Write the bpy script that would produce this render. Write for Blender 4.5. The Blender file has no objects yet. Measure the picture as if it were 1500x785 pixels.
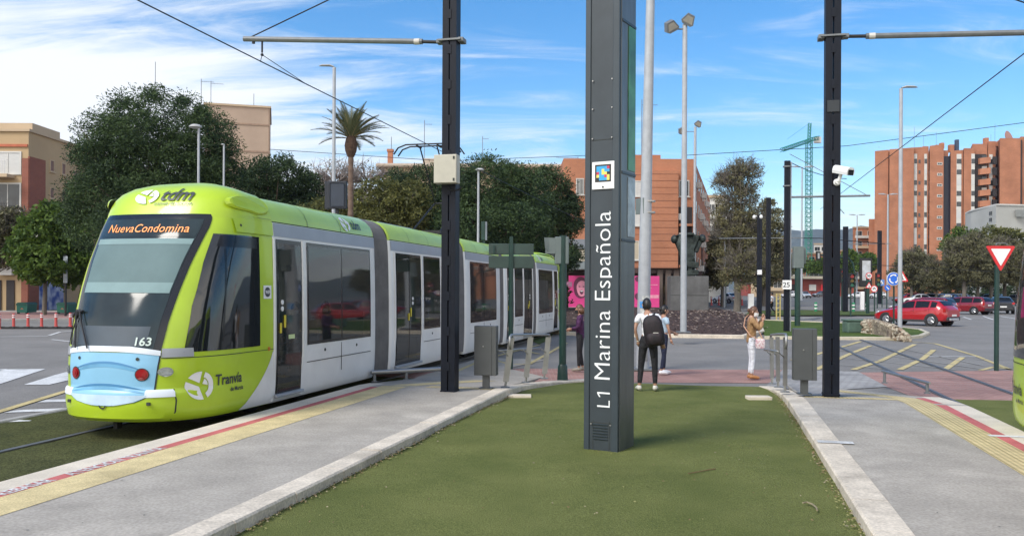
import bpy, bmesh, math, random
import numpy as np
from mathutils import Vector, Matrix
rnd = random.Random(7)
SC = bpy.context.scene
COL = SC.collection
PI = math.pi
rad = math.radians
# ------------------------------------------------------------------ camera geometry
F, CX, CY, H, RL = 1250.0, 750.0, 420.5, 1.95, .0052
G0 = -.12                       # level of the road and the tracks
HA = rad(13.5)                  # heading of the tram line
SA, CA = math.sin(HA), math.cos(HA)
def ray(px, py):
    dx, dy = px - CX, py - CY
    return (dx + RL*dy)/F, -(dy - RL*dx)/F
def P(px, py, z=G0):            # point of the ground seen there
    x, y = ray(px, py); Y = (z - H)/y
    return (x*Y, Y, z)
def AT(px, py, Y):
    x, y = ray(px, py)
    return (x*Y, Y, H + y*Y)
def ZY(px, py, Y): return AT(px, py, Y)[2]
def T(u, v, z=0.0): return (u*SA + v*CA, u*CA - v*SA, z)
def ONV(px, py, v):
    x, y = ray(px, py); Y = v/(x*CA - SA)
    return (x*Y, Y, H + y*Y)
# ------------------------------------------------------------------ materials
def nn(nt, t, **k):
    n = nt.nodes.new(t)
    for a, b in k.items(): setattr(n, a, b)
    return n
MATS = {}
def mat(name, col, rough=.6, metal=0., var=.12, scale=3., bump=0., bscale=40., col2=None, spec=.5,
        fine=0., fscale=60., emit=0., coat=0., trans=0., bdist=.01, stain=0., stretch=None, detail=4, trm=0., ior=1.45, alpha=1.):
    if name in MATS: return MATS[name]
    m = bpy.data.materials.new(name); m.use_nodes = True
    nt = m.node_tree; b = nt.nodes['Principled BSDF']; L = nt.links.new
    tc = nn(nt, 'ShaderNodeTexCoord')
    vec = tc.outputs['Object']
    if stretch:
        mp = nn(nt, 'ShaderNodeMapping'); mp.inputs['Scale'].default_value = stretch
        L(vec, mp.inputs[0]); vec = mp.outputs[0]
    n = nn(nt, 'ShaderNodeTexNoise'); n.inputs['Scale'].default_value = scale; n.inputs['Detail'].default_value = detail
    n.inputs['Roughness'].default_value = .6
    L(vec, n.inputs['Vector'])
    c2 = col2 if col2 else tuple(c*(1-var) for c in col)
    c1 = col if col2 else tuple(min(1, c*(1+var)) for c in col)
    r = nn(nt, 'ShaderNodeValToRGB')
    r.color_ramp.elements[0].position = .33; r.color_ramp.elements[1].position = .67
    r.color_ramp.elements[0].color = (*c2, 1); r.color_ramp.elements[1].color = (*c1, 1)
    L(n.outputs['Fac'], r.inputs[0]); out = r.outputs[0]
    if fine:
        f = nn(nt, 'ShaderNodeTexNoise'); f.inputs['Scale'].default_value = fscale; f.inputs['Detail'].default_value = 2
        L(vec, f.inputs['Vector'])
        rr = nn(nt, 'ShaderNodeMapRange'); rr.inputs[1].default_value = .3; rr.inputs[2].default_value = .7
        rr.inputs[3].default_value = 1-fine; rr.inputs[4].default_value = 1+fine
        L(f.outputs['Fac'], rr.inputs[0])
        mx = nn(nt, 'ShaderNodeMix', data_type='RGBA', blend_type='MULTIPLY'); mx.inputs[0].default_value = 1
        L(out, mx.inputs[6]); L(rr.outputs[0], mx.inputs[7]); out = mx.outputs[2]
    if stain:
        f = nn(nt, 'ShaderNodeTexNoise'); f.inputs['Scale'].default_value = scale*.35; f.inputs['Detail'].default_value = 6
        f.inputs['Roughness'].default_value = .7
        L(vec, f.inputs['Vector'])
        rr = nn(nt, 'ShaderNodeMapRange'); rr.inputs[1].default_value = .52; rr.inputs[2].default_value = .68
        rr.inputs[3].default_value = 1; rr.inputs[4].default_value = 1-stain
        L(f.outputs['Fac'], rr.inputs[0])
        mx = nn(nt, 'ShaderNodeMix', data_type='RGBA', blend_type='MULTIPLY'); mx.inputs[0].default_value = 1
        L(out, mx.inputs[6]); L(rr.outputs[0], mx.inputs[7]); out = mx.outputs[2]
    L(out, b.inputs['Base Color'])
    b.inputs['Roughness'].default_value = rough; b.inputs['Metallic'].default_value = metal
    b.inputs['Specular IOR Level'].default_value = spec
    b.inputs['Coat Weight'].default_value = coat; b.inputs['Coat Roughness'].default_value = .05
    b.inputs['Alpha'].default_value = alpha
    if trm: b.inputs['Transmission Weight'].default_value = trm; b.inputs['IOR'].default_value = ior
    if emit:
        L(out, b.inputs['Emission Color']); b.inputs['Emission Strength'].default_value = emit
    if bump:
        f = nn(nt, 'ShaderNodeTexNoise'); f.inputs['Scale'].default_value = bscale; f.inputs['Detail'].default_value = 3
        L(vec, f.inputs['Vector'])
        bp = nn(nt, 'ShaderNodeBump'); bp.inputs['Strength'].default_value = bump; bp.inputs['Distance'].default_value = bdist
        L(f.outputs['Fac'], bp.inputs['Height']); L(bp.outputs[0], b.inputs['Normal'])
    if trans:
        tr = nn(nt, 'ShaderNodeBsdfTranslucent'); L(out, tr.inputs[0])
        ms = nn(nt, 'ShaderNodeMixShader'); ms.inputs[0].default_value = trans
        o = nt.nodes['Material Output']
        L(b.outputs[0], ms.inputs[1]); L(tr.outputs[0], ms.inputs[2]); L(ms.outputs[0], o.inputs[0])
    MATS[name] = m
    return m
def brickmat(name, c1, c2, mortar, scale=1., bw=.5, rh=.22, rough=.85, flat=False, msize=.012, var=.2):
    if name in MATS: return MATS[name]
    m = bpy.data.materials.new(name); m.use_nodes = True
    nt = m.node_tree; b = nt.nodes['Principled BSDF']; L = nt.links.new
    tc = nn(nt, 'ShaderNodeTexCoord'); vec = tc.outputs['Object']
    if not flat:
        s = nn(nt, 'ShaderNodeSeparateXYZ'); L(vec, s.inputs[0])
        a = nn(nt, 'ShaderNodeMath', operation='ADD'); L(s.outputs[0], a.inputs[0]); L(s.outputs[1], a.inputs[1])
        c = nn(nt, 'ShaderNodeCombineXYZ'); L(a.outputs[0], c.inputs[0]); L(s.outputs[2], c.inputs[1]); bv = c.outputs[0]
    else: bv = vec
    br = nn(nt, 'ShaderNodeTexBrick'); L(bv, br.inputs['Vector'])
    br.inputs['Color1'].default_value = (*c1, 1); br.inputs['Color2'].default_value = (*c2, 1); br.inputs['Mortar'].default_value = (*mortar, 1)
    br.inputs['Scale'].default_value = scale; br.inputs['Mortar Size'].default_value = msize
    br.inputs['Brick Width'].default_value = bw; br.inputs['Row Height'].default_value = rh
    n = nn(nt, 'ShaderNodeTexNoise'); n.inputs['Scale'].default_value = .35 if not flat else 1.2; n.inputs['Detail'].default_value = 6
    L(vec, n.inputs['Vector'])
    rr = nn(nt, 'ShaderNodeMapRange'); rr.inputs[1].default_value = .3; rr.inputs[2].default_value = .7
    rr.inputs[3].default_value = 1-var; rr.inputs[4].default_value = 1+var
    L(n.outputs['Fac'], rr.inputs[0])
    mx = nn(nt, 'ShaderNodeMix', data_type='RGBA', blend_type='MULTIPLY'); mx.inputs[0].default_value = 1
    L(br.outputs['Color'], mx.inputs[6]); L(rr.outputs[0], mx.inputs[7])
    L(mx.outputs[2], b.inputs['Base Color']); b.inputs['Roughness'].default_value = rough
    b.inputs['Specular IOR Level'].default_value = .25
    MATS[name] = m
    return m
def leafmat(name, c1, c2, scale=1.2, trans=.25):
    if name in MATS: return MATS[name]
    m = bpy.data.materials.new(name); m.use_nodes = True
    nt = m.node_tree; b = nt.nodes['Principled BSDF']; L = nt.links.new
    tc = nn(nt, 'ShaderNodeTexCoord')
    n = nn(nt, 'ShaderNodeTexNoise'); n.inputs['Scale'].default_value = scale; n.inputs['Detail'].default_value = 5
    L(tc.outputs['Object'], n.inputs['Vector'])
    g = nn(nt, 'ShaderNodeNewGeometry')
    ad = nn(nt, 'ShaderNodeMath', operation='ADD'); L(n.outputs['Fac'], ad.inputs[0])
    ml = nn(nt, 'ShaderNodeMath', operation='MULTIPLY_ADD'); L(g.outputs['Random Per Island'], ml.inputs[0])
    ml.inputs[1].default_value = .5; ml.inputs[2].default_value = -.25
    L(ml.outputs[0], ad.inputs[1])
    r = nn(nt, 'ShaderNodeValToRGB'); r.color_ramp.elements[0].position = .3; r.color_ramp.elements[1].position = .72
    r.color_ramp.elements[0].color = (*c2, 1); r.color_ramp.elements[1].color = (*c1, 1)
    L(ad.outputs[0], r.inputs[0]); L(r.outputs[0], b.inputs['Base Color'])
    b.inputs['Roughness'].default_value = .65; b.inputs['Specular IOR Level'].default_value = .25
    tr = nn(nt, 'ShaderNodeBsdfTranslucent'); L(r.outputs[0], tr.inputs[0])
    ms = nn(nt, 'ShaderNodeMixShader'); ms.inputs[0].default_value = trans
    o = nt.nodes['Material Output']
    L(b.outputs[0], ms.inputs[1]); L(tr.outputs[0], ms.inputs[2]); L(ms.outputs[0], o.inputs[0])
    MATS[name] = m
    return m
# ------------------------------------------------------------------ mesh builder
class MB:
    def __init__(s): s.v = []; s.f = []; s.mi = []; s.k = 0; s.M = None
    def pt(s, p):
        p = Vector(p)
        if s.M is not None: p = s.M @ p
        s.v.append(tuple(p)); return len(s.v)-1
    def face(s, pts):
        s.f.append([s.pt(p) for p in pts]); s.mi.append(s.k); return s
    def idx(s, ids): s.f.append(list(ids)); s.mi.append(s.k)
    def box(s, c, d, rz=0, bev=0, tilt=None):
        x, y, z = (q/2 for q in d)
        R = Matrix.Rotation(rz, 4, 'Z')
        if tilt: R = R @ Matrix.Rotation(tilt[1], 4, tilt[0])
        R = Matrix.Translation(c) @ R
        bm = bmesh.new(); bmesh.ops.create_cube(bm, size=1)
        bmesh.ops.scale(bm, vec=d, verts=bm.verts)
        if bev: bmesh.ops.bevel(bm, geom=bm.edges[:], offset=bev, segments=2, affect='EDGES', profile=.5)
        i0 = len(s.v)
        for v in bm.verts: s.pt(R @ v.co)
        for f in bm.faces: s.idx([i0 + v.index for v in f.verts])
        bm.free(); return s
    def tube(s, p0, p1, r0, r1=None, n=10, caps=True): return s.path([p0, p1], [r0, r1 if r1 is not None else r0], n, caps)
    def path(s, pts, rs, n=8, caps=True):
        pts = [Vector(p) for p in pts]
        if not hasattr(rs, '__len__'): rs = [rs]*len(pts)
        rings = []; pu = None
        for i, p in enumerate(pts):
            d = (pts[min(i+1, len(pts)-1)] - pts[max(i-1, 0)]).normalized()
            if pu is None:
                a = Vector((0, 0, 1)) if abs(d.z) < .9 else Vector((1, 0, 0))
                u = d.cross(a).normalized()
            else: u = (pu - d*pu.dot(d)).normalized()
            w = d.cross(u); pu = u
            rings.append([s.pt(p + (u*math.cos(t) + w*math.sin(t))*rs[i]) for t in [2*PI*k/n for k in range(n)]])
        for a, b in zip(rings, rings[1:]):
            for k in range(n): s.idx([a[k], a[(k+1) % n], b[(k+1) % n], b[k]])
        if caps: s.idx(rings[0][::-1]); s.idx(rings[-1])
        return s
    def prism(s, poly, z0, z1, top=True, bottom=True):
        a = [s.pt((p[0], p[1], z0)) for p in poly]; b = [s.pt((p[0], p[1], z1)) for p in poly]; n = len(poly)
        for k in range(n): s.idx([a[k], a[(k+1) % n], b[(k+1) % n], b[k]])
        if top: s.idx(b)
        if bottom: s.idx(a[::-1])
        return s
    def ext(s, poly, axis, d0, d1):       # polygon in the two other axes, pushed along axis
        mk = {'x': lambda a, b, d: (d, a, b), 'y': lambda a, b, d: (a, d, b), 'z': lambda a, b, d: (a, b, d)}[axis]
        A = [s.pt(mk(p[0], p[1], d0)) for p in poly]; B = [s.pt(mk(p[0], p[1], d1)) for p in poly]; n = len(poly)
        for k in range(n): s.idx([A[k], A[(k+1) % n], B[(k+1) % n], B[k]])
        s.idx(B); s.idx(A[::-1]); return s
    def lathe(s, prof, c=(0, 0, 0), n=16, axis='z'):
        rings = []
        for r, h in prof:
            ring = []
            for k in range(n):
                t = 2*PI*k/n; a, b = r*math.cos(t), r*math.sin(t)
                q = {'z': (a, b, h), 'y': (a, h, b), 'x': (h, a, b)}[axis]
                ring.append(s.pt((c[0]+q[0], c[1]+q[1], c[2]+q[2])))
            rings.append(ring)
        for a, b in zip(rings, rings[1:]):
            for k in range(n): s.idx([a[k], a[(k+1) % n], b[(k+1) % n], b[k]])
        s.idx(rings[0][::-1]); s.idx(rings[-1]); return s
    def ball(s, c, r, n=10, m=7):
        r = (r, r, r) if not hasattr(r, '__len__') else r
        rings = []
        for i in range(1, m):
            ph = PI*i/m
            rings.append([s.pt((c[0]+r[0]*math.sin(ph)*math.cos(2*PI*k/n), c[1]+r[1]*math.sin(ph)*math.sin(2*PI*k/n), c[2]+r[2]*math.cos(ph))) for k in range(n)])
        t = s.pt((c[0], c[1], c[2]+r[2])); b = s.pt((c[0], c[1], c[2]-r[2]))
        for a, q in zip(rings, rings[1:]):
            for k in range(n): s.idx([a[k], q[k], q[(k+1) % n], a[(k+1) % n]])
        for k in range(n): s.idx([t, rings[0][k], rings[0][(k+1) % n]]); s.idx([b, rings[-1][(k+1) % n], rings[-1][k]])
        return s
    def grid(s, rows, closed=False):      # rows of points
        ids = [[s.pt(p) for p in r] for r in rows]
        for a, b in zip(ids, ids[1:]):
            m = len(a)
            for k in range(m if closed else m-1): s.idx([a[k], a[(k+1) % m], b[(k+1) % m], b[k]])
        return s
    def raw(s, vs, fs):
        i0 = len(s.v)
        for v in vs: s.pt(v)
        for f in fs: s.idx([i0+k for k in f])
        return s
    def mesh(s, name, mats, smooth=False, fixn=True):
        me = bpy.data.meshes.new(name); me.from_pydata(s.v, [], s.f)
        if not isinstance(mats, (list, tuple)): mats = [mats]
        for m in mats: me.materials.append(m)
        if len(mats) > 1: me.polygons.foreach_set('material_index', s.mi)
        if fixn and len(s.f) < 60000:
            bm = bmesh.new(); bm.from_mesh(me); bmesh.ops.recalc_face_normals(bm, faces=bm.faces[:]); bm.to_mesh(me); bm.free()
        if smooth:
            me.polygons.foreach_set('use_smooth', [True]*len(me.polygons))
            if smooth is not True:
                try: me.set_sharp_from_angle(angle=rad(smooth))
                except Exception: pass
        me.update(); return me
    def build(s, name, mats, parent=None, loc=(0, 0, 0), rz=0, smooth=False, fixn=True):
        o = bpy.data.objects.new(name, s.mesh(name, mats, smooth, fixn)); COL.objects.link(o)
        o.location = loc; o.rotation_euler = (0, 0, rz)
        if parent: o.parent = parent
        return o
def tag(o, label=None, cat=None, group=None, kind=None):
    if label: o['label'] = label
    if cat: o['category'] = cat
    if group: o['group'] = group
    if kind: o['kind'] = kind
    return o
def thing(name, label, cat, loc=(0, 0, 0), rz=0, group=None, rot=None):
    o = bpy.data.objects.new(name, None); COL.objects.link(o); o.location = loc
    o.rotation_euler = rot if rot else (0, 0, rz); o.empty_display_size = .2
    return tag(o, label, cat, group)
def struct(name, mb, m, **k):
    o = mb.build(name, m, **k); o['kind'] = 'structure'; return o
CH = {}
def copy_tree(o, loc=None, rz=None, label=None, parent=None):
    c = o.copy(); COL.objects.link(c)
    if parent: c.parent = parent
    if loc is not None: c.location = loc
    if rz is not None: c.rotation_euler = (0, 0, rz)
    if label: c['label'] = label
    for ch in [x for x in COL.objects if x.parent == o]:
        copy_tree(ch, parent=c)
    return c
def textgeo(body, size=1., bold=0., shear=0., align='LEFT', spacing=1., width=1., sub=0):
    cu = bpy.data.curves.new('lettering', 'FONT'); cu.body = body; cu.size = size; cu.offset = bold; cu.shear = shear
    cu.align_x = align; cu.space_character = spacing; cu.resolution_u = 3
    o = bpy.data.objects.new('lettering', cu); COL.objects.link(o)
    bpy.context.view_layer.update()
    dg = bpy.context.evaluated_depsgraph_get(); me = bpy.data.meshes.new_from_object(o.evaluated_get(dg))
    if sub:
        bm = bmesh.new(); bm.from_mesh(me); bmesh.ops.triangulate(bm, faces=bm.faces[:])
        for _ in range(3):
            es = [e for e in bm.edges if e.calc_length() > sub]
            if not es: break
            bmesh.ops.subdivide_edges(bm, edges=es, cuts=1); bmesh.ops.triangulate(bm, faces=bm.faces[:])
        bm.to_mesh(me); bm.free()
    vs = [(v.co.x*width, v.co.y) for v in me.vertices]; fs = [list(p.vertices) for p in me.polygons]
    bpy.data.objects.remove(o); bpy.data.curves.remove(cu); bpy.data.meshes.remove(me)
    return vs, fs
def text(mb, body, size, fn, **k):
    vs, fs = textgeo(body, size, **k)
    mb.raw([fn(x, y) for x, y in vs], fs)
    if vs:
        xs = [p[0] for p in vs]; return min(xs), max(xs)
ORD = ['first', 'second', 'third', 'fourth', 'fifth', 'sixth', 'seventh', 'eighth', 'ninth', 'tenth', 'eleventh', 'twelfth', 'thirteenth', 'fourteenth', 'fifteenth']
# ------------------------------------------------------------------ shared materials
M_asphalt = mat('asphalt', (.205, .195, .18), .9, var=.12, scale=.4, fine=.22, fscale=45, bump=.25, bscale=60, stain=.12, spec=.2)
M_conc = mat('platform_paving', (.36, .328, .28), .85, var=.13, scale=1.6, fine=.16, fscale=38, bump=.2, bscale=50, stain=-.20, spec=.2, detail=7)
M_kerb = mat('kerb_stone', (.60, .53, .43), .9, var=.16, scale=2.5, fine=.15, fscale=40, bump=.5, bscale=30, stain=.25, spec=.2)
M_beige = mat('edge_stone', (.62, .55, .44), .85, var=.1, scale=2, fine=.1, fscale=60, bump=.15, stain=.12, spec=.2)
M_turf = mat('artificial_turf', (.185, .20, .066), .95, var=.2, scale=.9, col2=(.130, .152, .046), stain=.16, fine=.30, fscale=70, bump=1., bscale=120, bdist=.02, spec=.1, detail=8)
M_bedturf = mat('track_turf', (.10, .105, .04), .95, scale=1.2, col2=(.062, .068, .028), fine=.5, fscale=40, bump=1., bscale=70, bdist=.03, spec=.1, detail=8)
M_red = mat('red_stripe', (.50, .14, .13), .75, var=.15, scale=3, fine=.1, spec=.2, stain=.15)
M_white_paint = mat('white_road_paint', (.62, .62, .60), .7, var=.1, scale=3, fine=.15, fscale=30, stain=.3, spec=.2)
M_yellow_paint = mat('yellow_road_paint', (.50, .41, .20), .75, var=.15, scale=2, fine=.2, fscale=30, stain=.35, spec=.2)
M_steel = mat('galvanised_steel', (.17, .18, .185), .6, .25, var=.12, scale=8, bump=.05)
M_stainless = mat('stainless_steel', (.36, .355, .34), .42, .75, var=.08, scale=6)
M_lamp_grey = mat('pale_grey_pole_paint', (.36, .38, .40), .55, .1, var=.08, scale=5)
M_navy = mat('dark_blue_steel_paint', (.0035, .006, .013), .5, .0, var=.25, scale=4, spec=.25)
M_green_pole = mat('dark_green_paint', (.008, .035, .028), .45, var=.2, scale=4)
M_dkgreen_box = mat('green_grey_sign_back', (.03, .055, .045), .5, var=.15, scale=3)
M_black = mat('black_rubber', (.012, .012, .013), .6, var=.2)
M_blackgloss = mat('black_gloss', (.01, .011, .013), .15)
M_white = mat('white_enamel', (.75, .75, .74), .35, var=.04, scale=3)
M_redpaint = mat('sign_red', (.6, .02, .025), .4, var=.06)
M_bluesign = mat('sign_blue', (.01, .13, .60), .35, var=.06)
M_wire = mat('overhead_wire_copper', (.02, .02, .022), .5, .4)
# ------------------------------------------------------------------ ground and paving
def poly_ground(name, pts, m, z=None, h=.0, kind='structure', thick=None):
    mb = MB()
    if thick: mb.prism([(p[0], p[1]) for p in pts], (z if z is not None else pts[0][2])-thick, z if z is not None else pts[0][2])
    else: mb.face([(p[0], p[1], z if z is not None else p[2]) for p in pts])
    o = mb.build(name, m, fixn=bool(thick)); o['kind'] = kind
    if not thick:
        if o.data.polygons[0].normal.z < 0: o.data.flip_normals()
    return o
def clip_strip(u0, u1, v0, v1, z): return [T(u0, v0, z), T(u1, v0, z), T(u1, v1, z), T(u0, v1, z)]
g = MB(); n = 40
M_far = mat('city_ground', (.14, .14, .135), .95, var=.2, scale=.03, fine=.2, fscale=20, spec=.1)
g.face([(-4000, -150, G0-.008), (4000, -150, G0-.008), (4000, 3700, G0-.008), (-4000, 3700, G0-.008)])
struct('ground', g, M_far)
poly_ground('road', [(-60, -15, 0), (120, -15, 0), (120, 110, 0), (-60, 110, 0)], M_asphalt, z=G0-.004)
# platform slabs (level, then a ramp down to the crossing)
def slab(name, outer, us, m, vk0, vk1):
    """outer: list of (u, v_left, v_right, z)"""
    mb = MB()
    for a, b in zip(outer, outer[1:]):
        A0, A1 = T(a[0], a[1], a[3]), T(a[0], a[2], a[3]); B0, B1 = T(b[0], b[1], b[3]), T(b[0], b[2], b[3])
        lo = lambda p: (p[0], p[1], -.3)
        mb.face([A0, A1, B1, B0]); mb.face([A0, B0, lo(B0), lo(A0)]); mb.face([A1, lo(A1), lo(B1), B1])
    a = outer[-1]; A0, A1 = T(a[0], a[1], a[3]), T(a[0], a[2], a[3])
    mb.face([A0, A1, (A1[0], A1[1], -.3), (A0[0], A0[1], -.3)])
    return struct(name, mb, m)
ZP = .10
def zu(u): return ZP if u < 15 else max(G0+.012, ZP - (u-15)/4.0*(ZP-G0-.012))
us = [-6, 0, 5, 10, 15, 16, 17, 18, 19.2]
slab('platform', [(u, -6.52 if u < 15.3 else -6.52+(u-15.3)*.12, -3.9, zu(u)) for u in us], us, M_conc, 0, 0)
slab('platform', [(u, 1.46, 3.9 if u < 16.4 else 3.9-(u-16.4)*.75, zu(u)) for u in [-6, 0, 5, 10, 15, 15.5, 16.4, 17, 18, 19.2]], us, M_conc, 0, 0)
# sheets that follow the slabs
def strip(name, u0, u1, v0, v1, m, dz=.004, vf=None, step=.5, kind='structure', vfun=None):
    mb = MB(); rows = []; n = max(1, int((u1-u0)/step)); du = (u1-u0)/n
    for i in range(n+1):
        u = u0 + i*du
        off = vfun(u) if vfun else 0
        rows.append([T(u, v0+off, zu(u)+dz), T(u, v1+off, zu(u)+dz)])
    mb.grid(rows); o = mb.build(name, m, fixn=False)
    if o.data.polygons[0].normal.z < 0: o.data.flip_normals()
    o['kind'] = kind; return o
# tactile paving: ribbed yellow material
def tactile(name, ribdir):
    m = mat(name, (.60, .49, .26), .8, var=.10, scale=2.5, fine=.1, fscale=60, stain=.2, spec=.2)
    nt = m.node_tree; b = nt.nodes['Principled BSDF']; L = nt.links.new
    src = b.inputs['Base Color'].links[0].from_socket
    tc = nn(nt, 'ShaderNodeTexCoord'); mp = nn(nt, 'ShaderNodeMapping'); mp.inputs['Rotation'].default_value = (0, 0, HA)
    L(tc.outputs['Object'], mp.inputs[0])
    w = nn(nt, 'ShaderNodeTexWave'); w.wave_type = 'BANDS'; w.bands_direction = ribdir; w.inputs['Scale'].default_value = 5.0
    L(mp.outputs[0], w.inputs[0])
    w2 = nn(nt, 'ShaderNodeTexBrick'); w2.offset = 0; L(mp.outputs[0], w2.inputs[0]); w2.inputs['Scale'].default_value = 1
    w2.inputs['Brick Width'].default_value = .2; w2.inputs['Row Height'].default_value = .2; w2.inputs['Mortar Size'].default_value = .008
    w2.inputs['Color1'].default_value = (1, 1, 1, 1); w2.inputs['Color2'].default_value = (.93, .93, .93, 1); w2.inputs['Mortar'].default_value = (.7, .68, .62, 1)
    rr = nn(nt, 'ShaderNodeMapRange'); rr.inputs[3].default_value = .82; rr.inputs[4].default_value = 1.08
    L(w.outputs['Fac'], rr.inputs[0])
    mx = nn(nt, 'ShaderNodeMix', data_type='RGBA', blend_type='MULTIPLY'); mx.inputs[0].default_value = 1
    L(src, mx.inputs[6]); L(rr.outputs[0], mx.inputs[7])
    mx2 = nn(nt, 'ShaderNodeMix', data_type='RGBA', blend_type='MULTIPLY'); mx2.inputs[0].default_value = 1
    L(mx.outputs[2], mx2.inputs[6]); L(w2.outputs['Color'], mx2.inputs[7]); L(mx2.outputs[2], b.inputs['Base Color'])
    bp = nn(nt, 'ShaderNodeBump'); bp.inputs['Strength'].default_value = .6; bp.inputs['Distance'].default_value = .01
    L(w.outputs['Fac'], bp.inputs['Height']); L(bp.outputs[0], b.inputs['Normal'])
    return m
M_tact = tactile('yellow_tactile_paving', 'X'); M_tact2 = tactile('yellow_tactile_paving_cross', 'X')
M_tactL = mat('yellow_paint_strip', (.60, .49, .26), .8, var=.14, scale=2.5, fine=.22, fscale=70, stain=.25, spec=.2, bump=.3, bscale=80)
strip('platform_edge', -6, 15.4, -6.52, -6.20, M_beige)
strip('platform_edge_line', -6, 14.7, -6.20, -6.05, M_red)
strip('yellow_warning_strip', -6, 17.4, -6.05, -5.56, M_tactL, vfun=lambda u: 0 if u < 15 else (u-15)*.45)
strip('platform_edge', -6, 16.7, 3.58, 3.90, M_beige)
strip('platform_edge_line', -6, 16.3, 3.42, 3.58, M_red)
strip('yellow_warning_strip', -6, 18.6, 2.98, 3.42, M_tact, vfun=lambda u: 0 if u < 16.2 else -(u-16.2)*.62)
strip('yellow_warning_strip', 14.85, 15.2, -5.2, -3.9, M_tact2)
strip('yellow_warning_strip', 15.55, 15.95, 1.5, 2.98, M_tact2)
strip('white_line', 10.80, 10.97, 1.19, 1.60, M_white_paint, dz=.012)
strip('white_line', 11.85, 11.98, 3.35, 3.9, M_white_paint, dz=.009)
M_paver = brickmat('small_grey_pavers', (.33, .32, .30), (.29, .28, .27), (.2, .19, .18), 1, .2, .2, flat=True)
strip('paving', 16.0, 19.2, 1.5, 2.2, M_paver, dz=.005)
mb = MB()
text(mb, 'ATENCIÓN TRANVÍA', .185, lambda x, y: T(7.05+x, -6.062-y, ZP+.0085), bold=.004, width=.82)
vs_t, fs_t = textgeo('NO REBASAR', .185, bold=.004); wd_ = max(v[0] for v in vs_t)*.82
mb.raw([T(6.85-wd_+x*.82, -6.062-y, ZP+.0085) for x, y in vs_t], fs_t)
struct('platform_lettering', mb, M_white_paint, fixn=False)
# kerbs: long row of stones, each a few cm apart in height
def kerb(name, path, w, z0, zf, m, seg=1.0, side=1):
    """path = [(x, y)], w = width to the given side"""
    mb = MB(); pts = []
    for a, b in zip(path, path[1:]):
        L = math.hypot(b[0]-a[0], b[1]-a[1]); n = max(1, round(L/seg))
        for i in range(n): pts.append((a[0]+(b[0]-a[0])*i/n, a[1]+(b[1]-a[1])*i/n))
    pts.append(path[-1])
    nr = []
    for i, p in enumerate(pts):
        a, b = pts[max(0, i-1)], pts[min(len(pts)-1, i+1)]
        d = Vector((b[0]-a[0], b[1]-a[1])).normalized(); nr.append(Vector((-d.y, d.x))*side)
    for i in range(len(pts)-1):
        a, b = Vector(pts[i]), Vector(pts[i+1]); d = (b-a).normalized()*.004
        a2, b2 = a+d, b-d; dz = rnd.uniform(-.004, .004); bv = .018
        prof = [(0, z0), (0, -bv), (bv, 0), (w-.006, 0), (w, -.006), (w, z0)]
        rows = []
        for p, q in ((a2, nr[i]), (b2, nr[i+1])):
            t = zf(p)+dz
            rows.append([(p.x+q.x*o+rnd.uniform(-.003, .003), p.y+q.y*o, (t+h if k not in (0, 5) else z0)) for k, (o, h) in enumerate(prof)])
        mb.grid(rows); mb.face(rows[0][::-1]); mb.face(rows[1])
    return struct(name, mb, m)
def zk(p):
    u = p.x*SA + p.y*CA
    return zu(u)+.006
kl = [T(u, -3.66)[:2] for u in (-6, 0, 6, 10, 14, 15)] + [T(16, -3.62)[:2], T(16.8, -3.5)[:2], T(17.6, -3.3)[:2], T(18.3, -3.0)[:2], T(18.9, -2.6)[:2]]
kerb('kerb', kl, .26, -.3, zk, M_kerb, seg=.95, side=1)
kr = [T(u, 1.16)[:2] for u in (-6, 0, 6, 10, 14, 16)] + [T(17, 1.12)[:2], T(17.8, 1.0)[:2], T(18.4, .85)[:2]]
kerb('kerb', kr, .30, -.3, zk, M_kerb, seg=.95, side=-1)
# median lawn of artificial turf
def zt(u): return 0 if u < 13 else max(G0+.03, -(u-13)/5.5*.09)
mb = MB(); rows = []
far = [P(806, 559.5, -.09), P(1126, 561.5, -.09)]
for i in range(60):
    u = -6 + 24.3*i/59
    vl = -3.70 if u < 15.5 else -3.70 + (u-15.5)**1.6*.16
    vr = 1.20 if u < 16.5 else 1.20-(u-16.5)*.12
    r = []
    for k in range(25):
        v = vl + (vr-vl)*k/24; p = T(u, v, 0)
        y = min(p[1], 18.75)
        r.append((p[0], y, zt(u) + .012*math.sin(u*2.1+v)*math.cos(v*1.7+u*.6)))
    rows.append(r)
mb.grid(rows); o = mb.build('lawn', M_turf, smooth=True); o['kind'] = 'structure'
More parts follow.
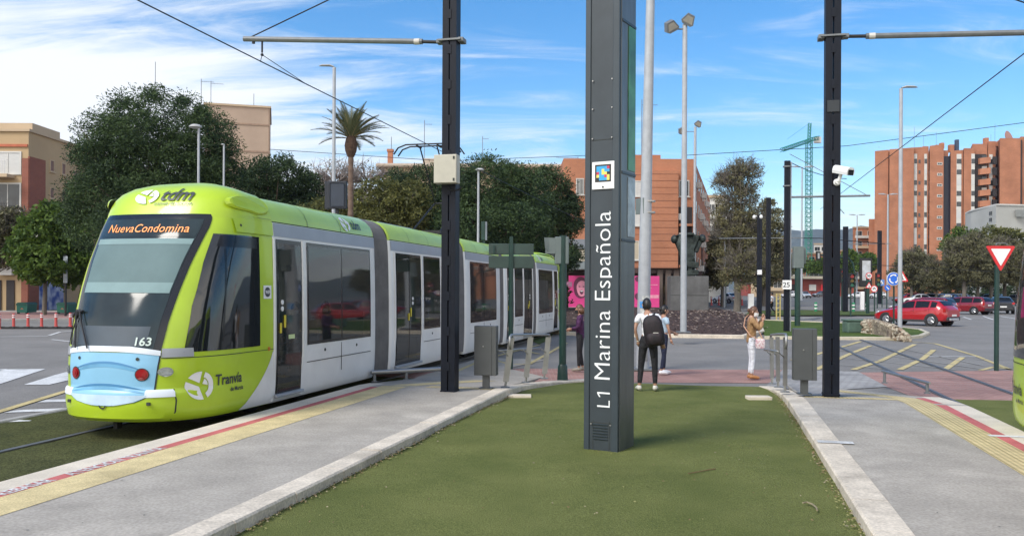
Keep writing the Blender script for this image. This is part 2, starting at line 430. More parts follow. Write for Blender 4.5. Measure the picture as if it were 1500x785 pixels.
# soil line, leaves and litter on the turf, one scatter that nobody could count
mb = MB()
for i in range(1900):
    u = rnd.uniform(5, 17.5)
    e = rnd.random()
    if e < .50: v = -3.65 + abs(rnd.gauss(0, .05))
    elif e < .88: v = 1.15 - abs(rnd.gauss(0, .05))
    else: v = rnd.uniform(-3.5, 1.05)
    p = T(u, v, zt(u)+.02); s = rnd.uniform(.006, .016) if e > .88 else rnd.uniform(.006, .02); a = rnd.uniform(0, PI); mb.k = rnd.choice([0, 0, 1, 2])
    c, d = math.cos(a)*s, math.sin(a)*s
    mb.face([(p[0]-c, p[1]-d, p[2]), (p[0]+d*.5, p[1]-c*.5, p[2]+.006), (p[0]+c, p[1]+d, p[2]+.004), (p[0]-d*.5, p[1]+c*.5, p[2]-.002)])
for i in range(90):
    u = rnd.uniform(5, 15); v = rnd.choice([rnd.uniform(-6, -4), rnd.uniform(1.7, 3.2)]); p = T(u, v, ZP+.009); s = rnd.uniform(.006, .02); a = rnd.uniform(0, PI); mb.k = 3
    c, d = math.cos(a)*s, math.sin(a)*s
    mb.face([(p[0]-c, p[1]-d, p[2]), (p[0]+d*.5, p[1]-c*.5, p[2]), (p[0]+c, p[1]+d, p[2]), (p[0]-d*.5, p[1]+c*.5, p[2])])
M_l1 = mat('dry_leaf_brown', (.16, .11, .05), .9); M_l2 = mat('dry_leaf_pale', (.25, .21, .13), .9); M_l3 = mat('dry_leaf_olive', (.22, .21, .08), .9); M_l4 = mat('gum_spot', (.07, .065, .06), .9)
tag(mb.build('leaf_litter', [M_l1, M_l2, M_l3, M_l4], fixn=False), 'dry leaves and crumbs scattered over the turf and its kerbs', 'litter', kind='stuff')
mb = MB(); q = [P(x, y, .02) for x, y in ((1176, 736), (1182, 735), (1190, 738), (1196, 743), (1197, 747))]
tag(mb.path(q, .008, 6).build('twig', M_l2), 'short dry twig lying on the turf near the right kerb', 'twig')
mb = MB(); q = [P(x, y, .02) for x, y in ((1008, 693), (1020, 691), (1035, 688), (1048, 686))]
tag(mb.path(q, .006, 6).build('twig', M_l1), 'thin dark twig on the turf, right of the station pillar', 'twig')
for pxs, lab in (((744, 778, 581.5), 'pale concrete cover slab in the turf by the left railing'), ((1094, 1128, 583.5), 'pale concrete cover slab in the turf by the right railing')):
    a, b = P(pxs[0], pxs[2], -.04), P(pxs[1], pxs[2], -.04)
    mb = MB().box(((a[0]+b[0])/2, a[1], -.025), (b[0]-a[0], .26, .06), rz=0, bev=.008)
    tag(mb.build('cover_slab', M_beige), lab, 'cover slab', 'cover slabs in the turf')
# track beds, crossing and roads
zb = G0+.002
mb = MB(); rows = []
for i in range(40):
    u = -6 + 24.2*i/39
    rows.append([T(u, v, G0+.01+.01*math.sin(u*3+v*2)) for v in (-10.35+max(0, 8-u)*.0, -9.6, -8.9, -8.2, -7.5, -6.9, -6.5)])
mb.grid(rows); struct('track_bed', mb, M_bedturf, smooth=True)
mb = MB(); rows = []
for i in range(40):
    u = -6 + 23.6*i/39
    rows.append([T(u, v, G0+.01+.01*math.sin(u*3+v*2)) for v in (3.85, 4.6, 5.2, 5.9, 6.6, 7.4)])
mb.grid(rows); struct('track_bed', mb, M_turf, smooth=True)
M_edgec = mat('concrete_edging', (.33, .32, .30), .9, fine=.15)
kerb('track_kerb', [T(-6, -10.36)[:2], T(18, -10.36)[:2]], .14, -.3, lambda p: G0+.03, M_edgec, 1.5, 1)
M_brick = brickmat('red_block_paving', (.33, .175, .145), (.27, .145, .12), (.38, .30, .26), 1, .2, .1, flat=True, msize=.006)
za = G0+.004
poly_ground('crossing', [(-9, 18.78, 0), P(1131, 561, za), P(1145, 546, za)[:2]+(0,), P(1147, 541.5, za)[:2]+(0,), (-9, 21.7, 0)], M_brick, z=za)
bp = [P(1255, 545.5), P(1480, 542.5), (14.5, 21.75, 0), (14.5, 18.1, 0), T(17.6, 5.9), T(17.55, 3.7), P(1297, 566)]
poly_ground('crossing', bp, M_brick, z=za)
# fine pale joints of the right crossing, the white wavy stripes
mb = MB()
for k in range(7):
    y0 = 549 + k*3.3
    p = P(1262+k*5, y0); q = P(1485, y0+1.5)
    nseg = 14
    for i in range(nseg):
        a = [p[j]+(q[j]-p[j])*i/nseg for j in range(2)]; b = [p[j]+(q[j]-p[j])*(i+.82)/nseg for j in range(2)]
        w = .014
        mb.face([(a[0], a[1]-w, za+.004), (b[0], b[1]-w, za+.004), (b[0], b[1]+w, za+.004), (a[0], a[1]+w, za+.004)])
struct('crossing_markings', mb, mat('worn_white_paint', (.42, .36, .33), .8, fine=.2))
poly_ground('paving', [P(612, 552), P(652, 540), P(705, 524), P(800, 527), (-.1, 21.7, 0), T(19.1, -3.7), T(18.6, -5.6), T(16.5, -6.3)], M_conc, z=G0+.010)
poly_ground('paving', [P(1147, 541), P(1258, 545), P(1300, 567), T(18.2, 2.0), T(18.6, 1.0)], M_paver, z=G0+.010)
def stripe(name, pairs, w, m, z=G0+.004, kind='structure'):
    """pairs: list of pixel polylines"""
    mb = MB()
    for line in pairs:
        pts = [P(*q, z=z) for q in line]
        for a, b in zip(pts, pts[1:]):
            d = Vector((b[0]-a[0], b[1]-a[1])).normalized(); nx, ny = -d.y*w/2, d.x*w/2
            mb.face([(a[0]-nx, a[1]-ny, z), (b[0]-nx, b[1]-ny, z), (b[0]+nx, b[1]+ny, z), (a[0]+nx, a[1]+ny, z)])
    return struct(name, mb, m)
def pxpoly(name, polys, m, z):
    mb = MB()
    for q in polys: mb.face([P(*p, z=z) for p in q])
    return struct(name, mb, m)
# yellow boxes
stripe('yellow_box_markings', [[(1236, 496), (1290, 497), (1370, 503), (1430, 521), (1480, 541)], [(1436, 542), (1456, 537), (1482, 541)]], .13, M_yellow_paint, G0+.006)
stripe('yellow_box_markings', [[(1195, 541), (1240, 520), (1275, 506)], [(1250, 541), (1290, 528), (1340, 504)], [(1318, 541), (1352, 525), (1368, 512)], [(1384, 541), (1410, 523)], [(1160, 527), (1195, 519), (1260, 500)]], .16, M_yellow_paint, G0+.010)
stripe('worn_line_markings', [[(1190, 530), (1300, 540)], [(1190, 519), (1310, 531), (1400, 541)], [(1200, 510), (1300, 520), (1440, 540)], [(1230, 505), (1330, 512), (1440, 535)], [(1290, 500), (1420, 503)], [(1430, 526), (1488, 525)]], .06, mat('worn_pale_line', (.30, .29, .26), .8, fine=.3), G0+.014)
stripe('yellow_box_markings', [[(700, 500), (800, 490)], [(706, 521), (745, 533), (775, 533), (830, 502)], [(722, 504), (790, 518)], [(720, 523), (790, 505)], [(700, 512), (740, 500)], [(640, 556), (700, 530)]], .12, M_yellow_paint, G0+.013)
# left road markings
pxpoly('zebra_crossing_markings', [[(-60, 566), (-20, 541), (67, 540), (0, 562), (-30, 570)], [(35, 563), (80, 549), (140, 533), (175, 528), (150, 545), (72, 563)], [(-40, 546), (-20, 540), (11, 540), (-30, 548)]], M_white_paint, G0+.006)
pxpoly('zebra_crossing_markings', [[(55, 589), (68, 585), (150, 583), (150, 587)], [(5, 604), (28, 600), (130, 596), (130, 600)], [(-40, 620), (-30, 616), (66, 611), (48, 616)]], M_white_paint, G0+.006)
stripe('yellow_edge_line', [[(-90, 625), (0, 602), (88, 575), (180, 548)]], .16, M_yellow_paint, G0+.010)
stripe('white_lane_markings', [[(72, 491), (88, 486), (130, 482)], [(76, 497), (120, 502)], [(0, 493), (70, 492)]], .13, M_white_paint, G0+.010)
# right car park lane ticks
stripe('white_lane_markings', [[(1411, 464), (1423, 468)], [(1440, 463), (1455, 468)], [(1390, 466), (1440, 466)], [(1465, 463), (1490, 467)], [(1360, 522), (1430, 522)]], .14, M_white_paint, G0+.006)
# rails
def rail(path, z=G0):
    mb = MB(); pts = []
    for i, p in enumerate(path):
        a, b = path[max(0, i-1)], path[min(len(path)-1, i+1)]
        d = Vector((b[0]-a[0], b[1]-a[1])).normalized(); pts.append((Vector(p[:2]), Vector((-d.y, d.x))))
    for k, (o0, o1, z0, z1) in enumerate(((-.033, .033, -.05, .026), (.045, .075, -.05, .02))):
        rows = []
        for p, nrm in pts:
            a, b = p+nrm*o0, p+nrm*o1
            rows.append([(a.x, a.y, z+z0), (a.x, a.y, z+z1), (b.x, b.y, z+z1), (b.x, b.y, z+z0)])
        mb.grid(rows)
    return struct('rail', mb, mat('worn_rail_steel', (.15, .148, .145), .5, .5, var=.15, scale=6))
for v in (-8.54, -7.1): rail([T(u, v) for u in (-6, 5, 12, 20, 30, 45, 70)])
A = [T(u, 5.72) for u in (-6, 10, 18, 30, 44)] + [T(50, 5.5), P(1192, 474), P(1188, 470), P(1196, 467.3), P(1212, 465.5), P(1260, 463)]
B = [T(u, 4.26) for u in (-6, 10, 18, 30, 40)] + [T(48, 4.1), T(56, 4.6), T(62, 6.5), P(1210, 463.5), P(1260, 461)]
rail(A); rail(B)
# ------------------------------------------------------------------ the tram
M_lime = mat('lime_green_paint', (.40, .56, .025), .34, var=.07, scale=1.1, stain=.05, coat=.4, spec=.4)
M_limeroof = mat('faded_lime_roof', (.40, .55, .06), .42, var=.07, scale=1.2, coat=.2, stain=.12)
M_twhite = mat('tram_white_paint', (.72, .72, .70), .34, var=.06, scale=1.2, coat=.25, stain=.10)
M_silver = mat('silver_grey_paint', (.32, .34, .37), .4, .2, var=.05)
M_glass = mat('dark_tinted_glass', (.012, .015, .017), .04, var=.3, scale=.7, spec=.75, coat=.3)
M_glasst = mat('tinted_window_glass', (.010, .013, .014), .03, var=.3, scale=.7, spec=.7, coat=.2, alpha=.80)
M_wind = mat('windscreen_glass', (.022, .034, .038), .08, var=.4, scale=.8, spec=.35)
M_blind = mat('pale_blue_sun_blind', (.115, .175, .18), .6, spec=.15, var=.06)
M_blind2 = mat('paler_blue_sun_blind', (.19, .28, .285), .6, spec=.15, var=.06)
M_bellows = mat('grey_bellows', (.13, .13, .135), .8, var=.15)
M_under = mat('black_underframe', (.012, .012, .012), .8)
M_maskb = mat('surgical_mask_blue', (.22, .47, .66), .35, var=.05, scale=2)
M_maskd = mat('mask_pleat_blue', (.06, .22, .42), .4, var=.05)
M_maskw = mat('mask_white_rim', (.66, .72, .78), .35, var=.04)
M_lens = mat('red_lamp_lens', (.28, .008, .012), .12, var=.2, coat=.6)
M_chrome = mat('headlamp_reflector', (.50, .54, .54), .12, .7, var=.1, scale=30)
M_seam = mat('dark_seam', (.03, .035, .03), .7)
M_led = mat('orange_led_dots', (.75, .27, .07), .5, emit=.28, var=0)
M_lettering = mat('dark_grey_lettering', (.035, .04, .045), .5)
M_yellow = mat('door_handle_yellow', (.6, .5, .03), .4)
TL, CAB, TV = 28.7, 2.27, -7.82
PROF = [(.17, 1.13), (.24, 1.17), (.45, 1.19), (.8, 1.20), (1.2, 1.20), (1.7, 1.195), (2.2, 1.185), (2.72, 1.165), (2.95, 1.145)]
RPROF = [(2.95, 1.145), (3.05, 1.13), (3.17, 1.07), (3.27, .97), (3.34, .84), (3.39, .6), (3.41, .3), (3.42, 0)]
def wof(z, prof=PROF):
    if z <= prof[0][0]: return prof[0][1]
    for a, b in zip(prof, prof[1:]):
        if z <= b[0]: return a[1] + (b[1]-a[1])*(z-a[0])/(b[0]-a[0])
    return prof[-1][1]
def lerp(x, pts):
    if x <= pts[0][0]: return pts[0][1]
    for a, b in zip(pts, pts[1:]):
        if x <= b[0]: return a[1] + (b[1]-a[1])*(x-a[0])/(b[0]-a[0])
    return pts[-1][1]
S0 = [(.17, .10), (.22, .03), (.40, 0), (.56, .015), (.60, .05), (.9, .055), (1.12, .085), (1.5, .21), (1.9, .37), (2.3, .57), (2.7, .81), (2.95, .98), (3.1, 1.10)]
DD = [(.17, 1.25), (.6, 1.35), (1.2, 1.35), (2.2, 1.15), (3.1, .9)]
PP = [(.17, 2.5), (1.2, 2.6), (2.2, 2.9), (3.1, 3.0)]
def nose(t, z, off=0.):
    """t in -1..1 round the plan of the nose, z height; local x = lateral, y = along, tip at y=0"""
    a = abs(t); s0, d, p = lerp(z, S0), lerp(z, DD), lerp(z, PP); W = wof(z) if z <= 2.95 else wof(z, RPROF)
    if a < .72:
        th = a/.72*PI/2; cs, sn = max(0, math.cos(th))**(2/p), math.sin(th)**(2/p)
        s = s0 + d*(1-cs); w = W*sn
    else:
        s = s0 + d + (a-.72)/.28*(CAB - s0 - d); w = W
    w *= .915 + .085*min(1, max(0, s/CAB))**.7
    return (w if t > 0 else -w, s)
def nosep(t, z, off=0.):
    w, s = nose(t, z); e = .004
    w1, s1 = nose(t+e, z); w2, s2 = nose(t, z+.02)
    a = Vector((w1-w, s1-s, 0)); b = Vector((w2-w, s2-s, .02))
    n = a.cross(b).normalized()
    if n.dot(Vector((w, s-1.6, 0))) < 0: n = -n
    return tuple(Vector((w, s, z)) + n*off)
def t_of(z, w=None, s=None):
    lo, hi = 0., 1.
    for _ in range(26):
        m = (lo+hi)/2; a, b = nose(m, z)
        if (w is not None and a < w) or (s is not None and b < s): lo = m
        else: hi = m
    return lo
def npatch(mb, zs, tl, tr, off, nt=16):
    rows = []
    for i, z in enumerate(zs):
        a, b = tl(z) if callable(tl) else tl, tr(z) if callable(tr) else tr
        rows.append([nosep(a+(b-a)*k/nt, z, off) for k in range(nt+1)])
    mb.grid(rows)
def lin(a, b, n): return [a+(b-a)*i/n for i in range(n+1)]
def npoly(mb, pts, off, fn):      # pts in (w or s, z)
    mb.face([fn(*p) for p in pts])
def fw(w, z, off=.012):           # frontal mapping
    return nosep(math.copysign(t_of(z, w=abs(w)), w), z, off)
def fs(s, z, side, off=.012):     # side mapping of the cab
    return nosep(side*t_of(z, s=s), z, off)
def side_pt(w_side, s, z, off=0.): return (w_side*(wof(z)+off), s, z)
def petals(q, fn):
    c = lambda r, a: fn(r*math.cos(rad(a)), r*math.sin(rad(a)))
    q.face([c(.12, 215)]+[c(1, a) for a in range(160, 281, 12)])
    q.face([c(.2, 110)]+[c(1, a) for a in range(84, 146, 10)])
    q.grid([[c(.62, a) for a in range(-62, 71, 11)], [c(1, a) for a in range(-62, 71, 11)]])
    q.face([c(.18, 40)]+[c(.55, a) for a in range(0, 71, 12)])
def cab_end(root):
    """the cab with its nose at y=0 pointing to -y"""
    b = MB(); zs = [.17, .19, .22, .3, .4, .5, .555, .575, .6, .62, .8, 1.0, 1.15] + lin(1.25, 2.95, 17)
    ts = [-1+2*k/96 for k in range(97)]
    b.grid([[nosep(t, z) for t in ts] for z in zs])
    # crown of the cab roof: rows shrink towards the middle line
    top = []
    RC = [(2.95, 1, .98), (3.03, 1.0, 1.02), (3.12, .985, 1.065), (3.22, .95, 1.12), (3.32, .885, 1.21), (3.41, .78, 1.36), (3.48, .62, 1.58), (3.535, .38, 1.9), (3.55, .05, 2.2)]
    for z, k, s0 in RC:
        r = []
        for t in ts:
            w, s = nose(t, 2.95)
            f = (s-.98)/(CAB-.98)
            ss = s0 + f*(CAB-s0)
            # at the rear meet the module's roof profile
            r.append((w*k, ss, 2.95+(z-2.95)*(1-.12*f)))
        top.append(r)
    body = b.build('cab_body', M_lime, root, smooth=40)
    c = MB(); c.grid(top); roofo = c.build('cab_roof', M_lime, root, smooth=50)
    # windscreen
    zt, zbm = 3.02, 1.13
    wb = lambda z: lerp(z, [(1.1, .69), (1.5, .72), (2.3, .81), (2.8, .87), (2.93, .86), (3.02, .80)])
    tl = lambda z: -t_of(z, w=wb(z)); tr = lambda z: t_of(z, w=wb(z))
    m = MB(); npatch(m, lin(1.10, 2.86, 24)+[2.9, 2.94, 2.98], tl, tr, .010, 30); fr = m.build('windscreen', M_blackgloss, root, smooth=True)
    wi = lambda z, s: s*t_of(z, w=wb(z)-.085)
    m = MB(); npatch(m, lin(1.12, 2.9, 24), lambda z: wi(z, -1), lambda z: wi(z, 1), .015, 30); m.build('pane', M_wind, fr, smooth=True)
    m = MB(); npatch(m, lin(2.0, 2.55, 8), lambda z: wi(z, -1)*.93, lambda z: wi(z, 1)*.97, .019, 24); m.build('sun_blind', M_blind, fr, smooth=True)
    m = MB(); npatch(m, [2.53, 2.57, 2.61], lambda z: wi(z, -1)*.95, lambda z: wi(z, 1)*.98, .023, 24); m.build('blind_rail', M_blind2, fr, smooth=True)
    m = MB(); npatch(m, [1.86, 1.92, 2.0], lambda z: wi(z, -1)*.93, lambda z: wi(z, 1)*.97, .021, 24); m.build('sun_blind', M_blind2, fr, smooth=True)
    m = MB(); npatch(m, lin(2.64, 2.88, 6), lambda z: wi(z, -1)*.93, lambda z: wi(z, 1)*.97, .018, 24) if 0 else None; npatch(m, lin(2.64, 2.88, 6), lambda z: wi(z, -1)*.93, lambda z: wi(z, 1)*.97, .018, 24); m.build('display_panel', M_wind, fr, smooth=True)
    m = MB(); text(m, 'NuevaCondomina', .17, lambda x, y: fw(-.62+x, 2.70+y, .026), width=.99, spacing=1.04, sub=.06)
    m.build('destination_lettering', M_led, fr)
    m = MB(); npatch(m, lin(1.16, 1.42, 5), lambda z: wi(z, -1)*.8, lambda z: wi(z, 1)*.8, .019, 16); m.build('dashboard', mat('dashboard_blue_grey', (.035, .055, .075), .5), fr, smooth=True)
    m = MB(); text(m, '163', .15, lambda x, y: fw(.36+x, 1.17+y, .03), bold=.003, sub=.05); m.build('fleet_number', mat('pale_lettering', (.55, .65, .6), .5), fr)
    # wipers
    m = MB(); p = [fw(-.50, 1.12, .05), fw(-.62, 1.5, .06), fw(-.66, 1.62, .05)]; m.path(p, .012, 6)
    p = [fw(-.28, 1.12, .05), fw(-.48, 1.45, .06), fw(-.60, 1.62, .05)]; m.path(p, .012, 6)
    m.path([fw(-.74, 1.52, .045), fw(-.66, 1.60, .05), fw(-.52, 1.60, .05)], .016, 6)
    m.path([fw(-.60, 1.62, .05), fw(-.70, 1.35, .03), fw(-.66, 1.16, .03)], .010, 6)
    m.build('wiper', M_black, root)
    # mask panel
    mw = lambda z: lerp(z, [(.38, .0), (.40, .22), (.44, .43), (.50, .57), (.58, .63), (.8, .655), (1.0, .675), (1.12, .685), (1.17, .69)])
    zs = [.39, .41, .44, .47, .51, .55, .575, .6, .65] + lin(.7, 1.08, 10)
    m = MB(); npatch(m, zs, lambda z: -t_of(z, w=mw(z)+.018), lambda z: t_of(z, w=mw(z)+.018), .006, 26); sm = m.build('seam', M_seam, root, smooth=True)
    m = MB(); npatch(m, zs, lambda z: -t_of(z, w=mw(z)), lambda z: t_of(z, w=mw(z)), .011, 26); mk = m.build('face_mask_panel', M_maskb, root, smooth=True)
    def arc(zc, sag, wd, th, off, mt, nm, par):
        q = MB(); N = 24; rows = []
        for i in range(N+1):
            x = -wd + 2*wd*i/N; e = 1-abs(x/wd)**2.5
            z = zc - sag*(x/wd)**2
            rows.append([fw(x, z-th*e/2-.001, off), fw(x, z+th*e/2+.001, off)])
        q.grid(rows); return q.build(nm, mt, par, smooth=True)
    arc(.95, .11, .54, .030, .015, M_maskd, 'pleat', mk); arc(.66, .07, .55, .030, .015, M_maskd, 'pleat', mk)
    arc(.915, .11, .54, .045, .014, mat('mask_shade_blue', (.12, .34, .54), .4), 'pleat', mk); arc(.62, .07, .55, .05, .014, MATS['mask_shade_blue'], 'pleat', mk)
    m = MB(); npatch(m, [.395, .41, .44, .47, .50, .53], lambda z: -t_of(z, w=mw(z)*.97), lambda z: t_of(z, w=mw(z)*.97), .013, 26); m.build('lower_rim', mat('mask_pale_blue', (.47, .62, .74), .35), mk, smooth=True)
    q = MB(); rows = []
    for i in range(27):
        x = -.69+1.38*i/26; zz = 1.175-.07*(x/.69)**2
        rows.append([fw(x, zz-.085+.03*abs(x), .018), fw(x, zz-.04, .020), fw(x, zz, .018)])
    q.grid(rows); q.build('rim', M_maskw, mk, smooth=True)
    def disc(nm, c, r, mt, off=.02, par=root, rx=None, n=18):
        q = MB(); q.face([fw(c[0]+(rx or r)*math.cos(2*PI*k/n), c[1]+r*math.sin(2*PI*k/n), off) for k in range(n)]); return q.build(nm, mt, par)
    for sx in (-1, 1):
        disc('lamp_bezel', (sx*.50, .80), .085, M_seam, .018, mk); 
        q = MB(); 
        for rr, o in ((.073, .022), (.05, .034), (.025, .04)): q.face([fw(sx*.50+rr*math.cos(2*PI*k/18), .80+rr*math.sin(2*PI*k/18), o) for k in range(18)])
        q.build('marker_lamp', M_lens, mk)
        disc('hole', (sx*.44, 1.0), .022, M_seam, .02, mk)
        # side of the mask: headlamp on the corner, white stripe, painted bumper highlight
        q = MB(); z = .83; 
        for rr, o in ((.062, .012), (.05, .022), (.03, .028)): q.face([fs(.27+rr*1.0*math.cos(2*PI*k/16), z+rr*math.sin(2*PI*k/16), sx, o) for k in range(16)])
        q.build('headlamp', M_chrome, root)
        q = MB(); npatch(q, [1.02, 1.06, 1.10, 1.135], (lambda sx: lambda z: sx*t_of(z, w=.70))(sx), (lambda sx: lambda z: sx*t_of(z, s=.55))(sx), .009, 8); q.build('stripe', M_silver, root, smooth=True)
        q = MB(); npatch(q, [.5, .56, .585, .6], (lambda sx: lambda z: sx*t_of(z, w=.55))(sx), (lambda sx: lambda z: sx*t_of(z, s=.33))(sx), .012, 10); q.build('stripe', M_maskw, root, smooth=True)  # highlight along the bumper ridge, painted as a pale strip
        q = MB(); npatch(q, [.19, .3, .45, .6], (lambda sx: lambda z: sx*t_of(z, s=.33))(sx), (lambda sx: lambda z: sx*t_of(z, s=.345))(sx), .006, 2)
        npatch(q, [1.003, 1.013], (lambda sx: lambda z: sx*t_of(z, w=.70))(sx), (lambda sx: lambda z: sx*t_of(z, s=CAB))(sx), .006, 30)
        npatch(q, [2.985, 2.998], (lambda sx: lambda z: sx*t_of(z, w=.3))(sx), (lambda sx: lambda z: sx*t_of(z, s=CAB))(sx), .006, 30)
        q.build('seam', M_seam, root)
        q = MB(); q.M = Matrix.Translation(fw(sx*.60, .42, .01)); q.box((0, 0, 0), (.05, .02, .04)); q.build('hook_hole', M_seam, root)
        # cab side window
        zs = lin(1.08, 2.70, 16)
        sl = lambda z: lerp(z, [(1.08, .44), (1.7, .60), (2.3, .84), (2.7, 1.06)])
        q = MB(); npatch(q, zs, (lambda sx: lambda z: sx*t_of(z, s=sl(z)))(sx), (lambda sx: lambda z: sx*t_of(z, s=1.89))(sx), .009, 14)
        win = q.build('side_window', M_glass, root, smooth=True)
        q = MB(); npatch(q, [2.52, 2.6, 2.68], (lambda sx: lambda z: sx*t_of(z, s=sl(z)+.08))(sx), (lambda sx: lambda z: sx*t_of(z, s=1.82))(sx), .012, 10); q.build('window_band', M_blackgloss, win, smooth=True)
        q = MB(); zz = lin(1.2, 2.5, 8)
        npatch(q, zz, (lambda sx: lambda z: sx*t_of(z, s=.98+.12*(z-1.2)))(sx), (lambda sx: lambda z: sx*t_of(z, s=1.01+.12*(z-1.2)))(sx), .012, 3); q.build('window_post', M_blackgloss, win)
        # mirror camera fairing: a raised shell on the roof shoulder
        q = MB(); N = 22; c0 = (1.52, 3.155)
        def shell(s, z, o):
            w0, _ = nose(t_of(2.95, s=s), 2.95); f = (s-.98)/(CAB-.98); zz_ = 2.95+(z-2.95)/(1-.12*f)
            return (sx*(w0*lerp(zz_, [(a_, b_) for a_, b_, c_ in RC])+o), s, z+o*.5)
        for kk, (sc, o) in enumerate(((1.12, .008), (1, .035))):
            ring = []
            for k in range(N):
                th = 2*PI*k/N; cs, sn = math.cos(th), math.sin(th)
                ds = .42*math.copysign(abs(cs)**.7, cs); dz = .13*math.copysign(abs(sn)**.7, sn)
                if cs < 0: ds *= 1.0; dz *= .8+.2*cs
                ring.append(shell(1.76+ds*sc, 3.17+dz*sc, o))
            if kk == 0: r0 = ring
            else: r1 = ring
        q.face(r0); cam = q.build('mirror_housing', M_seam, root)
        q = MB(); q.face(r1); q.grid([r0, r1], closed=True); q.build('housing_cover', M_lime, cam)
        q = MB(); npatch(q, [2.74, 2.76, 2.84, 2.92, 2.94], (lambda sx: lambda z: sx*t_of(z, s=1.36))(sx), (lambda sx: lambda z: sx*t_of(z, s=2.26))(sx), .03, 10); npatch(q, [2.735, 2.74], (lambda sx: lambda z: sx*t_of(z, s=1.36))(sx), (lambda sx: lambda z: sx*t_of(z, s=2.26))(sx), .018, 10); q.build('cantrail', M_lime, root, smooth=True)
        q = MB(); q.face([fs(1.46+.02*math.cos(a), 2.84+.02*math.sin(a), sx, .034) for a in [2*PI*k/8 for k in range(8)]]); q.build('bolt', M_seam, root)
        # swirl emblem and the writing on the cab side
        q = MB(); c = (1.30 if sx > 0 else 1.30, .60)
        def sp(x, y, o=.012): return fs(max(.36, 1.62 + sx*0 + x), .60+y, sx, o)
        wr = 1 if sx > 0 else 1
        # reading direction: towards +y on the right side of the tram, towards -y on the left
        dirn = 1 if sx > 0 else -1
        def R(x, y, o=.012): return fs(1.08 + dirn*(x-.35), .62+y, sx, o)
        N = 16
        petals(q, lambda x, y: R(-.10+x*.19, y*.19)); q.build('emblem', M_white, root)
        q = MB(); text(q, 'Tranvía', .21, lambda x, y: R(.13+x, -.02+y), bold=.004, width=.88, sub=.08)
        text(q, 'de Murcia', .085, lambda x, y: R(.42+x, -.13+y), bold=.002, width=.9, sub=.08)
        q.build('lettering', M_lettering, root)
        q = MB(); q.box((sx*(1.2), 2.14, 1.02), (.03, .05, .06), bev=.01); q.build('indicator_lamp', mat('amber_lens', (.35, .12, .01), .3), root)
        # white sweep at the rear foot of the cab
        q = MB(); rows = []
        for i in range(13):
            z = .18 + .95*i/12; s1 = 2.27 - .85*(1-min(1, (z-.17)/.9))**1.6
            if s1 > 2.26: continue
            rows.append([nosep(sx*t_of(z, s=s1+(2.27-s1)*k/6), z, .006) for k in range(7)])
        q.grid(rows); q.build('white_panel', M_twhite, root, smooth=True)
        q = MB(); zc = 2.0 - .22
        q.face([side_pt(sx, 2.30, 1.76, .0), side_pt(sx, 2.49, 1.76, .0), side_pt(sx, 2.49, 2.0, .0), side_pt(sx, 2.30, 2.0, .0)]) if 0 else None
        for sq, mt, z0, z1, s0, s1, o in (('wifi_sticker', M_white, 1.78, 1.98, 1.98, 2.20, .010),):
            q.face([fs(s0, z0, sx, o), fs(s1, z0, sx, o), fs(s1, z1, sx, o), fs(s0, z1, sx, o)]); st = q.build(sq, mt, root)
        q = MB(); q.face([fs(2.09+.08*math.cos(a), 1.88+.075*math.sin(a), sx, .014) for a in [2*PI*k/14 for k in range(14)]]); q.build('badge', M_lettering, st)
        q = MB(); text(q, 'WiFi', .075, lambda x, y: fs(2.09 + dirn*(x-.07), 1.855+y, sx, .018), bold=.002); q.build('lettering', M_white, st)
    # logo over the windscreen
    def rf(x, y, o=.012):         # on the curved roof front
        z = 3.07 + y*1.0; s0 = lerp(z, [(a, c) for a, _, c in RC]); k = lerp(z, [(a, b) for a, b, c in RC])
        w = x+.27; tt = t_of(2.95, w=min(1.05, abs(w)/k)); s = nose(tt, 2.95)[1]; f = (s-.98)/(CAB-.98)
        x = x+.27; return (x, s0 + f*(CAB-s0) - o, 2.95+(z-2.95)*(1-.12*f) + o*1.2)
    q = MB(); N = 14
    petals(q, lambda x, y: rf(-.46+x*.19, .165+y*.11)); q.build('emblem', M_white, root)
    q = MB(); text(q, 'tdm', .27, lambda x, y: rf(-.24+x, .105+y), bold=.004, shear=.25, width=1.15, sub=.06)
    text(q, 'tranvía de murcia', .07, lambda x, y: rf(-.30+x, .035+y), shear=.2, width=1.2, sub=.06); q.build('lettering', M_lettering, root)
    q = MB(); N = 20
    a1 = [fw(.055*math.cos(2*PI*k/N), .40+.055*math.sin(2*PI*k/N), .012) for k in range(N)]; a2 = [fw(.04*math.cos(2*PI*k/N), .405+.04*math.sin(2*PI*k/N), .012) for k in range(N)]
    q.grid([a1, a2], closed=True); q.build('badge', M_lettering, root)
    # floor pan and coupler under the nose
    q = MB(); q.box((0, 1.75, .14), (1.7, 1.7, .12)); q.box((0, .3, .1), (.06, .1, .1)); q.build('underframe', M_under, root)
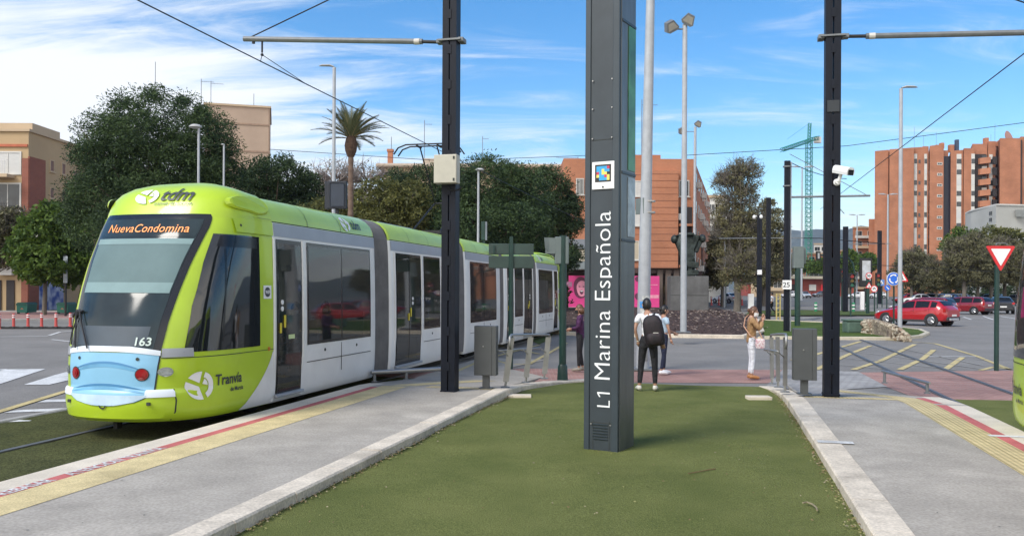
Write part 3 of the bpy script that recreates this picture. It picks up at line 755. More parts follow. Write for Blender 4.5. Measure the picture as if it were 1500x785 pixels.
def module(root, y0, y1, doors, wins, cabends=(0, 0), logo=None, double=()):
    """a car section from y0 to y1 (cab handled apart)"""
    r = .10
    def prow(y, k, prof): return [(-w*k, y, z) for z, w in prof] + [(w*k, y, z) for z, w in reversed(prof)]
    ys = [(y0, .965), (y0+.03, .99), (y0+r, 1), (y1-r, 1), (y1-.03, .99), (y1, .965)]
    if cabends[0]: ys[0:3] = [(y0, 1)]
    if cabends[1]: ys[-3:] = [(y1, 1)]
    b = MB()
    zl = sorted(set([z for z, w in PROF]+[.36, 1.05, 2.64])); ops = [(a, c, 1.05, 2.64) for a, c in wins]+[(a, c, .36, 2.64) for a, c in doors]
    yk = sorted(ys + [(v, 1) for o in ops for v in (o[0]+.05, o[1]-.05)]) 
    for sx in (-1, 1):
        ids = [[b.pt((sx*wof(z)*k, y, z)) for z in zl] for y, k in yk]
        for i in range(len(yk)-1):
            for j in range(len(zl)-1):
                ym, zm = (yk[i][0]+yk[i+1][0])/2, (zl[j]+zl[j+1])/2
                if any(o[0] < ym < o[1] and o[2] < zm < o[3] for o in ops): continue
                b.idx([ids[i][j], ids[i+1][j], ids[i+1][j+1], ids[i][j+1]])
    for y, k in (ys[0], ys[-1]): b.face([(-w*k, y, z) for z, w in PROF] + [(w*k, y, z) for z, w in reversed(PROF)])
    b.box((0, (y0+y1)/2, .28), (2.0, y1-y0-.1, .2))
    b.build('car_body', M_twhite, root, smooth=40)
    q = MB(); q.box((0, (y0+y1)/2, .395), (2.2, y1-y0-.08, .03)); q.build('floor', mat('interior_floor', (.06, .065, .07), .7), root)
    q = MB(); q.box((0, (y0+y1)/2, 2.78), (2.15, y1-y0-.08, .04)); q.build('ceiling', mat('interior_ceiling', (.16, .165, .165), .7), root)
    for a, c in wins:
        y = a+.45
        while y < c-.3:
            for sx in (-1, 1):
                q = MB(); q.box((sx*.66, y, .83), (.86, .42, .08), bev=.03); q.box((sx*.66, y+.22, 1.17), (.86, .07, .66), bev=.03); q.box((sx*.66, y, .6), (.5, .2, .4)); q.build('seat', mat('pale_blue_seat', (.16, .22, .25), .5), root)
            y += .95
        q = MB(); q.tube((.3, a+.1, .4), (.3, a+.1, 2.76), .018, n=6); q.tube((-.3, (a+c)/2, .4), (-.3, (a+c)/2, 2.76), .018, n=6); q.build('grab_pole', M_yellow, root)
    c = MB()
    rp = [(-w, z) for z, w in RPROF] + [(w, z) for z, w in reversed(RPROF[:-1])]
    c.grid([[(x*k, y, 2.95+(z-2.95)*(1 if k == 1 else .98)) for x, z in rp] for y, k in ys]); c.build('roof', M_limeroof if not cabends[0] else M_lime, root, smooth=50)
    q = MB()
    for sx in (-1, 1):
        q.grid([[(sx*(w+.005), y, z) for z, w in ((2.955, 1.142), (2.97, 1.14))] for y in (y0+.02, y1-.02)])
        y = y0+1.2
        while y < y1-.6:
            q.grid([[(sx*(w+.004), yy, z+.003) for z, w in RPROF[:-2]] for yy in (y, y+.012)]); y += 1.3
    q.build('seam', M_seam, root)
    for sx in (-1, 1):
        q = MB(); q.grid([[side_pt(sx, y, z, .006) for z in (2.74, 2.85, 2.945)] for y in (y0+.06, y1-.06)]); q.build('cantrail_band', M_silver, root)
        for a, bb in wins:
            q = MB(); zz = [1.0, 1.02, 1.4, 1.9, 2.3, 2.68, 2.70]
            for ya, yb_ in ((a, a+.06), (bb-.06, bb)): q.grid([[side_pt(sx, y, z, .007) for z in zz] for y in (ya, yb_)])
            for z0_, z1_ in ((1.0, 1.06), (2.63, 2.70)): q.grid([[side_pt(sx, y, z, .007) for z in (z0_, z1_)] for y in (a+.06, bb-.06)])
            if bb-a > 2: q.grid([[side_pt(sx, y, z, .007) for z in (1.05, 1.4, 1.9, 2.3, 2.64)] for y in ((a+bb)/2-.03, (a+bb)/2+.03)])
            wn = q.build('window', M_blackgloss, root)
            n = 2 if bb-a > 2.0 else 1
            for i in range(n):
                p0 = a+.05+(bb-a-.05)/n*i; p1 = p0+(bb-a-.05)/n-.05
                q = MB(); q.grid([[side_pt(sx, y, z, .011) for z in (1.05, 1.4, 1.9, 2.3, 2.65)] for y in (p0, p1)]); q.build('pane', M_glasst, wn)
            q = MB()
            q.box((sx*1.203, (a+bb)/2, .715), (.006, bb-a, .012))
            q.box((sx*1.203, (a+bb)/2, .72), (.006, .012, .5)) if n == 2 else None
            for i in range(n): q.lathe([(.028, -.003), (.028, .004)], (sx*1.204, a+(bb-a)*(i+.5)/n, .88), 10, 'x')
            q.build('lower_panel_joint', M_seam, root)
        for a, bb in doors:
            q = MB(); zz = [.30, .32, .9, 1.4, 1.9, 2.3, 2.70]
            nleaf = 2 if bb-a > 1.1 else 1
            for ya, yb_ in ((a, a+.07), (bb-.07, bb)) + (((a+bb)/2-.05, (a+bb)/2+.05),)*(nleaf == 2): q.grid([[side_pt(sx, y, z, .008) for z in zz] for y in (ya, yb_)])
            for z0_, z1_ in ((.30, .40), (2.60, 2.70)): q.grid([[side_pt(sx, y, z, .0085) for z in (z0_, z1_)] for y in (a+.07, bb-.07)])
            d = q.build('door', M_blackgloss, root)
            for i in range(nleaf):
                p0 = a+.04+(bb-a-.04)/nleaf*i; p1 = p0+(bb-a-.04)/nleaf-.04
                q = MB(); q.grid([[side_pt(sx, y, z, .013) for z in (.36, .9, 1.4, 1.9, 2.3, 2.64)] for y in (p0, p1)]); q.build('pane', M_glasst, d)
            m = (a+bb)/2 if nleaf == 2 else a+.16
            q = MB(); q.box((sx*1.222, m-.06, 1.32), (.02, .05, .16), bev=.008); q.box((sx*1.222, m+.07, 1.42), (.02, .05, .20), bev=.008); q.build('handle', M_yellow, d)
            q = MB()
            for zz in (1.62, 1.72): q.lathe([(.04, 0), (.04, .012)], (sx*1.205, m+(.0 if nleaf == 1 else .2), zz), 10, 'x')
            q.build('door_button', M_white, d)
            q = MB(); q.box((sx*1.21, (a+bb)/2, .27), (.05, bb-a+.06, .05), bev=.01); q.build('door_sill', M_silver, d)
            if nleaf == 1:
                q = MB(); q.box((sx*1.212, (a+bb)/2+.05, 1.17), (.006, .2, .07)); q.build('sticker', mat('pale_green_sticker', (.5, .6, .3), .5), d)
            for y in (a-.09, bb+.02):
                q = MB(); q.grid([[side_pt(sx, yy, z, o) for z in (.2, .9, 1.4, 1.9, 2.3, 2.72)] for yy, o in ((y, .004), (y+.01, .02), (y+.06, .02), (y+.07, .004))]); q.build('door_pillar', M_twhite, root)
    if logo:
        for sx in (-1, 1):
            dirn = 1 if sx > 0 else -1
            def rs(x, y, o=.01):
                z = 3.0+y; return (sx*(wof(z, RPROF)+o), logo+dirn*x, z)
            q = MB(); N = 14
            petals(q, lambda x, y: rs(-.24+x*.19, .13+y*.13)); q.build('emblem', M_white, root)
            q = MB(); text(q, 'tdm', .26, lambda x, y: rs(x, .06+y), bold=.004, shear=.2, sub=.08); q.build('lettering', M_lettering, root)
def joint(root, y0, y1):
    q = MB(); n = 7; y = y0-.02
    rows = []
    for i in range(n*2+1):
        yy = y0-.03 + (y1-y0+.06)*i/(n*2); k = .975 if i % 2 else .93
        rows.append([(-w*k, yy, z) for z, w in PROF[1:]] + [(-w*k*.98, yy, z) for z, w in RPROF[1:]] + [(w*k*.98, yy, z) for z, w in reversed(RPROF[1:-1])] + [(w*k, yy, z) for z, w in reversed(PROF[1:])])
    q.grid(rows); b = q.build('bellows', M_bellows, root)
def bogie(root, y):
    q = MB()
    for sx in (-1, 1):
        for dy in (-.8, .8): q.lathe([(.0, -.06), (.30, -.06), (.31, .0), (.29, .06), (.0, .06)], (sx*.72, y+dy, .30), 18, 'x')
    q.box((0, y, .2), (1.6, 2.2, .14)); q.build('bogie', M_under, root)
def build_tram(label, loc, rot, group):
    root = thing('tram', label, 'tram', loc, rot=rot, group=group)
    cab_end(root)
    # the second cab: same parts, turned round
    kids = [o for o in COL.objects if o.parent == root]
    for o in kids:
        c = o.copy(); COL.objects.link(c); c.parent = root; c.location = (0, TL, 0); c.rotation_euler = (0, 0, PI)
        for g_ in [x for x in COL.objects if x.parent == o]:
            d = g_.copy(); COL.objects.link(d); d.parent = c
    module(root, CAB, 6.35, [(2.36, 3.19)], [(3.38, 6.05)], (1, 0), logo=5.3)
    joint(root, 6.35, 7.12)
    module(root, 7.12, 11.7, [(7.42, 9.0), (10.55, 11.35)], [(9.2, 10.4)])
    joint(root, 11.7, 12.6)
    module(root, 12.6, 16.45, [], [(13.05, 15.9)])
    joint(root, 16.45, 16.95)
    module(root, 16.95, 21.5, [(17.3, 18.2), (19.8, 21.2)], [(18.4, 19.6)])
    joint(root, 21.5, 22.05)
    module(root, 22.05, TL-CAB, [(TL-3.19, TL-2.36)], [(22.4, 25.2)], (0, 1), logo=23.1)
    for y in (3.2, 14.8, 25.8): bogie(root, y)
    ze_p = ONV(375, 87, TV)[2]-G0-.10-5.48+.03
    q = MB(); y = 13.0; zc_p = ze_p
    q.tube((-.42, y-.3, 3.5), (-.30, y+1.35, 4.45), .025); q.tube((.42, y-.3, 3.5), (.30, y+1.35, 4.45), .025)
    q.tube((-.42, y-.3, 3.5), (.42, y-.3, 3.5), .03); q.tube((-.3, y+1.35, 4.45), (.3, y+1.35, 4.45), .03)
    q.tube((-.28, y+1.35, 4.45), (-.25, y-.1, 5.42+zc_p), .02); q.tube((.28, y+1.35, 4.45), (.25, y-.1, 5.42+zc_p), .02)
    for dy in (-.22, .12):
        q.path([(x_, y+dy, z_+zc_p) for x_, z_ in ((-.98, 5.22), (-.85, 5.40), (-.62, 5.48), (.62, 5.48), (.85, 5.40), (.98, 5.22))], .022, 6)
    q.tube((-.3, y-.22, 5.44+zc_p), (-.3, y+.12, 5.44+zc_p), .03); q.tube((.3, y-.22, 5.44+zc_p), (.3, y+.12, 5.44+zc_p), .03)
    q.box((0, y-.1, 3.48), (1.0, .9, .1)); q.build('pantograph', M_wire, root)
    q = MB()
    for yy, ln in ((9.6, 2.2),): q.box((0, yy, 3.43), (.7, ln, .05), bev=.02)
    q.build('roof_equipment', M_silver, root)
    return root
p = T(9.62, TV, G0+.10)
tram = build_tram('lime green and white tram with a blue surgical mask printed on its nose', p, (rad(-.12), 0, -HA), 'trams at the stop')
tram2 = copy_tree(tram, loc=T(13.7, 5.02, G0+.10), rz=PI-HA, label="sliver of a second lime green tram at the right platform, cut off by the frame")
# ------------------------------------------------------------------ station pillar
M_tot = mat('slate_grey_cladding', (.034, .048, .058), .42, .1, var=.10, scale=2, stain=.12)
M_tot2 = mat('slate_grey_panel', (.032, .043, .051), .45, .1, var=.12, scale=3, stain=.1)
M_totside = mat('brushed_side_cladding', (.13, .14, .14), .35, .45, var=.15, scale=1.5, stretch=(8, 8, 1))
aT = math.atan2(-(1.27-.89), 1) 
pa, pb = Vector(P(855, 656, .0)), Vector(P(905, 661.5, .0))
tw = (pb-pa).length; ta = math.atan2(pb.y-pa.y, pb.x-pa.x)
tot = thing('station_pillar', 'tall slate grey station pillar lettered L1 Marina Española, standing on the turf', 'station pillar', tuple(pa), ta)
D = .50; HT = 5.6
mb = MB(); mb.box((tw/2, D/2, HT/2-.1), (tw-.05, D-.02, HT+.2), bev=.01); mb.build('core', M_tot2, tot)
for x in (.035, tw-.045):
    mb = MB(); mb.box((x, .0+.02, HT/2-.1), (.085 if x > .1 else .07, .05, HT+.2), bev=.006); mb.build('corner_rail', M_tot, tot)
mb = MB(); mb.box((tw-.008, D/2+.01, HT/2-.1), (.03, D-.06, HT+.2), bev=.004); mb.build('side_panel', M_totside, tot)
mb = MB(); mb.box((tw+.010, .35, 4.25), (.012, .22, 1.75)); sp_ = mb.build('light_panel', mat('green_poster', (.05, .17, .06), .3, var=.5, scale=2), tot)
mb = MB(); mb.box((tw+.010, .35, 2.93), (.012, .22, .72)); mb.build('map_panel', mat('pale_grey_poster', (.28, .33, .36), .25, var=.3, scale=6), tot)
mb = MB(); 
for z in (2.52, 3.33, 5.15): mb.box((tw+.012, D/2+.01, z), (.014, D-.08, .03))
mb.build('panel_frame', M_tot, tot)
def zt_(py): return AT(880, py, pa.y)[2]
mb = MB()
for py in (121, 162, 205, 619):
    for x in (.10, tw-.095): mb.lathe([(.009, 0), (.009, -.012)], (x, -.001, zt_(py)), 8, 'y')
mb.build('screw', M_stainless, tot)
mb = MB()
for z in (zt_(207), zt_(617)): mb.box((tw/2, .009, z), (tw-.17, .006, .006))
mb.build('panel_joint', M_seam, tot)
mb = MB()
for k in range(6): mb.box((tw/2-.01, .004, .30-.035*k), (.19, .008, .014), tilt=('X', .5))
mb.build('vent_louvres', M_tot, tot)
for x in (.118, tw-.118):
    mb = MB(); mb.box((x, .009, .15), (.005, .006, .4)); mb.build('joint', M_seam, tot)
# coloured navigation tag
zc = zt_(259)
mb = MB(); mb.box((tw*.54, -.004, zc), (.29, .012, .33), bev=.003); tg = mb.build('notice_plate', M_white, tot)
mb = MB(); mb.face([(tw*.54+a, -.0115, zc+.025+b) for a, b in ((-.105, -.105), (.105, -.105), (.105, .105), (-.105, .105))]); mb.build('notice_field', M_blackgloss, tg)
pal = {'b': (.03, .33, .62), 'y': (.75, .62, .12), 'r': (.5, .03, .08), 'k': None}
rows_ = ['bbbbr', 'bbyyy', 'kybbk', 'ybyry', 'kbbby'][::1]
rows_ = ['bbbr', 'byyb', 'bbyk', 'ybry', 'kbby']
for ch, col in pal.items():
    if not col: continue
    mb = MB(); c = .17/5
    for j, rw in enumerate(['bbbbr', 'bbybb', 'rbyyk', 'ybbry', 'kbbby']):
        for i, q in enumerate(rw):
            if q == ch:
                x = tw*.54-.085+i*c; z = zc+.025+.085-j*c
                mb.face([(x, -.0130, z-c), (x+c, -.0130, z-c), (x+c, -.0130, z), (x, -.0130, z)])
    mb.build('notice_colour_block', mat('tag_'+{'b': 'blue', 'y': 'yellow', 'r': 'red'}[ch], col, .4, var=0), tg)
mb = MB(); mb.lathe([(.012, 0), (.012, -.004)], (tw*.54, -.010, zc-.14), 10, 'y'); mb.build('notice_dot', M_seam, tg)
mb = MB()
zb_, zt2 = AT(880, 594, pa.y)[2], 0
fsz = .245
def vert_text(body, z0, size, par=None, target=None, **k):
    vs, fs_ = textgeo(body, size, **k)
    L_ = max(v[0] for v in vs); kx = (target/L_) if target else 1
    mb.raw([(tw*.52+.105-y, -.0035, z0+x*kx) for x, y in vs], fs_)
zL1 = zt_(594); zM = zt_(557); zE = zt_(311)
zl_ = zt_(570)-zL1
for quad in (((0, 0), (.42, 0), (.42, .09), (0, .09)), ((0, .09), (.10, .09), (.10, 1), (0, 1)), ((.80, 0), (.90, 0), (.90, 1), (.80, 1)), ((.80, 1), (.60, .84), (.60, .74), (.80, .87))):
    mb.face([(tw*.52+.105-b_*.165, -.0035, zL1+a_*zl_) for a_, b_ in quad])
vert_text('Marina Española', zM, .30, target=zE-zM, bold=-.0028)
mb2 = mb; lo = mb.build('lettering', mat('white_lettering', (.78, .80, .80), .5, var=.02), tot)
for v in lo.data.vertices: v.co.y = -.002
# recess panel sits 3 mm behind: bring lettering onto its face
for v in lo.data.vertices: v.co.y = .006
# ------------------------------------------------------------------ catenary poles
def channel_pole(name, label, loc, rz, h, w=.25, group='dark blue twin-channel overhead line poles', detail=True, m=None):
    t = thing(name, label, 'overhead line pole', loc, rz, group)
    m = m or M_navy; d = w*1.0
    mb = MB()
    for sx in (-1, 1):
        x0 = sx*.012; x1 = sx*w/2
        mb.ext([(x0, -d/2), (x1, -d/2), (x1, -d/2+.02), (x0+sx*.02, -d/2+.02), (x0+sx*.02, d/2-.02), (x1, d/2-.02), (x1, d/2), (x0, d/2)], 'z', -.2, h) if detail else mb.box((sx*w/4, 0, h/2), (w/2-.01, d, h))
    if detail:
        for sx in (-1, 1): mb.box((sx*(w/2-.012), 0, h/2), (.02, d-.02, h))
    mb.build('post', m, t)
    if detail:
        mb = MB(); z = .45
        while z < h:
            mb.box((0, -d/2-.004, z), (.07, .012, .16)); mb.box((0, d/2+.004, z), (.07, .012, .16)); z += .62
        mb.build('batten', m, t)
        mb = MB(); mb.box((0, 0, .01), (w+.02, d+.02, .03)); mb.build('base_plate', m, t)
    return t
def arm(par, z, L, sx, rise, w):
    mb = MB(); mb.tube((sx*(w/2+.42), 0, z+rise*.1), (sx*L, 0, z+rise), .05, n=12); a = mb.build('cantilever_arm', M_steel, par, smooth=30)
    mb = MB(); mb.tube((sx*(w/2+.1), 0, z), (sx*(w/2+.44), 0, z+rise*.1), .03, n=10); mb.build('insulator', M_black, a)
    mb = MB(); mb.box((0, 0, z), (w+.16, w+.06, .03)); mb.box((-sx*(w/2+.07), 0, z), (.1, .22, .08), bev=.01); mb.box((sx*(w/2+.08), 0, z), (.12, .16, .07), bev=.01); mb.build('clamp', M_steel, a)
    mb = MB(); mb.lathe([(.056, -.05), (.056, .05)], (sx*(w/2+.52), 0, z+rise*.12), 12, 'x'); mb.build('collar', mat('worn_white_band', (.5, .48, .44), .6), a)
    return a
pl = P(658, 574, ZP); pl = (pl[0], pl[1]+.13, ZP)
poleL = channel_pole('overhead_line_pole', 'tall dark overhead line pole on the left platform, carrying a beige box', pl, -HA, 8.2, .255)
zl = ZY(655, 61, pl[1])
arm(poleL, zl-ZP, 4.1, -1, .30, .25)
mb = MB(); mb.tube((-4.0, 0, zl-ZP+.31), (-.1, 0, 7.95), .012, n=6); mb.build('stay_wire', M_wire, poleL)
zcw = ONV(375, 87, TV); ze = zcw[2]
mb = MB(); xe = (TV+4.585)  # wire position across from the pole
mb.tube((-3.72, 0, zl-ZP+.25), (-3.72, 0, zl-ZP+.02), .018); mb.ball((-3.72, 0, zl-ZP-.02), .03); mb.tube((-3.9, 0, zl-ZP+.30), (-3.9, 0, zl-ZP+.2), .03)
mb.build('hanger', M_wire, poleL)
for q, dx, dz, dy in (('hanger_wire', 0, 0, -1),):
    mb = MB(); lw = ze-ZP-.0
    mb.tube((-3.72, 0, zl-ZP-.02), (xe, -.9, lw), .007, n=5); mb.tube((-3.72, 0, zl-ZP-.02), (xe, .9, lw), .007, n=5); mb.build(q, M_wire, poleL)
pr = P(1221, 579, ZP); pr = (pr[0], pr[1]+.13, ZP)
poleR = channel_pole('overhead_line_pole', 'tall dark overhead line pole on the right platform, carrying a white camera', pr, -HA, 8.2, .255)
zr = ZY(1221, 55, pr[1])
arm(poleR, zr-ZP, 4.2, 1, -.16, .25)
mb = MB(); mb.tube((4.1, 0, zr-ZP-.1), (.1, 0, 7.95), .012, n=6); mb.build('stay_wire', M_wire, poleR)
zcr = ONV(1475, 98, 5.0)[2]
mb = MB(); mb.tube((3.1, 0, zr-ZP-.12), (3.1, 0, zr-ZP-.36), .018); mb.ball((3.1, 0, zr-ZP-.4), .03); mb.tube((3.1, 0, zr-ZP-.4), (3.05, -.9, zcr-ZP), .007); mb.tube((3.1, 0, zr-ZP-.4), (3.05, .9, zcr-ZP), .007); mb.build('hanger', M_wire, poleR)
mb = MB(); mb.box((0, -.14, ZY(1221, 158, pr[1])-ZP), (.2, .02, .2)); mb.build('cover_plate', mat('dark_plate', (.02, .025, .03), .5), poleR)
# beige box and cable ring on the left pole
bz = ZY(656, 251, pl[1])-ZP
bx = thing('equipment_box', 'beige metal equipment box strapped to the left overhead line pole', 'equipment box', (pl[0], pl[1], bz+ZP), -HA)
mb = MB(); mb.box((.0, -.23, 0), (.42, .2, .5), bev=.012); mb.build('housing', mat('beige_steel', (.42, .40, .33), .55, var=.08), bx)
mb = MB(); mb.box((0, -.335, 0), (.40, .012, .48), bev=.004); mb.build('door', mat('beige_steel_door', (.45, .43, .355), .5, var=.06, stain=.1), bx)
mb = MB(); mb.box((.16, -.345, .19), (.03, .01, .05)); mb.box((.16, -.345, -.19), (.03, .01, .05)); mb.build('hinge', M_seam, bx)
mb = MB(); mb.path([(.12+.12*math.cos(a), -.16, -.30+.06*math.sin(a)) for a in lin(PI, 2*PI, 10)], .015, 6); mb.build('cable', M_black, bx)
# camera
cz = ZY(1226, 257, pr[1])
cam_ = thing('surveillance_camera', 'white tubular surveillance camera fixed to the right overhead line pole', 'camera', (pr[0]+.05, pr[1]-.16, cz), -HA)
mb = MB(); mb.tube((-.02, -.0, -.14), (-.02, -.12, -.14), .045, n=12); mb.lathe([(.06, .02), (.06, -.02)], (-.02, 0, -.14), 14, 'y'); mb.tube((-.01, -.12, -.14), (.03, -.16, 0), .03); mb.build('bracket', M_white, cam_)
mb = MB(); mb.M = Matrix.Translation((.03, -.18, .03)) @ Matrix.Rotation(rad(35), 4, 'Z') @ Matrix.Rotation(rad(14), 4, 'X')
mb.ext([(-.07, -.05), (.07, -.05), (.08, 0), (.07, .06), (.03, .085), (-.03, .085), (-.07, .06), (-.08, 0)], 'y', -.22, .14); mb.build('housing', M_white, cam_)
mb.v = []; mb.f = []; mb.mi = []; mb.box((0, -.223, .0), (.11, .01, .09)); mb.build('lens_window', M_blackgloss, cam_)
# far poles of the same line, lighter detail
M_navy2 = M_navy
for px, yb, yt, w, lab in ((973, 450, 297, 5.5, 'dark overhead line pole standing in front of the brick corner building'),
                       (1112, 462, 315, 7.5, 'distant dark overhead line pole with a small camera and a white box'),
                       (1125, 470, 290, 7, 'dark overhead line pole just right of the pole with the small camera'),
                       (1152, 488, 236, 8.5, 'dark overhead line pole carrying the square 25 plate'),
                       (1238, 458, 332, 7, 'dark overhead line pole right behind the near right platform pole'),
                       (1288, 445, 338, 5.5, 'dark overhead line pole in front of the base of the brick tower block')):
    b_ = P(px, yb)
    h = ZY(px, yt, b_[1]) - G0; ww = w/F*b_[1]
    t = channel_pole('overhead_line_pole', lab, b_, -HA, h, ww, detail=False)
    if px == 1152:
        M25 = MB(); M25.box((0, -ww*.8, ZY(px, 417, b_[1])-G0), (.40, .02, .42)); s_ = tag(M25.build('speed_plate', M_white, None, b_, -HA), 'white square speed plate reading 25 on an overhead line pole', 'sign')
        q = MB(); text(q, '25', .32, lambda x, y: (-.185+x, -ww*.8-.014, ZY(px, 417, b_[1])-G0-.11+y), bold=.005); q.build('lettering', M_lettering, s_)
        q = MB(); z = ZY(px, 289, b_[1])-G0; q.tube((0, 0, z), (3.6, 0, z), .05); q.tube((.1, 0, z+2), (3.5, 0, z), .015); q.tube((1.9, 0, z-.1), (2.5, 0, z-.8), .02)
        q.build('cantilever_arm', M_steel, t)
        q = MB(); z = ZY(px, 238, b_[1])-G0
        for dz in (0, .9): q.lathe([(.2, -.03), (.2, .03)], (0, 0, z-dz-.2), 10)
        q.build('clamp', M_steel, t)
        q = MB(); q.box((ww*.6, -ww*.1, h/2), (.06, .06, h-.1)); q.build('cable_duct', M_lamp_grey, t)
    if px == 973:
        q = MB(); z = ZY(px, 333, b_[1])-G0; q.tube((0, 0, z), (-5, 0, z+.1), .05); q.tube((-6, 0, z+.15), (-9, 0, z+.25), .04); q.build('cantilever_arm', M_steel, t)
    if px == 1112:
        z = ZY(px, 399, b_[1])-G0
        tag(MB().box((0, -.3, z), (.34, .2, .36), bev=.02).build('equipment_box', M_white, None, b_, -HA), 'small white box on the overhead line pole right of the tall street tree', 'equipment box')
        z = ZY(px, 318, b_[1])-G0
        q = MB(); q.tube((-.05, 0, z), (-.35, 0, z+.1), .04); q.ball((-.4, -.05, z), (.13, .13, .16)); q.ball((.1, -.2, z), (.13, .13, .16))
        tag(q.build('surveillance_camera', M_white, None, b_, -HA), 'small white dome camera at the top of a distant dark pole', 'camera')
        q = MB(); z = ZY(px, 349, b_[1])-G0; q.tube((-3, 0, z), (0, 0, z), .035); q.tube((0, 0, z), (3.2, 0, z), .035); q.build('cantilever_arm', M_steel, t)
    if px == 1288:
        q = MB(); z = ZY(px, 357, b_[1])-G0; q.tube((-6, 0, z), (1.5, 0, z), .05); q.build('cantilever_arm', M_steel, t)
# ------------------------------------------------------------------ wires
def wire(name, pts, r, lab, group='overhead wires'):
    return tag(MB().path(pts, r, 5).build(name, M_wire), lab, 'wire', group)
def sag(a, b, s, n=14): return [tuple(a[j]+(b[j]-a[j])*i/n - (s*4*(i/n)*(1-i/n) if j == 2 else 0) for j in range(3)) for i in range(n+1)]
wl = [T(-3, TV, ze+.02), T(5, TV, ze+.01)] + [T(u, TV, ze) for u in (pl[0]*SA+pl[1]*CA, 25, 40, 60, 90)]
wire('contact_wire', wl, .011, 'black contact wire above the left track, running over the tram')
wr_ = [T(u, 5.0+.0, zcr) for u in (-3, 5, 15, 30, 45)]
wire('contact_wire', wr_, .011, 'black contact wire above the right track, crossing the sky at upper right')
wire('span_wire', [AT(1000, 228, 60), AT(1240, 214, 60), AT(1500, 180, 55), AT(1560, 172, 54)], .022, 'thin span wire crossing the sky above the brick tower block')
wire('span_wire', [AT(395, 219, 60), AT(650, 236, 60), AT(860, 228, 62)], .02, 'thin span wire crossing the sky behind the palm')
wire('span_wire', sag(AT(1154, 236, 42), AT(1240, 262, 50), .2), .02, 'thin stay wire right of the pole with the 25 plate')
wire('span_wire', [AT(1040, 348, 70), AT(1200, 349, 70), AT(1296, 357, 70)], .035, 'thin wire spanning between distant poles over the street')
wire('span_wire', sag(AT(1040, 372, 90), AT(1500, 400, 90), .1), .03, 'lowest thin wire in front of the right parking trees')
# ------------------------------------------------------------------ kerbside cabinets (litter bin shaped boxes on posts)
M_bin = mat('dark_grey_cabinet_paint', (.075, .08, .08), .5, .1, var=.08, scale=3)
def cabinet(px, yb, y0, y1, lab):
    b = P(px, yb, ZP); s = b[1]/F
    w = 33*s; t = thing('platform_cabinet', lab, 'cabinet', b, -rad(10), 'grey cabinets on the platforms')
    zz0, zz1 = ZY(px, y1, b[1])-ZP, ZY(px, y0, b[1])-ZP
    mb = MB(); mb.box((0, 0, (zz0+zz1)/2), (w, .2, zz1-zz0), bev=.006); mb.build('box', M_bin, t)
    mb = MB(); mb.box((-w*.1, -.104, (zz0+zz1)/2), (w*.78, .01, zz1-zz0-.01), bev=.003); d = mb.build('door', M_bin, t)
    mb = MB(); mb.box((w*.40, -.104, (zz0+zz1)/2), (w*.19, .01, zz1-zz0-.01), bev=.003); mb.build('side_cover', M_bin, t)
    mb = MB(); mb.lathe([(.012, 0), (.012, -.02)], (-w*.08, -.11, (zz0+zz1)/2+.08), 10, 'y'); mb.build('lock', M_stainless, d)
    mb = MB(); mb.box((0, 0, zz0/2), (.12, .10, zz0)); mb.build('post', M_bin, t)
    mb = MB(); mb.box((0, 0, .01), (.24, .2, .02)); mb.build('foot_plate', M_bin, t)
cabinet(712, 569, 477, 549, 'dark grey cabinet on a post beside the left platform railing')
cabinet(1178, 577, 481, 556, 'dark grey cabinet on a post beside the right platform railing')
# ------------------------------------------------------------------ railings
def railing(pts, ztop, lab, heads, pw=.05):
    """pts: feet in order from near to far"""
    t = thing('railing', lab, 'railing', pts[0], 0, 'stainless platform railings'); o = Vector(pts[0])
    L = [Vector(p)-o for p in pts]
    lean = Vector((.10, .0, 0))
    tops = [l + Vector((heads[i], 0, ztop[i])) for i, l in enumerate(L)]
    for l, tp in zip(L, tops):
        mb = MB(); d = (tp-l); n = 8
        a = .045; 
        mb.path([l+d*.02, l+d*.12], .022, 8); mb.build('foot', M_stainless, t)
        mb = MB(); ang = math.atan2((L[-1]-L[0]).y, (L[-1]-L[0]).x)
        u = Vector((1.1, 0, 0)); w = Vector((-u.y, u.x, 0))
        lo, hi = l+d*.11, l+d*.95
        q = [u*pw+w*.012, u*-pw+w*.012, u*-pw-w*.012, u*pw-w*.012]
        A_ = [mb.pt(lo+k) for k in q]; B_ = [mb.pt(hi+k) for k in q]
        for k in range(4): mb.idx([A_[k], A_[(k+1) % 4], B_[(k+1) % 4], B_[k]])
        mb.idx(B_); mb.idx(A_[::-1]); mb.build('post', M_stainless, t)
        mb = MB(); mb.lathe([(.085, 0), (.085, .012), (.03, .02)], tuple(l), 14); mb.build('flange', M_steel, t)
    up = Vector((0, 0, 1)); e0, e1 = tops[0], tops[-1]; d = (e1-e0).normalized()
    off = Vector((0, 0, .0))
    pth = [e0 - d*.10 - up*.26, e0 - d*.14 - up*.18, e0 - d*.12 - up*.04, e0 - d*.03] + tops[1:-1] + [e1 + d*.05, e1 + d*.11 - up*.05, e1+d*.12 - up*.14]
    mb = MB(); mb.path(pth, .024, 10); mb.build('handrail', M_stainless, t, smooth=True)
    mb = MB(); s = Vector((-.16, -.05, 0))
    mid = [l*.30 + tp*.70 + s for l, tp in zip(L, tops)]
    mb.path([mid[0]-d*.15] + mid[1:-1] + [mid[-1]+d*.05], .02, 10)
    for l, tp in zip(L, tops): mb.path([l*.42+tp*.58, l*.33+tp*.67+s*.7, l*.3+tp*.7+s], .011, 6)
    mb.build('midrail', M_stainless, t, smooth=True)
railing([P(740, 567, .095), P(770, 560, .06), P(797, 554.5, .01)], [.97, .95, .93], 'leaning stainless steel railing at the end of the left platform', [.12, .10, .09])
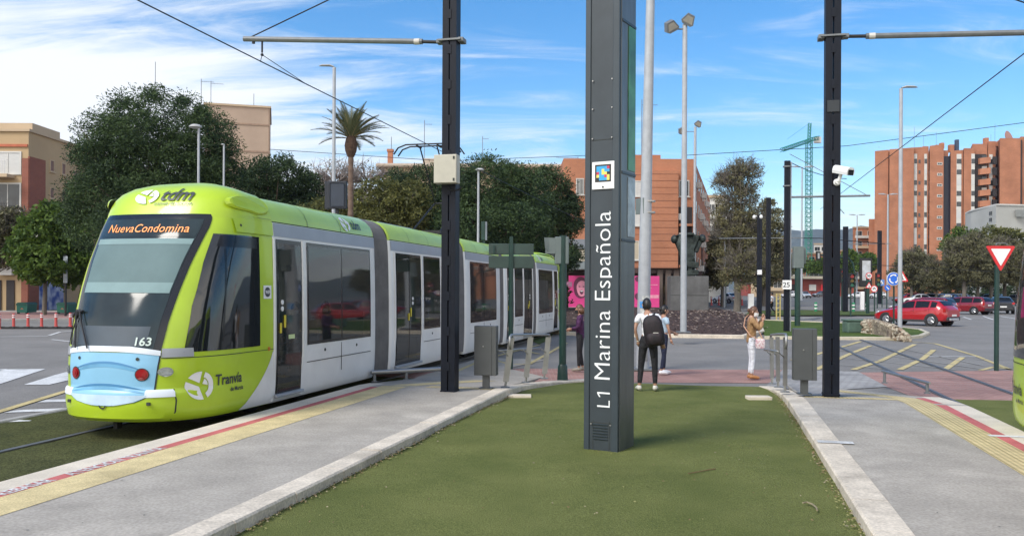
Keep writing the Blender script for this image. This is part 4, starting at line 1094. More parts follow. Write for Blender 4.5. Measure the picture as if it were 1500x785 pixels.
railing([P(1150, 574, .09), P(1140, 567, .05), P(1131, 562, .0)], [1.04, 1.02, 1.0], 'stainless steel railing of three posts at the end of the right platform', [.0, -.02, -.02], .034)
def low_rail(a, b, r, z, lab, feet):
    t = thing('low_guard_rail', lab, 'guard rail', (a[0], a[1], 0), 0, 'low tubular guard rails at the platform edges'); o = Vector((a[0], a[1], 0))
    A_, B_ = Vector(a)-o, Vector(b)-o
    mb = MB(); mb.path([A_, A_+(B_-A_)*.03, A_+(B_-A_)*.97, B_], [r*.8, r, r, r*.8], 12); mb.build('bar', M_stainless, t, smooth=30)
    for f in feet:
        p = A_+(B_-A_)*f
        mb = MB(); mb.lathe([(.06, 0), (.06, .015), (.03, .02), (.028, p.z-z)], (p.x, p.y, z), 12); mb.build('foot', M_steel, t)
a = P(545, 559, zu(15.4)); b = T(15.9, -6.1+.65)
low_rail((a[0]-.02, a[1], zu(15)+.16), (-1.25, a[1]+1.1, zu(16)+.20), .045, zu(15.5), 'low stainless steel bar between the left platform edge and the near pole', (.04, .42, .95))
a1 = P(1292, 560, .0); b1 = P(1362, 573, .05)
low_rail((a1[0], a1[1], .24), (b1[0], b1[1], .20), .03, .0, 'low stainless steel bar at the end of the right platform', (.06, .95))
# ------------------------------------------------------------------ green posts and sign backs
def green_post(px, yb, yt, w, lab, z=G0, base=True, name='sign_post'):
    b = P(px, yb, z); s = b[1]/F; h = ZY(px, yt, b[1]) - z; r = w*s/2
    t = thing(name, lab, 'post', b, 0)
    mb = MB(); mb.lathe([(r, 0), (r, h)], n=14); mb.build('post', M_green_pole, t, smooth=30)
    if base: mb = MB(); mb.lathe([(r*1.5, 0), (r*1.5, .06), (r*1.3, .32), (r, .36)], n=14); mb.build('base_collar', M_green_pole, t, smooth=30)
    return t, b, s
M_sigback = mat('signal_box_grey', (.13, .16, .155), .5, var=.08)
t, b, s = green_post(824, 557.5, 345, 10.5, 'dark green post with a grey signal box, left of the station pillar', z=-.08, name='signal_post')
mb = MB(); z0, z1 = ZY(820, 387, b[1])+.08, ZY(820, 347, b[1])+.08
mb.box((-.03, .05, (z0+z1)/2), (.30, .22, z1-z0), bev=.02); mb.build('signal_head', M_sigback, t)
mb = MB(); mb.face([(-.18, .0, z1-.02), (-.42, -.10, z1-.02), (-.40, -.10, z0+.35), (-.18, 0, z0+.12)]); mb.box((-.28, -.05, (z0+z1)/2+.1), (.22, .02, z1-z0-.25)); mb.build('visor', M_sigback, t)
t, b, s = green_post(748, 540, 357, 7, 'dark green post carrying two long sign backs beside the left tram', z=-.1, name='direction_sign', base=False)
mb = MB(); zt1, zm, zb1 = (ZY(748, y, b[1])+.1 for y in (357, 374, 393))
for z0, z1 in ((zm+.02, zt1), (zb1, zm-.02)): mb.box((.0, .02, (z0+z1)/2), (66*s, .07, z1-z0), bev=.012)
mb.build('sign_board', M_dkgreen_box, t)
mb = MB(); mb.box((0, -.03, (zt1+zb1)/2+.05), (.09, .05, zt1-zb1+.25)); mb.box((-25*s, -.03, (zt1+zm)/2), (.03, .05, .2)); mb.build('bracket', M_green_pole, t)
# yield sign
t, b, s = green_post(1459.5, 543, 388, 6.6, 'dark green post holding the red and white yield sign, by the right crossing', base=False)
sg = thing('yield_sign', 'triangular red and white yield sign on a green post, right of the brick crossing', 'sign', AT(1464, 373, b[1]), 0)
def tri(r, y): return [(r*math.cos(a), y, r*math.sin(a)) for a in (PI/6, 5*PI/6, 3*PI/2)]
def rtri(mb, R, rr, y0, y1):
    poly = []
    for a in (PI/6, 5*PI/6, 3*PI/2):
        c = Vector((math.cos(a), math.sin(a)))*(R-2*rr*.9)
        for k in range(7):
            th = a-PI/3+2*PI/3*k/6; poly.append((c.x+rr*math.cos(th), c.y+rr*math.sin(th)))
    mb.ext(poly, 'y', y0, y1)
sr = 21*s
mb = MB(); rtri(mb, sr*1.18, .03, -.06, -.03); mb.build('plate', M_redpaint, sg)
mb = MB(); rtri(mb, sr*.80, .015, -.066, -.06); mb.build('field', M_white, sg)
mb = MB(); mb.path([(-.1, .0, sr*.66), (-.05, .02, sr*.8), (.15, .02, sr*.8), (.22, .0, sr*.66)], .015, 6); mb.build('bracket', M_steel, sg)
# post between the right poles with signal box (green)
t, b, s = green_post(1168, 480, 372, 8, 'dark green signal post between two distant overhead line poles', base=False, name='signal_post')
mb = MB(); z0, z1 = ZY(1168, 393, b[1])-G0, ZY(1168, 361, b[1])-G0
mb.box((.02, 0, (z0+z1)/2), (15*s, .3, z1-z0), bev=.03); mb.box((10*s, .1, (z0+z1)/2+.1), (6*s, .02, z1-z0-.3)); mb.build('signal_head', M_sigback, t)
# ------------------------------------------------------------------ lamp posts
def lamp_head(mb, c, dx, dy, L, w=.28):
    d = Vector((dx, dy, .06)).normalized()
    mb.path([Vector(c)-d*.1, Vector(c)+d*.05, Vector(c)+d*L*.5, Vector(c)+d*L], [.05, w*.4, w*.5, w*.2], 10)
def lamp(px, yb, yt, w, kind, lab, dx=-1, hl=30, z=G0, Y=None, group='street lamps', lean=0, wt=None):
    b = P(px, yb, z) if Y is None else (lambda q: (q[0], q[1], G0))(AT(px, 420, Y))
    s = b[1]/F; h = ZY(px, yt, b[1])-b[2]; r = w*s/2; rt = (wt or w*.7)*s/2
    t = thing('street_lamp', lab, 'street lamp', b, 0, group)
    mb = MB(); mb.path([(0, 0, 0), (lean*s*.5, 0, h*.5), (lean*s, 0, h)], [r, (r+rt)/2, rt], 12); mb.build('pole', M_lamp_grey, t, smooth=30)
    if w > 5: mb = MB(); mb.box((0, 0, .02), (r*4, r*4, .04)); mb.build('base_plate', M_steel, t)
    if kind == 'arm':
        mb = MB(); L = hl*s
        pts = [(0, 0, h-.02), (dx*L*.12, 0, h+.05), (dx*L, 0, h+.12)]
        mb.path([(dx*L*.05, 0, h+.02), (dx*L*.3, 0, h+.10), (dx*L*.8, 0, h+.10), (dx*L, 0, h+.06)], [.05, L*.13, L*.12, L*.05], 10)
        for v in range(len(mb.v)): x_, y_, z_ = mb.v[v]; mb.v[v] = (x_, y_*1.2, h+.04+(z_-h-.04)*.55)
        mb.build('luminaire', mat('lamp_head_grey', (.40, .40, .38), .45), t, smooth=40)
    elif kind == 'dome':
        mb = MB(); R = hl*s/2; mb.lathe([(.02, h+.10*R), (R*.55, h+.34*R), (R*.9, h+.12*R), (R, h-.05*R), (R*.6, h-.25*R), (.02, h-.3*R)], (dx*R*.5, 0, 0), 14); mb.build('luminaire', MATS.get('lamp_head_grey') or mat('lamp_head_grey', (.40, .40, .38), .45), t, smooth=40)
    elif kind == 'twin':
        for sx in (-1, 1):
            mb = MB(); L = hl*s/2; mb.path([(sx*L*.15, 0, h), (sx*L*.5, 0, h+.08), (sx*L, 0, h+.12)], [.06, .16, .08], 8); mb.build('luminaire', M_lamp_grey, t)
    elif kind == 'flood':
        for x_, z_, a_ in ((-19, -8, -.5), (3, 2, .5)):
            m_ = MB(); m_.M = Matrix.Translation((x_*s, -.05, h+z_*s)) @ Matrix.Rotation(a_, 4, 'Y') @ Matrix.Rotation(.45, 4, 'X')
            k = hl/20
            m_.ext([(-9*s*k, 0), (-5*s*k, 11*s*k), (5*s*k, 11*s*k), (9*s*k, 0), (6*s*k, -3*s*k), (-6*s*k, -3*s*k)], 'y', -.12, .18); f_ = m_.build('floodlight', M_steel, t)
            m_.v = []; m_.f = []; m_.mi = []; m_.face([(-7*s*k, -.126, 0), (7*s*k, -.126, 0), (4*s*k, -.126, 9*s*k), (-4*s*k, -.126, 9*s*k)]); m_.build('lens', mat('lamp_glass', (.35, .33, .28), .15), f_)
        mb = MB(); mb.tube((-16*s, 0, h-7*s), (0, 0, h-7*s), .03); mb.tube((-16*s, 0, h-8*s), (-18*s, 0, h+2*s), .03); mb.build('bracket', M_steel, t)
    return t, b, s
t, bL, sL = lamp(941, 541, -120, 20, 'none', 'thick tapering galvanised lamp pole just right of the station pillar', lean=11, wt=11, z=-.1)
mb = MB(); z = ZY(941, 302, bL[1])-bL[2]; mb.box((-.17+.10, .03, z), (.05, .34, .40), rz=.5, bev=.01); tgp = mb.build('wrap', M_sigback, t)
mb = MB()
for dz in (-.16, .12): mb.lathe([(.155, -.02), (.155, .02)], (.15, 0, z+dz), 14)
mb.build('band', M_stainless, t)
# stickers on the lower pole
stc = rnd
for i, (zz, col, hh) in enumerate(((1.55, 'sticker_blue', .16), (1.38, 'sticker_pale', .14), (1.15, 'sticker_teal', .22), (.9, 'sticker_pale', .12), (1.75, 'sticker_pale', .1))):
    c_ = {'sticker_blue': (.08, .28, .6), 'sticker_pale': (.5, .52, .5), 'sticker_teal': (.16, .32, .35)}[col]
    mb = MB(); rr = .168; rows = [[(.03+rr*math.cos(a), rr*math.sin(a), zz+k*hh) for k in (0, 1)] for a in lin(-2.4+.1*i, -1.1+.12*i, 8)]
    mb.grid(rows); mb.build('sticker', mat(col, c_, .6, var=.3, scale=9), t)
mb = MB(); mb.box((0, -.16, .5), (.2, .02, .55)); mb.build('inspection_door', M_steel, t)
lamp(1001, 487, 36, 9.5, 'flood', 'tall grey lamp post with two floodlights at the top, before the sculpture', hl=22, z=.3, wt=7)
lamp(1017, 455, 186, 5, 'flood', 'shorter floodlight post behind the tall one, beside the brick corner building', hl=12, z=G0, wt=4)
lamp(488, 470, 99, 5.5, 'arm', 'grey street lamp beside the palm tree', hl=22, dx=-1, Y=34, wt=5)
lamp(290, 470, 186, 4.2, 'dome', 'pale street lamp with a dome head in front of the big pine', hl=19, Y=38, wt=3.4)
lamp(327, 470, 212, 3.8, 'dome', 'darker short street lamp in front of the big pine', hl=6, Y=42)
lamp(700, 470, 249, 4.2, 'dome', 'pale street lamp in front of the pines behind the tram', hl=13, dx=.6, Y=44)
lamp(1318, 497, 130, 6.5, 'arm', 'tall grey street lamp rising behind the blue roundabout sign', hl=24, dx=1, Y=None, wt=5)
lamp(1300, 438, 285, 3.2, 'twin', 'twin-headed street lamp in front of the brick tower block', hl=28)
lamp(1255, 436, 315, 2.4, 'twin', 'distant twin-headed street lamp right of the near platform pole', hl=24)
lamp(1174, 440, 245, 3.0, 'twin', 'twin-headed street lamp beside the green tower crane', hl=34)
lamp(1061, 450, 290, 3.2, 'arm', 'slim street lamp in front of the tall street tree', hl=9, dx=1)
lamp(1422, 432, 330, 2, 'none', 'thin post among the trees right of the brick tower block')
# ------------------------------------------------------------------ people
def skin(J, E, root, sub=1):
    names = list(J); me = bpy.data.meshes.new('figure')
    me.from_pydata([J[n][:3] for n in names], [(names.index(a), names.index(b)) for a, b in E], [])
    o = bpy.data.objects.new('figure', me); COL.objects.link(o)
    sk = o.modifiers.new('skin', 'SKIN'); sk.use_smooth_shade = True
    for i, n in enumerate(names):
        r = J[n][3]; r = r if hasattr(r, '__len__') else (r, r)
        me.skin_vertices[0].data[i].radius = r
        me.skin_vertices[0].data[i].use_root = (n == root)
    if sub: m = o.modifiers.new('sub', 'SUBSURF'); m.levels = sub; m.render_levels = sub
    bpy.context.view_layer.update()
    dg = bpy.context.evaluated_depsgraph_get(); ev = bpy.data.meshes.new_from_object(o.evaluated_get(dg))
    vs = [tuple(v.co) for v in ev.vertices]; fs = [list(p.vertices) for p in ev.polygons]
    bpy.data.objects.remove(o); bpy.data.meshes.remove(ev); return vs, fs
def chain(mb, pts, sub=1):
    J = {str(i): p for i, p in enumerate(pts)}
    vs, fs = skin(J, [(str(i), str(i+1)) for i in range(len(pts)-1)], '0', sub); mb.raw(vs, fs)
def lp(a, b, t): return tuple(a[i]+(b[i]-a[i])*t for i in range(3))
def person(loc, rz, label, pose, h=1.7, skinm=None, hairm=None, hair='short', top=None, bottom=None, shoes=None, coat=None, mask=None, group=None):
    t = thing('person', label, 'person', loc, rz, group)
    k = h/1.75
    p = {n: tuple(c*k for c in v) for n, v in pose.items() if hasattr(v, '__len__')}
    B = MB()
    J = {'pelvis': (*p['pelvis'], (.125*k, .095*k)), 'waist': (*p['waist'], (.115*k, .085*k)), 'chest': (*p['chest'], (.135*k, .095*k)),
         'neckb': (*p['neck'], .055*k), 'head0': (*lp(p['neck'], p['head'], .45), .058*k)}
    E = [('pelvis', 'waist'), ('waist', 'chest'), ('chest', 'neckb'), ('neckb', 'head0')]
    for s in 'LR':
        J['sh'+s] = (*p['sh'+s], .052*k); J['el'+s] = (*p['el'+s], .036*k); J['wr'+s] = (*p['wr'+s], .025*k)
        J['hip'+s] = (*p['hip'+s], .085*k); J['kn'+s] = (*p['kn'+s], .052*k); J['an'+s] = (*p['an'+s], .036*k)
        E += [('chest', 'sh'+s), ('sh'+s, 'el'+s), ('el'+s, 'wr'+s), ('pelvis', 'hip'+s), ('hip'+s, 'kn'+s), ('kn'+s, 'an'+s)]
    vs, fs = skin(J, E, 'pelvis'); B.raw(vs, fs)
    # head: an egg with brow, nose, chin and ears, turned by 'look'
    hc = Vector(p['head']); lk = pose.get('look', (0, 0, 0)); R = Matrix.Translation(hc) @ Matrix.Rotation(lk[0], 4, 'Z') @ Matrix.Rotation(lk[1], 4, 'X')
    B.M = R; n, m = 16, 12; rows = []
    for i in range(m+1):
        ph = PI*i/m; z = .125*k*math.cos(ph); rr = math.sin(ph)
        r = []
        for j in range(n):
            a = 2*PI*j/n; x = .078*k*rr*math.cos(a); y = .098*k*rr*math.sin(a)
            if z < 0: x *= 1+z*1.6/k*.9; y *= 1+z*.8/k
            if y > 0 and z < -.02*k: y += .012*k
            r.append((x, y, z))
        rows.append(r)
    B.grid(rows, closed=True)
    B.path([(0, .092*k, .02*k), (0, .108*k, -.01*k), (0, .118*k, -.028*k), (0, .1*k, -.035*k)], [.008*k, .011*k, .015*k, .008*k], 6)
    for sx in (-1, 1): B.ball((sx*.079*k, 0, -.005*k), (.012*k, .02*k, .03*k), 8, 5)
    B.M = None
    # hands: palm, four fingers of unequal length, thumb from the side
    for s in 'LR':
        w, e = Vector(p['wr'+s]), Vector(p['el'+s]); d = (w-e).normalized(); cu = Vector(pose.get('curl'+s, (0, .5, -.2))).normalized()
        sd = d.cross(cu).normalized(); th = cu if True else sd; pc = w+d*.05*k
        nr = sd.cross(d).normalized()
        B.path([w-d*.01, w+d*.03*k, w+d*.085*k], [.024*k, .034*k, .030*k], 8)
        for i, (o, L) in enumerate(((-.030, .060), (-.010, .070), (.010, .066), (.028, .050))):
            a = w+d*.075*k+sd*o*k; b = a+d*L*.5*k+nr*.010*k; c = b+d*L*.4*k+nr*.028*k
            B.path([a, b, c], [.0095*k, .009*k, .007*k], 6)
        a = w+d*.03*k-sd*.026*k; B.path([a, a+d*.03*k-sd*.022*k+nr*.01*k, a+d*.055*k-sd*.026*k+nr*.02*k], [.012*k, .010*k, .008*k], 6)
    B.build('body', skinm, t, smooth=True)
    for sx in (-1, 1):
        e = MB(); e.M = R; e.ball((sx*.03*k, .090*k, .012*k), (.012*k, .008*k, .007*k), 8, 5); e.build('eye', M_blackgloss, t)
    if mask:
        m_ = MB(); m_.M = R; rows = []
        for z in (-.10, -.075, -.045, -.015): rows.append([(.080*k*math.sin(a)*(1+z*1.2), .104*k*math.cos(a)*(1 if z > -.09 else .8)+.022*k*(1-abs(a)), z*k) for a in lin(-1.15, 1.15, 10)])
        m_.grid(rows); m_.build('face_mask', mask, t, smooth=True)
    else:
        m_ = MB(); m_.M = R; m_.path([(-.022*k, .103*k, -.062*k), (0, .110*k, -.064*k), (.022*k, .103*k, -.062*k)], .006*k, 6); m_.build('mouth', mat('lips', (.3, .1, .09), .5), t)
    # hair: cap from crown to nape with an uneven edge
    hm = MB(); hm.M = R; rows = []
    N = 22
    for i in range(9):
        ph = PI*.02 + (PI*.74)*i/8; r = []
        for j in range(N):
            a = 2*PI*j/N; front = max(0, math.sin(a)); lim = PI*(.74 - .42*front**.6); q = min(ph, lim) if hair != 'long' else min(ph*1.1, lim*1.15)
            e = 1.055 + .02*math.sin(5*a+i)
            z = .125*k*math.cos(q)*e; rr = math.sin(q)
            r.append((.080*k*rr*math.cos(a)*e, .100*k*rr*math.sin(a)*e, z+.004))
        rows.append(r)
    hm.grid(rows, closed=True)
    if hair == 'long': hm.path([(0, -.07*k, .02*k), (0, -.105*k, -.06*k), (0, -.10*k, -.14*k), (0, -.07*k, -.19*k)], [.07*k, .075*k, .065*k, .02*k], 10)
    if hair == 'bun': hm.ball((0, -.11*k, .02*k), (.045*k, .04*k, .045*k)); hm.ball((0, -.06*k, -.05*k), (.065*k, .045*k, .05*k))
    if hair == 'bob': hm.path([(0, -.04*k, .03*k), (0, -.055*k, -.05*k), (0, -.05*k, -.12*k)], [.085*k, .092*k, .07*k], 12)
    hm.build('hair', hairm, t, smooth=True)
    # clothes
    sl = pose.get('sleeve', .55); C = MB(); g_ = .012*k
    if coat: g_ = .024*k
    J = {'w0': (*lp(p['pelvis'], p['waist'], -.95 if coat else -.38), (.142*k+g_, .108*k+g_)), 'w1': (*p['waist'], (.120*k+g_, .090*k+g_)), 'c': (*p['chest'], (.138*k+g_, .100*k+g_)), 'n': (*lp(p['chest'], p['neck'], .72), (.075*k+g_*.5, .062*k+g_*.5))}
    E = [('w0', 'w1'), ('w1', 'c'), ('c', 'n')]
    for s in 'LR':
        J['s'+s] = (*p['sh'+s], .060*k+g_*.6); E.append(('c', 's'+s))
        if sl > 1:
            J['e'+s] = (*p['el'+s], .044*k+g_*.7); J['r'+s] = (*lp(p['el'+s], p['wr'+s], sl-1), .034*k+g_*.7); E += [('s'+s, 'e'+s), ('e'+s, 'r'+s)]
        else: J['e'+s] = (*lp(p['sh'+s], p['el'+s], sl), .050*k+g_); E.append(('s'+s, 'e'+s))
    vs, fs = skin(J, E, 'c'); C.raw(vs, fs); C.build('jacket' if coat else 't_shirt', top, t, smooth=True)
    C = MB()
    J = {'p': (*p['pelvis'], (.135*k, .108*k)), 'w': (*lp(p['pelvis'], p['waist'], 1.0), (.120*k, .094*k))}; E = [('p', 'w')]
    for s in 'LR':
        J['h'+s] = (*p['hip'+s], .098*k); J['k'+s] = (*p['kn'+s], .064*k); J['m'+s] = (*lp(p['kn'+s], p['an'+s], .5), .056*k); J['a'+s] = (*lp(p['kn'+s], p['an'+s], .93), .042*k)
        E += [('p', 'h'+s), ('h'+s, 'k'+s), ('k'+s, 'm'+s), ('m'+s, 'a'+s)]
    vs, fs = skin(J, E, 'p'); C.raw(vs, fs); C.build('trousers', bottom, t, smooth=True)
    for s in 'LR':
        a = Vector(p['an'+s]); f = Vector(pose.get('toe'+s, (0, 1, 0))).normalized(); c = MB()
        zf = a.z - .075*k
        c.path([a-f*.05*k+Vector((0, 0, zf-a.z+.04*k)), a+f*.0+Vector((0, 0, zf-a.z+.055*k)), a+f*.08*k+Vector((0, 0, zf-a.z+.045*k)), a+f*.15*k+Vector((0, 0, zf-a.z+.032*k)), a+f*.19*k+Vector((0, 0, zf-a.z+.026*k))], [.036*k, .048*k, .044*k, .038*k, .018*k], 10)
        c.path([a+Vector((0, 0, -.02*k)), a+Vector((0, 0, .02*k))], [.043*k, .040*k], 10)
        c.build('shoe', shoes, t, smooth=True)
    return t, p, k
base = dict(pelvis=(0, 0, .95), waist=(0, .01, 1.10), chest=(0, 0, 1.32), neck=(0, 0, 1.47), head=(0, .02, 1.605),
            shL=(-.18, 0, 1.41), elL=(-.23, -.02, 1.13), wrL=(-.22, .05, .88), shR=(.18, 0, 1.41), elR=(.23, -.02, 1.13), wrR=(.22, .05, .88),
            hipL=(-.09, 0, .90), knL=(-.10, .02, .50), anL=(-.11, -.02, .09), hipR=(.09, 0, .90), knR=(.10, .02, .50), anR=(.11, -.02, .09))
M_skin = mat('skin', (.40, .225, .15), .5, var=.05); M_hairb = mat('black_hair', (.012, .010, .009), .5, var=.3, scale=20); M_hairc = mat('chestnut_hair', (.11, .05, .025), .5, var=.4, scale=30)
M_tee = mat('white_cotton', (.72, .73, .76), .85, var=.05, scale=8, bump=.9, bscale=11, bdist=.05); M_blackc = mat('black_cotton', (.012, .012, .015), .85, bump=.9, bscale=11, bdist=.05); M_navyc = mat('navy_cotton', (.012, .018, .045), .85, var=.2, bump=.9, bscale=11, bdist=.05)
M_purple = mat('purple_jacket', (.055, .010, .06), .75, var=.25, scale=7, bump=.9, bscale=11, bdist=.05); M_tan = mat('tan_jacket', (.34, .20, .09), .75, var=.15, scale=8, bump=.9, bscale=11, bdist=.05); M_whj = mat('white_denim', (.66, .68, .72), .8, var=.06, scale=8, bump=.9, bscale=11, bdist=.05)
M_shoew = mat('off_white_trainers', (.55, .54, .48), .6, var=.15, scale=30); M_shoet = mat('tan_leather_shoe', (.38, .17, .06), .45, var=.15)
# man with the backpack, seen from behind
q = dict(base); q.update(chest=(.0, .03, 1.32), neck=(-.02, .05, 1.47), head=(-.035, .075, 1.605), look=(.35, -.1, 0), hipL=(-.09, 0, .90), knL=(-.13, .02, .5), anL=(-.16, -.04, .09), knR=(.12, .03, .5), anR=(.13, .0, .09),
                         elL=(-.245, -.07, 1.15), wrL=(-.19, .0, .93), elR=(.25, -.05, 1.14), wrR=(.27, .04, .90), toeL=(-.35, 1, 0), toeR=(.1, 1, 0), curlL=(.3, .6, 0), sleeve=.62)
fa, fb = P(938, 571, -.055), P(962, 574, -.055)
mc = ((fa[0]+fb[0])/2, (fa[1]+fb[1])/2+.05, -.065)
man, mp_, k_ = person(mc, rad(-12), 'young man seen from behind in white T-shirt and black trousers', q, h=1.83, skinm=M_skin, hairm=M_hairb, top=M_tee, bottom=M_blackc, shoes=M_shoew, mask=None)
mb = MB(); mb.lathe([(.036, -.012), (.036, .012)], tuple(Vector(mp_['wrL'])), 12); mb.build('watch', mat('watch_steel', (.6, .55, .45), .3, .6), man)
bpk = thing('backpack', 'black and dark plum backpack slung on the back of the young man', 'backpack', mc, rad(-12))
M_bag = mat('patterned_backpack_nylon', (.022, .012, .016), .7, scale=14, col2=(.006, .006, .008), bump=.4, bscale=30)
mb = MB(); mb.M = Matrix.Translation((.11, -.23, 1.20)) @ Matrix.Scale(1.12, 4) @ Matrix.Rotation(rad(-10), 4, 'Y') @ Matrix.Rotation(rad(6), 4, 'X')
rows = []
for z, w, d in ((-.27, .10, .06), (-.26, .15, .10), (-.18, .175, .125), (0, .175, .125), (.14, .165, .11), (.22, .13, .085), (.26, .07, .04)):
    rows.append([(w*math.copysign(abs(math.cos(a))**.6, math.cos(a)), d*math.copysign(abs(math.sin(a))**.6, math.sin(a)), z) for a in [2*PI*k/20 for k in range(20)]])
mb.grid(rows, closed=True); mb.face(rows[0]); mb.face(rows[-1]); mb.build('bag', M_bag, bpk, smooth=50)
mb2 = MB(); mb2.M = mb.M; rows = [[(w*math.copysign(abs(math.cos(a))**.6, math.cos(a)), -.10+d*math.copysign(abs(math.sin(a))**.6, math.sin(a)), z) for a in [2*PI*k/16 for k in range(16)]] for z, w, d in ((-.23, .10, .05), (-.2, .13, .07), (-.06, .13, .07), (-.03, .10, .04))]
mb2.grid(rows, closed=True); mb2.face(rows[0]); mb2.face(rows[-1]); mb2.build('front_pocket', M_bag, bpk, smooth=50)
mb = MB(); mb.path([(.10, -.12, 1.42), (.12, -.02, 1.525), (.14, .08, 1.50), (.14, .14, 1.36), (.15, .10, 1.18), (.15, -.1, 1.06)], .018, 6); mb.build('strap', M_blackc, bpk)
mb = MB(); mb.path([(.06, -.2, 1.46), (.10, -.22, 1.51), (.14, -.2, 1.46)], .012, 6); mb.build('handle', M_blackc, bpk)
mb = MB(); mb.box((.16, -.385, 1.16), (.10, .004, .012), rz=0); mb.build('zip', M_shoew, bpk)
# companion beyond him
q = dict(base); q.update(look=(0, -.1, 0), wrL=(-.05, .28, 1.05), elL=(-.20, .12, 1.15), elR=(.24, .04, 1.13), wrR=(.20, .12, .88), knL=(-.10, .06, .5), anL=(-.11, .06, .09), anR=(.11, -.1, .09), knR=(.10, -.02, .5), toeL=(.0, 1, 0), sleeve=.6)
f = P(972, 549, G0+.01)
person((f[0], f[1]+.05, G0+.015), rad(-78), 'person in pale shirt, navy trousers and white trainers, mostly hidden behind the young man', q, h=1.66, skinm=M_skin, hairm=M_hairb, hair='bun', top=mat('pale_blue_shirt', (.42, .55, .66), .85, var=.08), bottom=M_navyc, shoes=mat('bright_white_trainers', (.75, .76, .78), .5))
# woman in purple
q = dict(base); q.update(look=(0, -.05, 0), chest=(0, -.01, 1.32), elL=(-.24, .02, 1.14), wrL=(-.14, .24, 1.10), elR=(.24, .0, 1.14), wrR=(.10, .24, 1.08), curlL=(0, 0, -1), toeL=(.1, 1, 0), sleeve=1.85, anL=(-.09, .02, .09), anR=(.09, -.06, .09))
f = P(849, 545, G0+.01)
person((f[0]+.02, f[1]+.1, G0+.015), rad(78), 'woman in dark purple jacket and black trousers beside the station pillar', q, h=1.66, skinm=M_skin, hairm=M_hairc, hair='bob', top=M_purple, bottom=M_blackc, shoes=mat('grey_beige_shoe', (.25, .22, .18), .6), coat=True, mask=mat('black_face_mask', (.02, .02, .022), .7))
# woman in tan jacket
q = dict(base); q.update(look=(-.35, -.12, 0), chest=(0, .0, 1.32), head=(0, .05, 1.59), elL=(-.22, .17, 1.20), wrL=(-.05, .25, 1.42), elR=(.22, .16, 1.18), wrR=(.05, .26, 1.39), curlL=(0, -.3, .8), curlR=(0, -.3, .8),
                         knL=(-.06, .02, .5), knR=(.06, .03, .5), anL=(-.06, -.03, .09), anR=(.07, .0, .09), toeL=(0, 1, 0), toeR=(0, 1, 0), sleeve=1.85)
f = P(1101, 556, G0+.01)
wl_ = (f[0], f[1]+.05, G0+.015); wr = rad(-98)
wom, wp, wk = person(wl_, wr, 'woman in tan jacket and white trousers holding her hands to her face', q, h=1.68, skinm=M_skin, hairm=M_hairc, hair='bun', top=M_tan, bottom=M_whj, shoes=M_shoet, coat=True, mask=mat('white_face_mask', (.78, .78, .77), .7))
hb = thing('handbag', 'small pink and white patterned handbag hanging at the side of the woman in tan', 'handbag', wl_, wr)
M_floral = mat('floral_bag_fabric', (.74, .70, .68), .7, scale=30, col2=(.50, .26, .30), detail=1)
mb = MB(); mb.M = Matrix.Translation((.20, .17, .82)) @ Matrix.Scale(.8, 4) @ Matrix.Rotation(.15, 4, 'Y')
rows = [[(w*math.copysign(abs(math.cos(a))**.6, math.cos(a)), d*math.copysign(abs(math.sin(a))**.6, math.sin(a)), z) for a in [2*PI*k/18 for k in range(18)]] for z, w, d in ((-.13, .03, .08), (-.12, .05, .12), (0, .055, .135), (.11, .045, .12), (.14, .03, .10))]
mb.grid(rows, closed=True); mb.face(rows[0]); mb.face(rows[-1]); mb.build('bag', M_floral, hb, smooth=50)
mb = MB(); mb.path([(.20, .22, .93), (.20, .14, 1.10), (.12, .13, 1.28), (-.04, .09, 1.44), (-.16, .0, 1.49), (-.12, -.12, 1.38), (.05, -.17, 1.20), (.20, -.05, 1.0), (.20, .10, .92)], .012, 6); mb.build('strap', mat('peach_strap', (.50, .28, .18), .6), hb)
sc = MB(); sc.path([(.02, .15, .95), (.05, .22, .85), (.1, .24, .80)], [.05, .07, .03], 8)
tag(sc.build('scarf', mat('cream_cloth', (.62, .54, .38), .8, var=.1), None, wl_, wr), 'cream scarf dangling beside the handbag of the woman in tan', 'scarf')
# walker on the far road
q = dict(base); q.update(knL=(-.09, .18, .52), anL=(-.09, .05, .12), knR=(.09, .08, .5), anR=(.09, -.28, .16), elL=(-.24, -.12, 1.15), wrL=(-.2, .0, .95), elR=(.24, .1, 1.14), wrR=(.18, .25, 1.0), hipL=(-.09, 0, .9))
f = P(1131, 461)
person((f[0], f[1], G0), rad(55), 'distant pedestrian in white top and black trousers crossing the far road', q, h=1.8, skinm=M_skin, hairm=M_hairb, top=M_tee, bottom=M_blackc, shoes=M_black)
# passengers seen through the first windows of the tram
sit = dict(base); sit.update(pelvis=(0, 0, .52), waist=(0, -.02, .68), chest=(0, -.03, .90), neck=(0, -.02, 1.05), head=(0, .0, 1.185), shL=(-.18, -.02, .99), shR=(.18, -.02, .99), elL=(-.21, .05, .74), elR=(.21, .05, .74), wrL=(-.10, .27, .66), wrR=(.10, .27, .66),
    hipL=(-.09, .02, .50), hipR=(.09, .02, .50), knL=(-.11, .44, .50), knR=(.11, .44, .50), anL=(-.11, .46, .09), anR=(.11, .46, .09), sleeve=1.85)
for s0_, w0_, lab, tp, rz_ in ((4.1, .62, 'passenger with dark hair and dark top behind the first tram window', M_navyc, -HA+PI), (5.3, .60, 'passenger in a pale green top behind the second tram window', mat('pale_green_top', (.35, .50, .42), .8), -HA+PI)):
    q_ = T(9.62+s0_, TV+w0_); person((q_[0], q_[1], G0+.10+.41), rz_, lab, sit, h=1.7, skinm=M_skin, hairm=M_hairb, top=tp, bottom=M_blackc, shoes=M_black, mask=MATS['white_face_mask'], group='passengers seated in the tram')
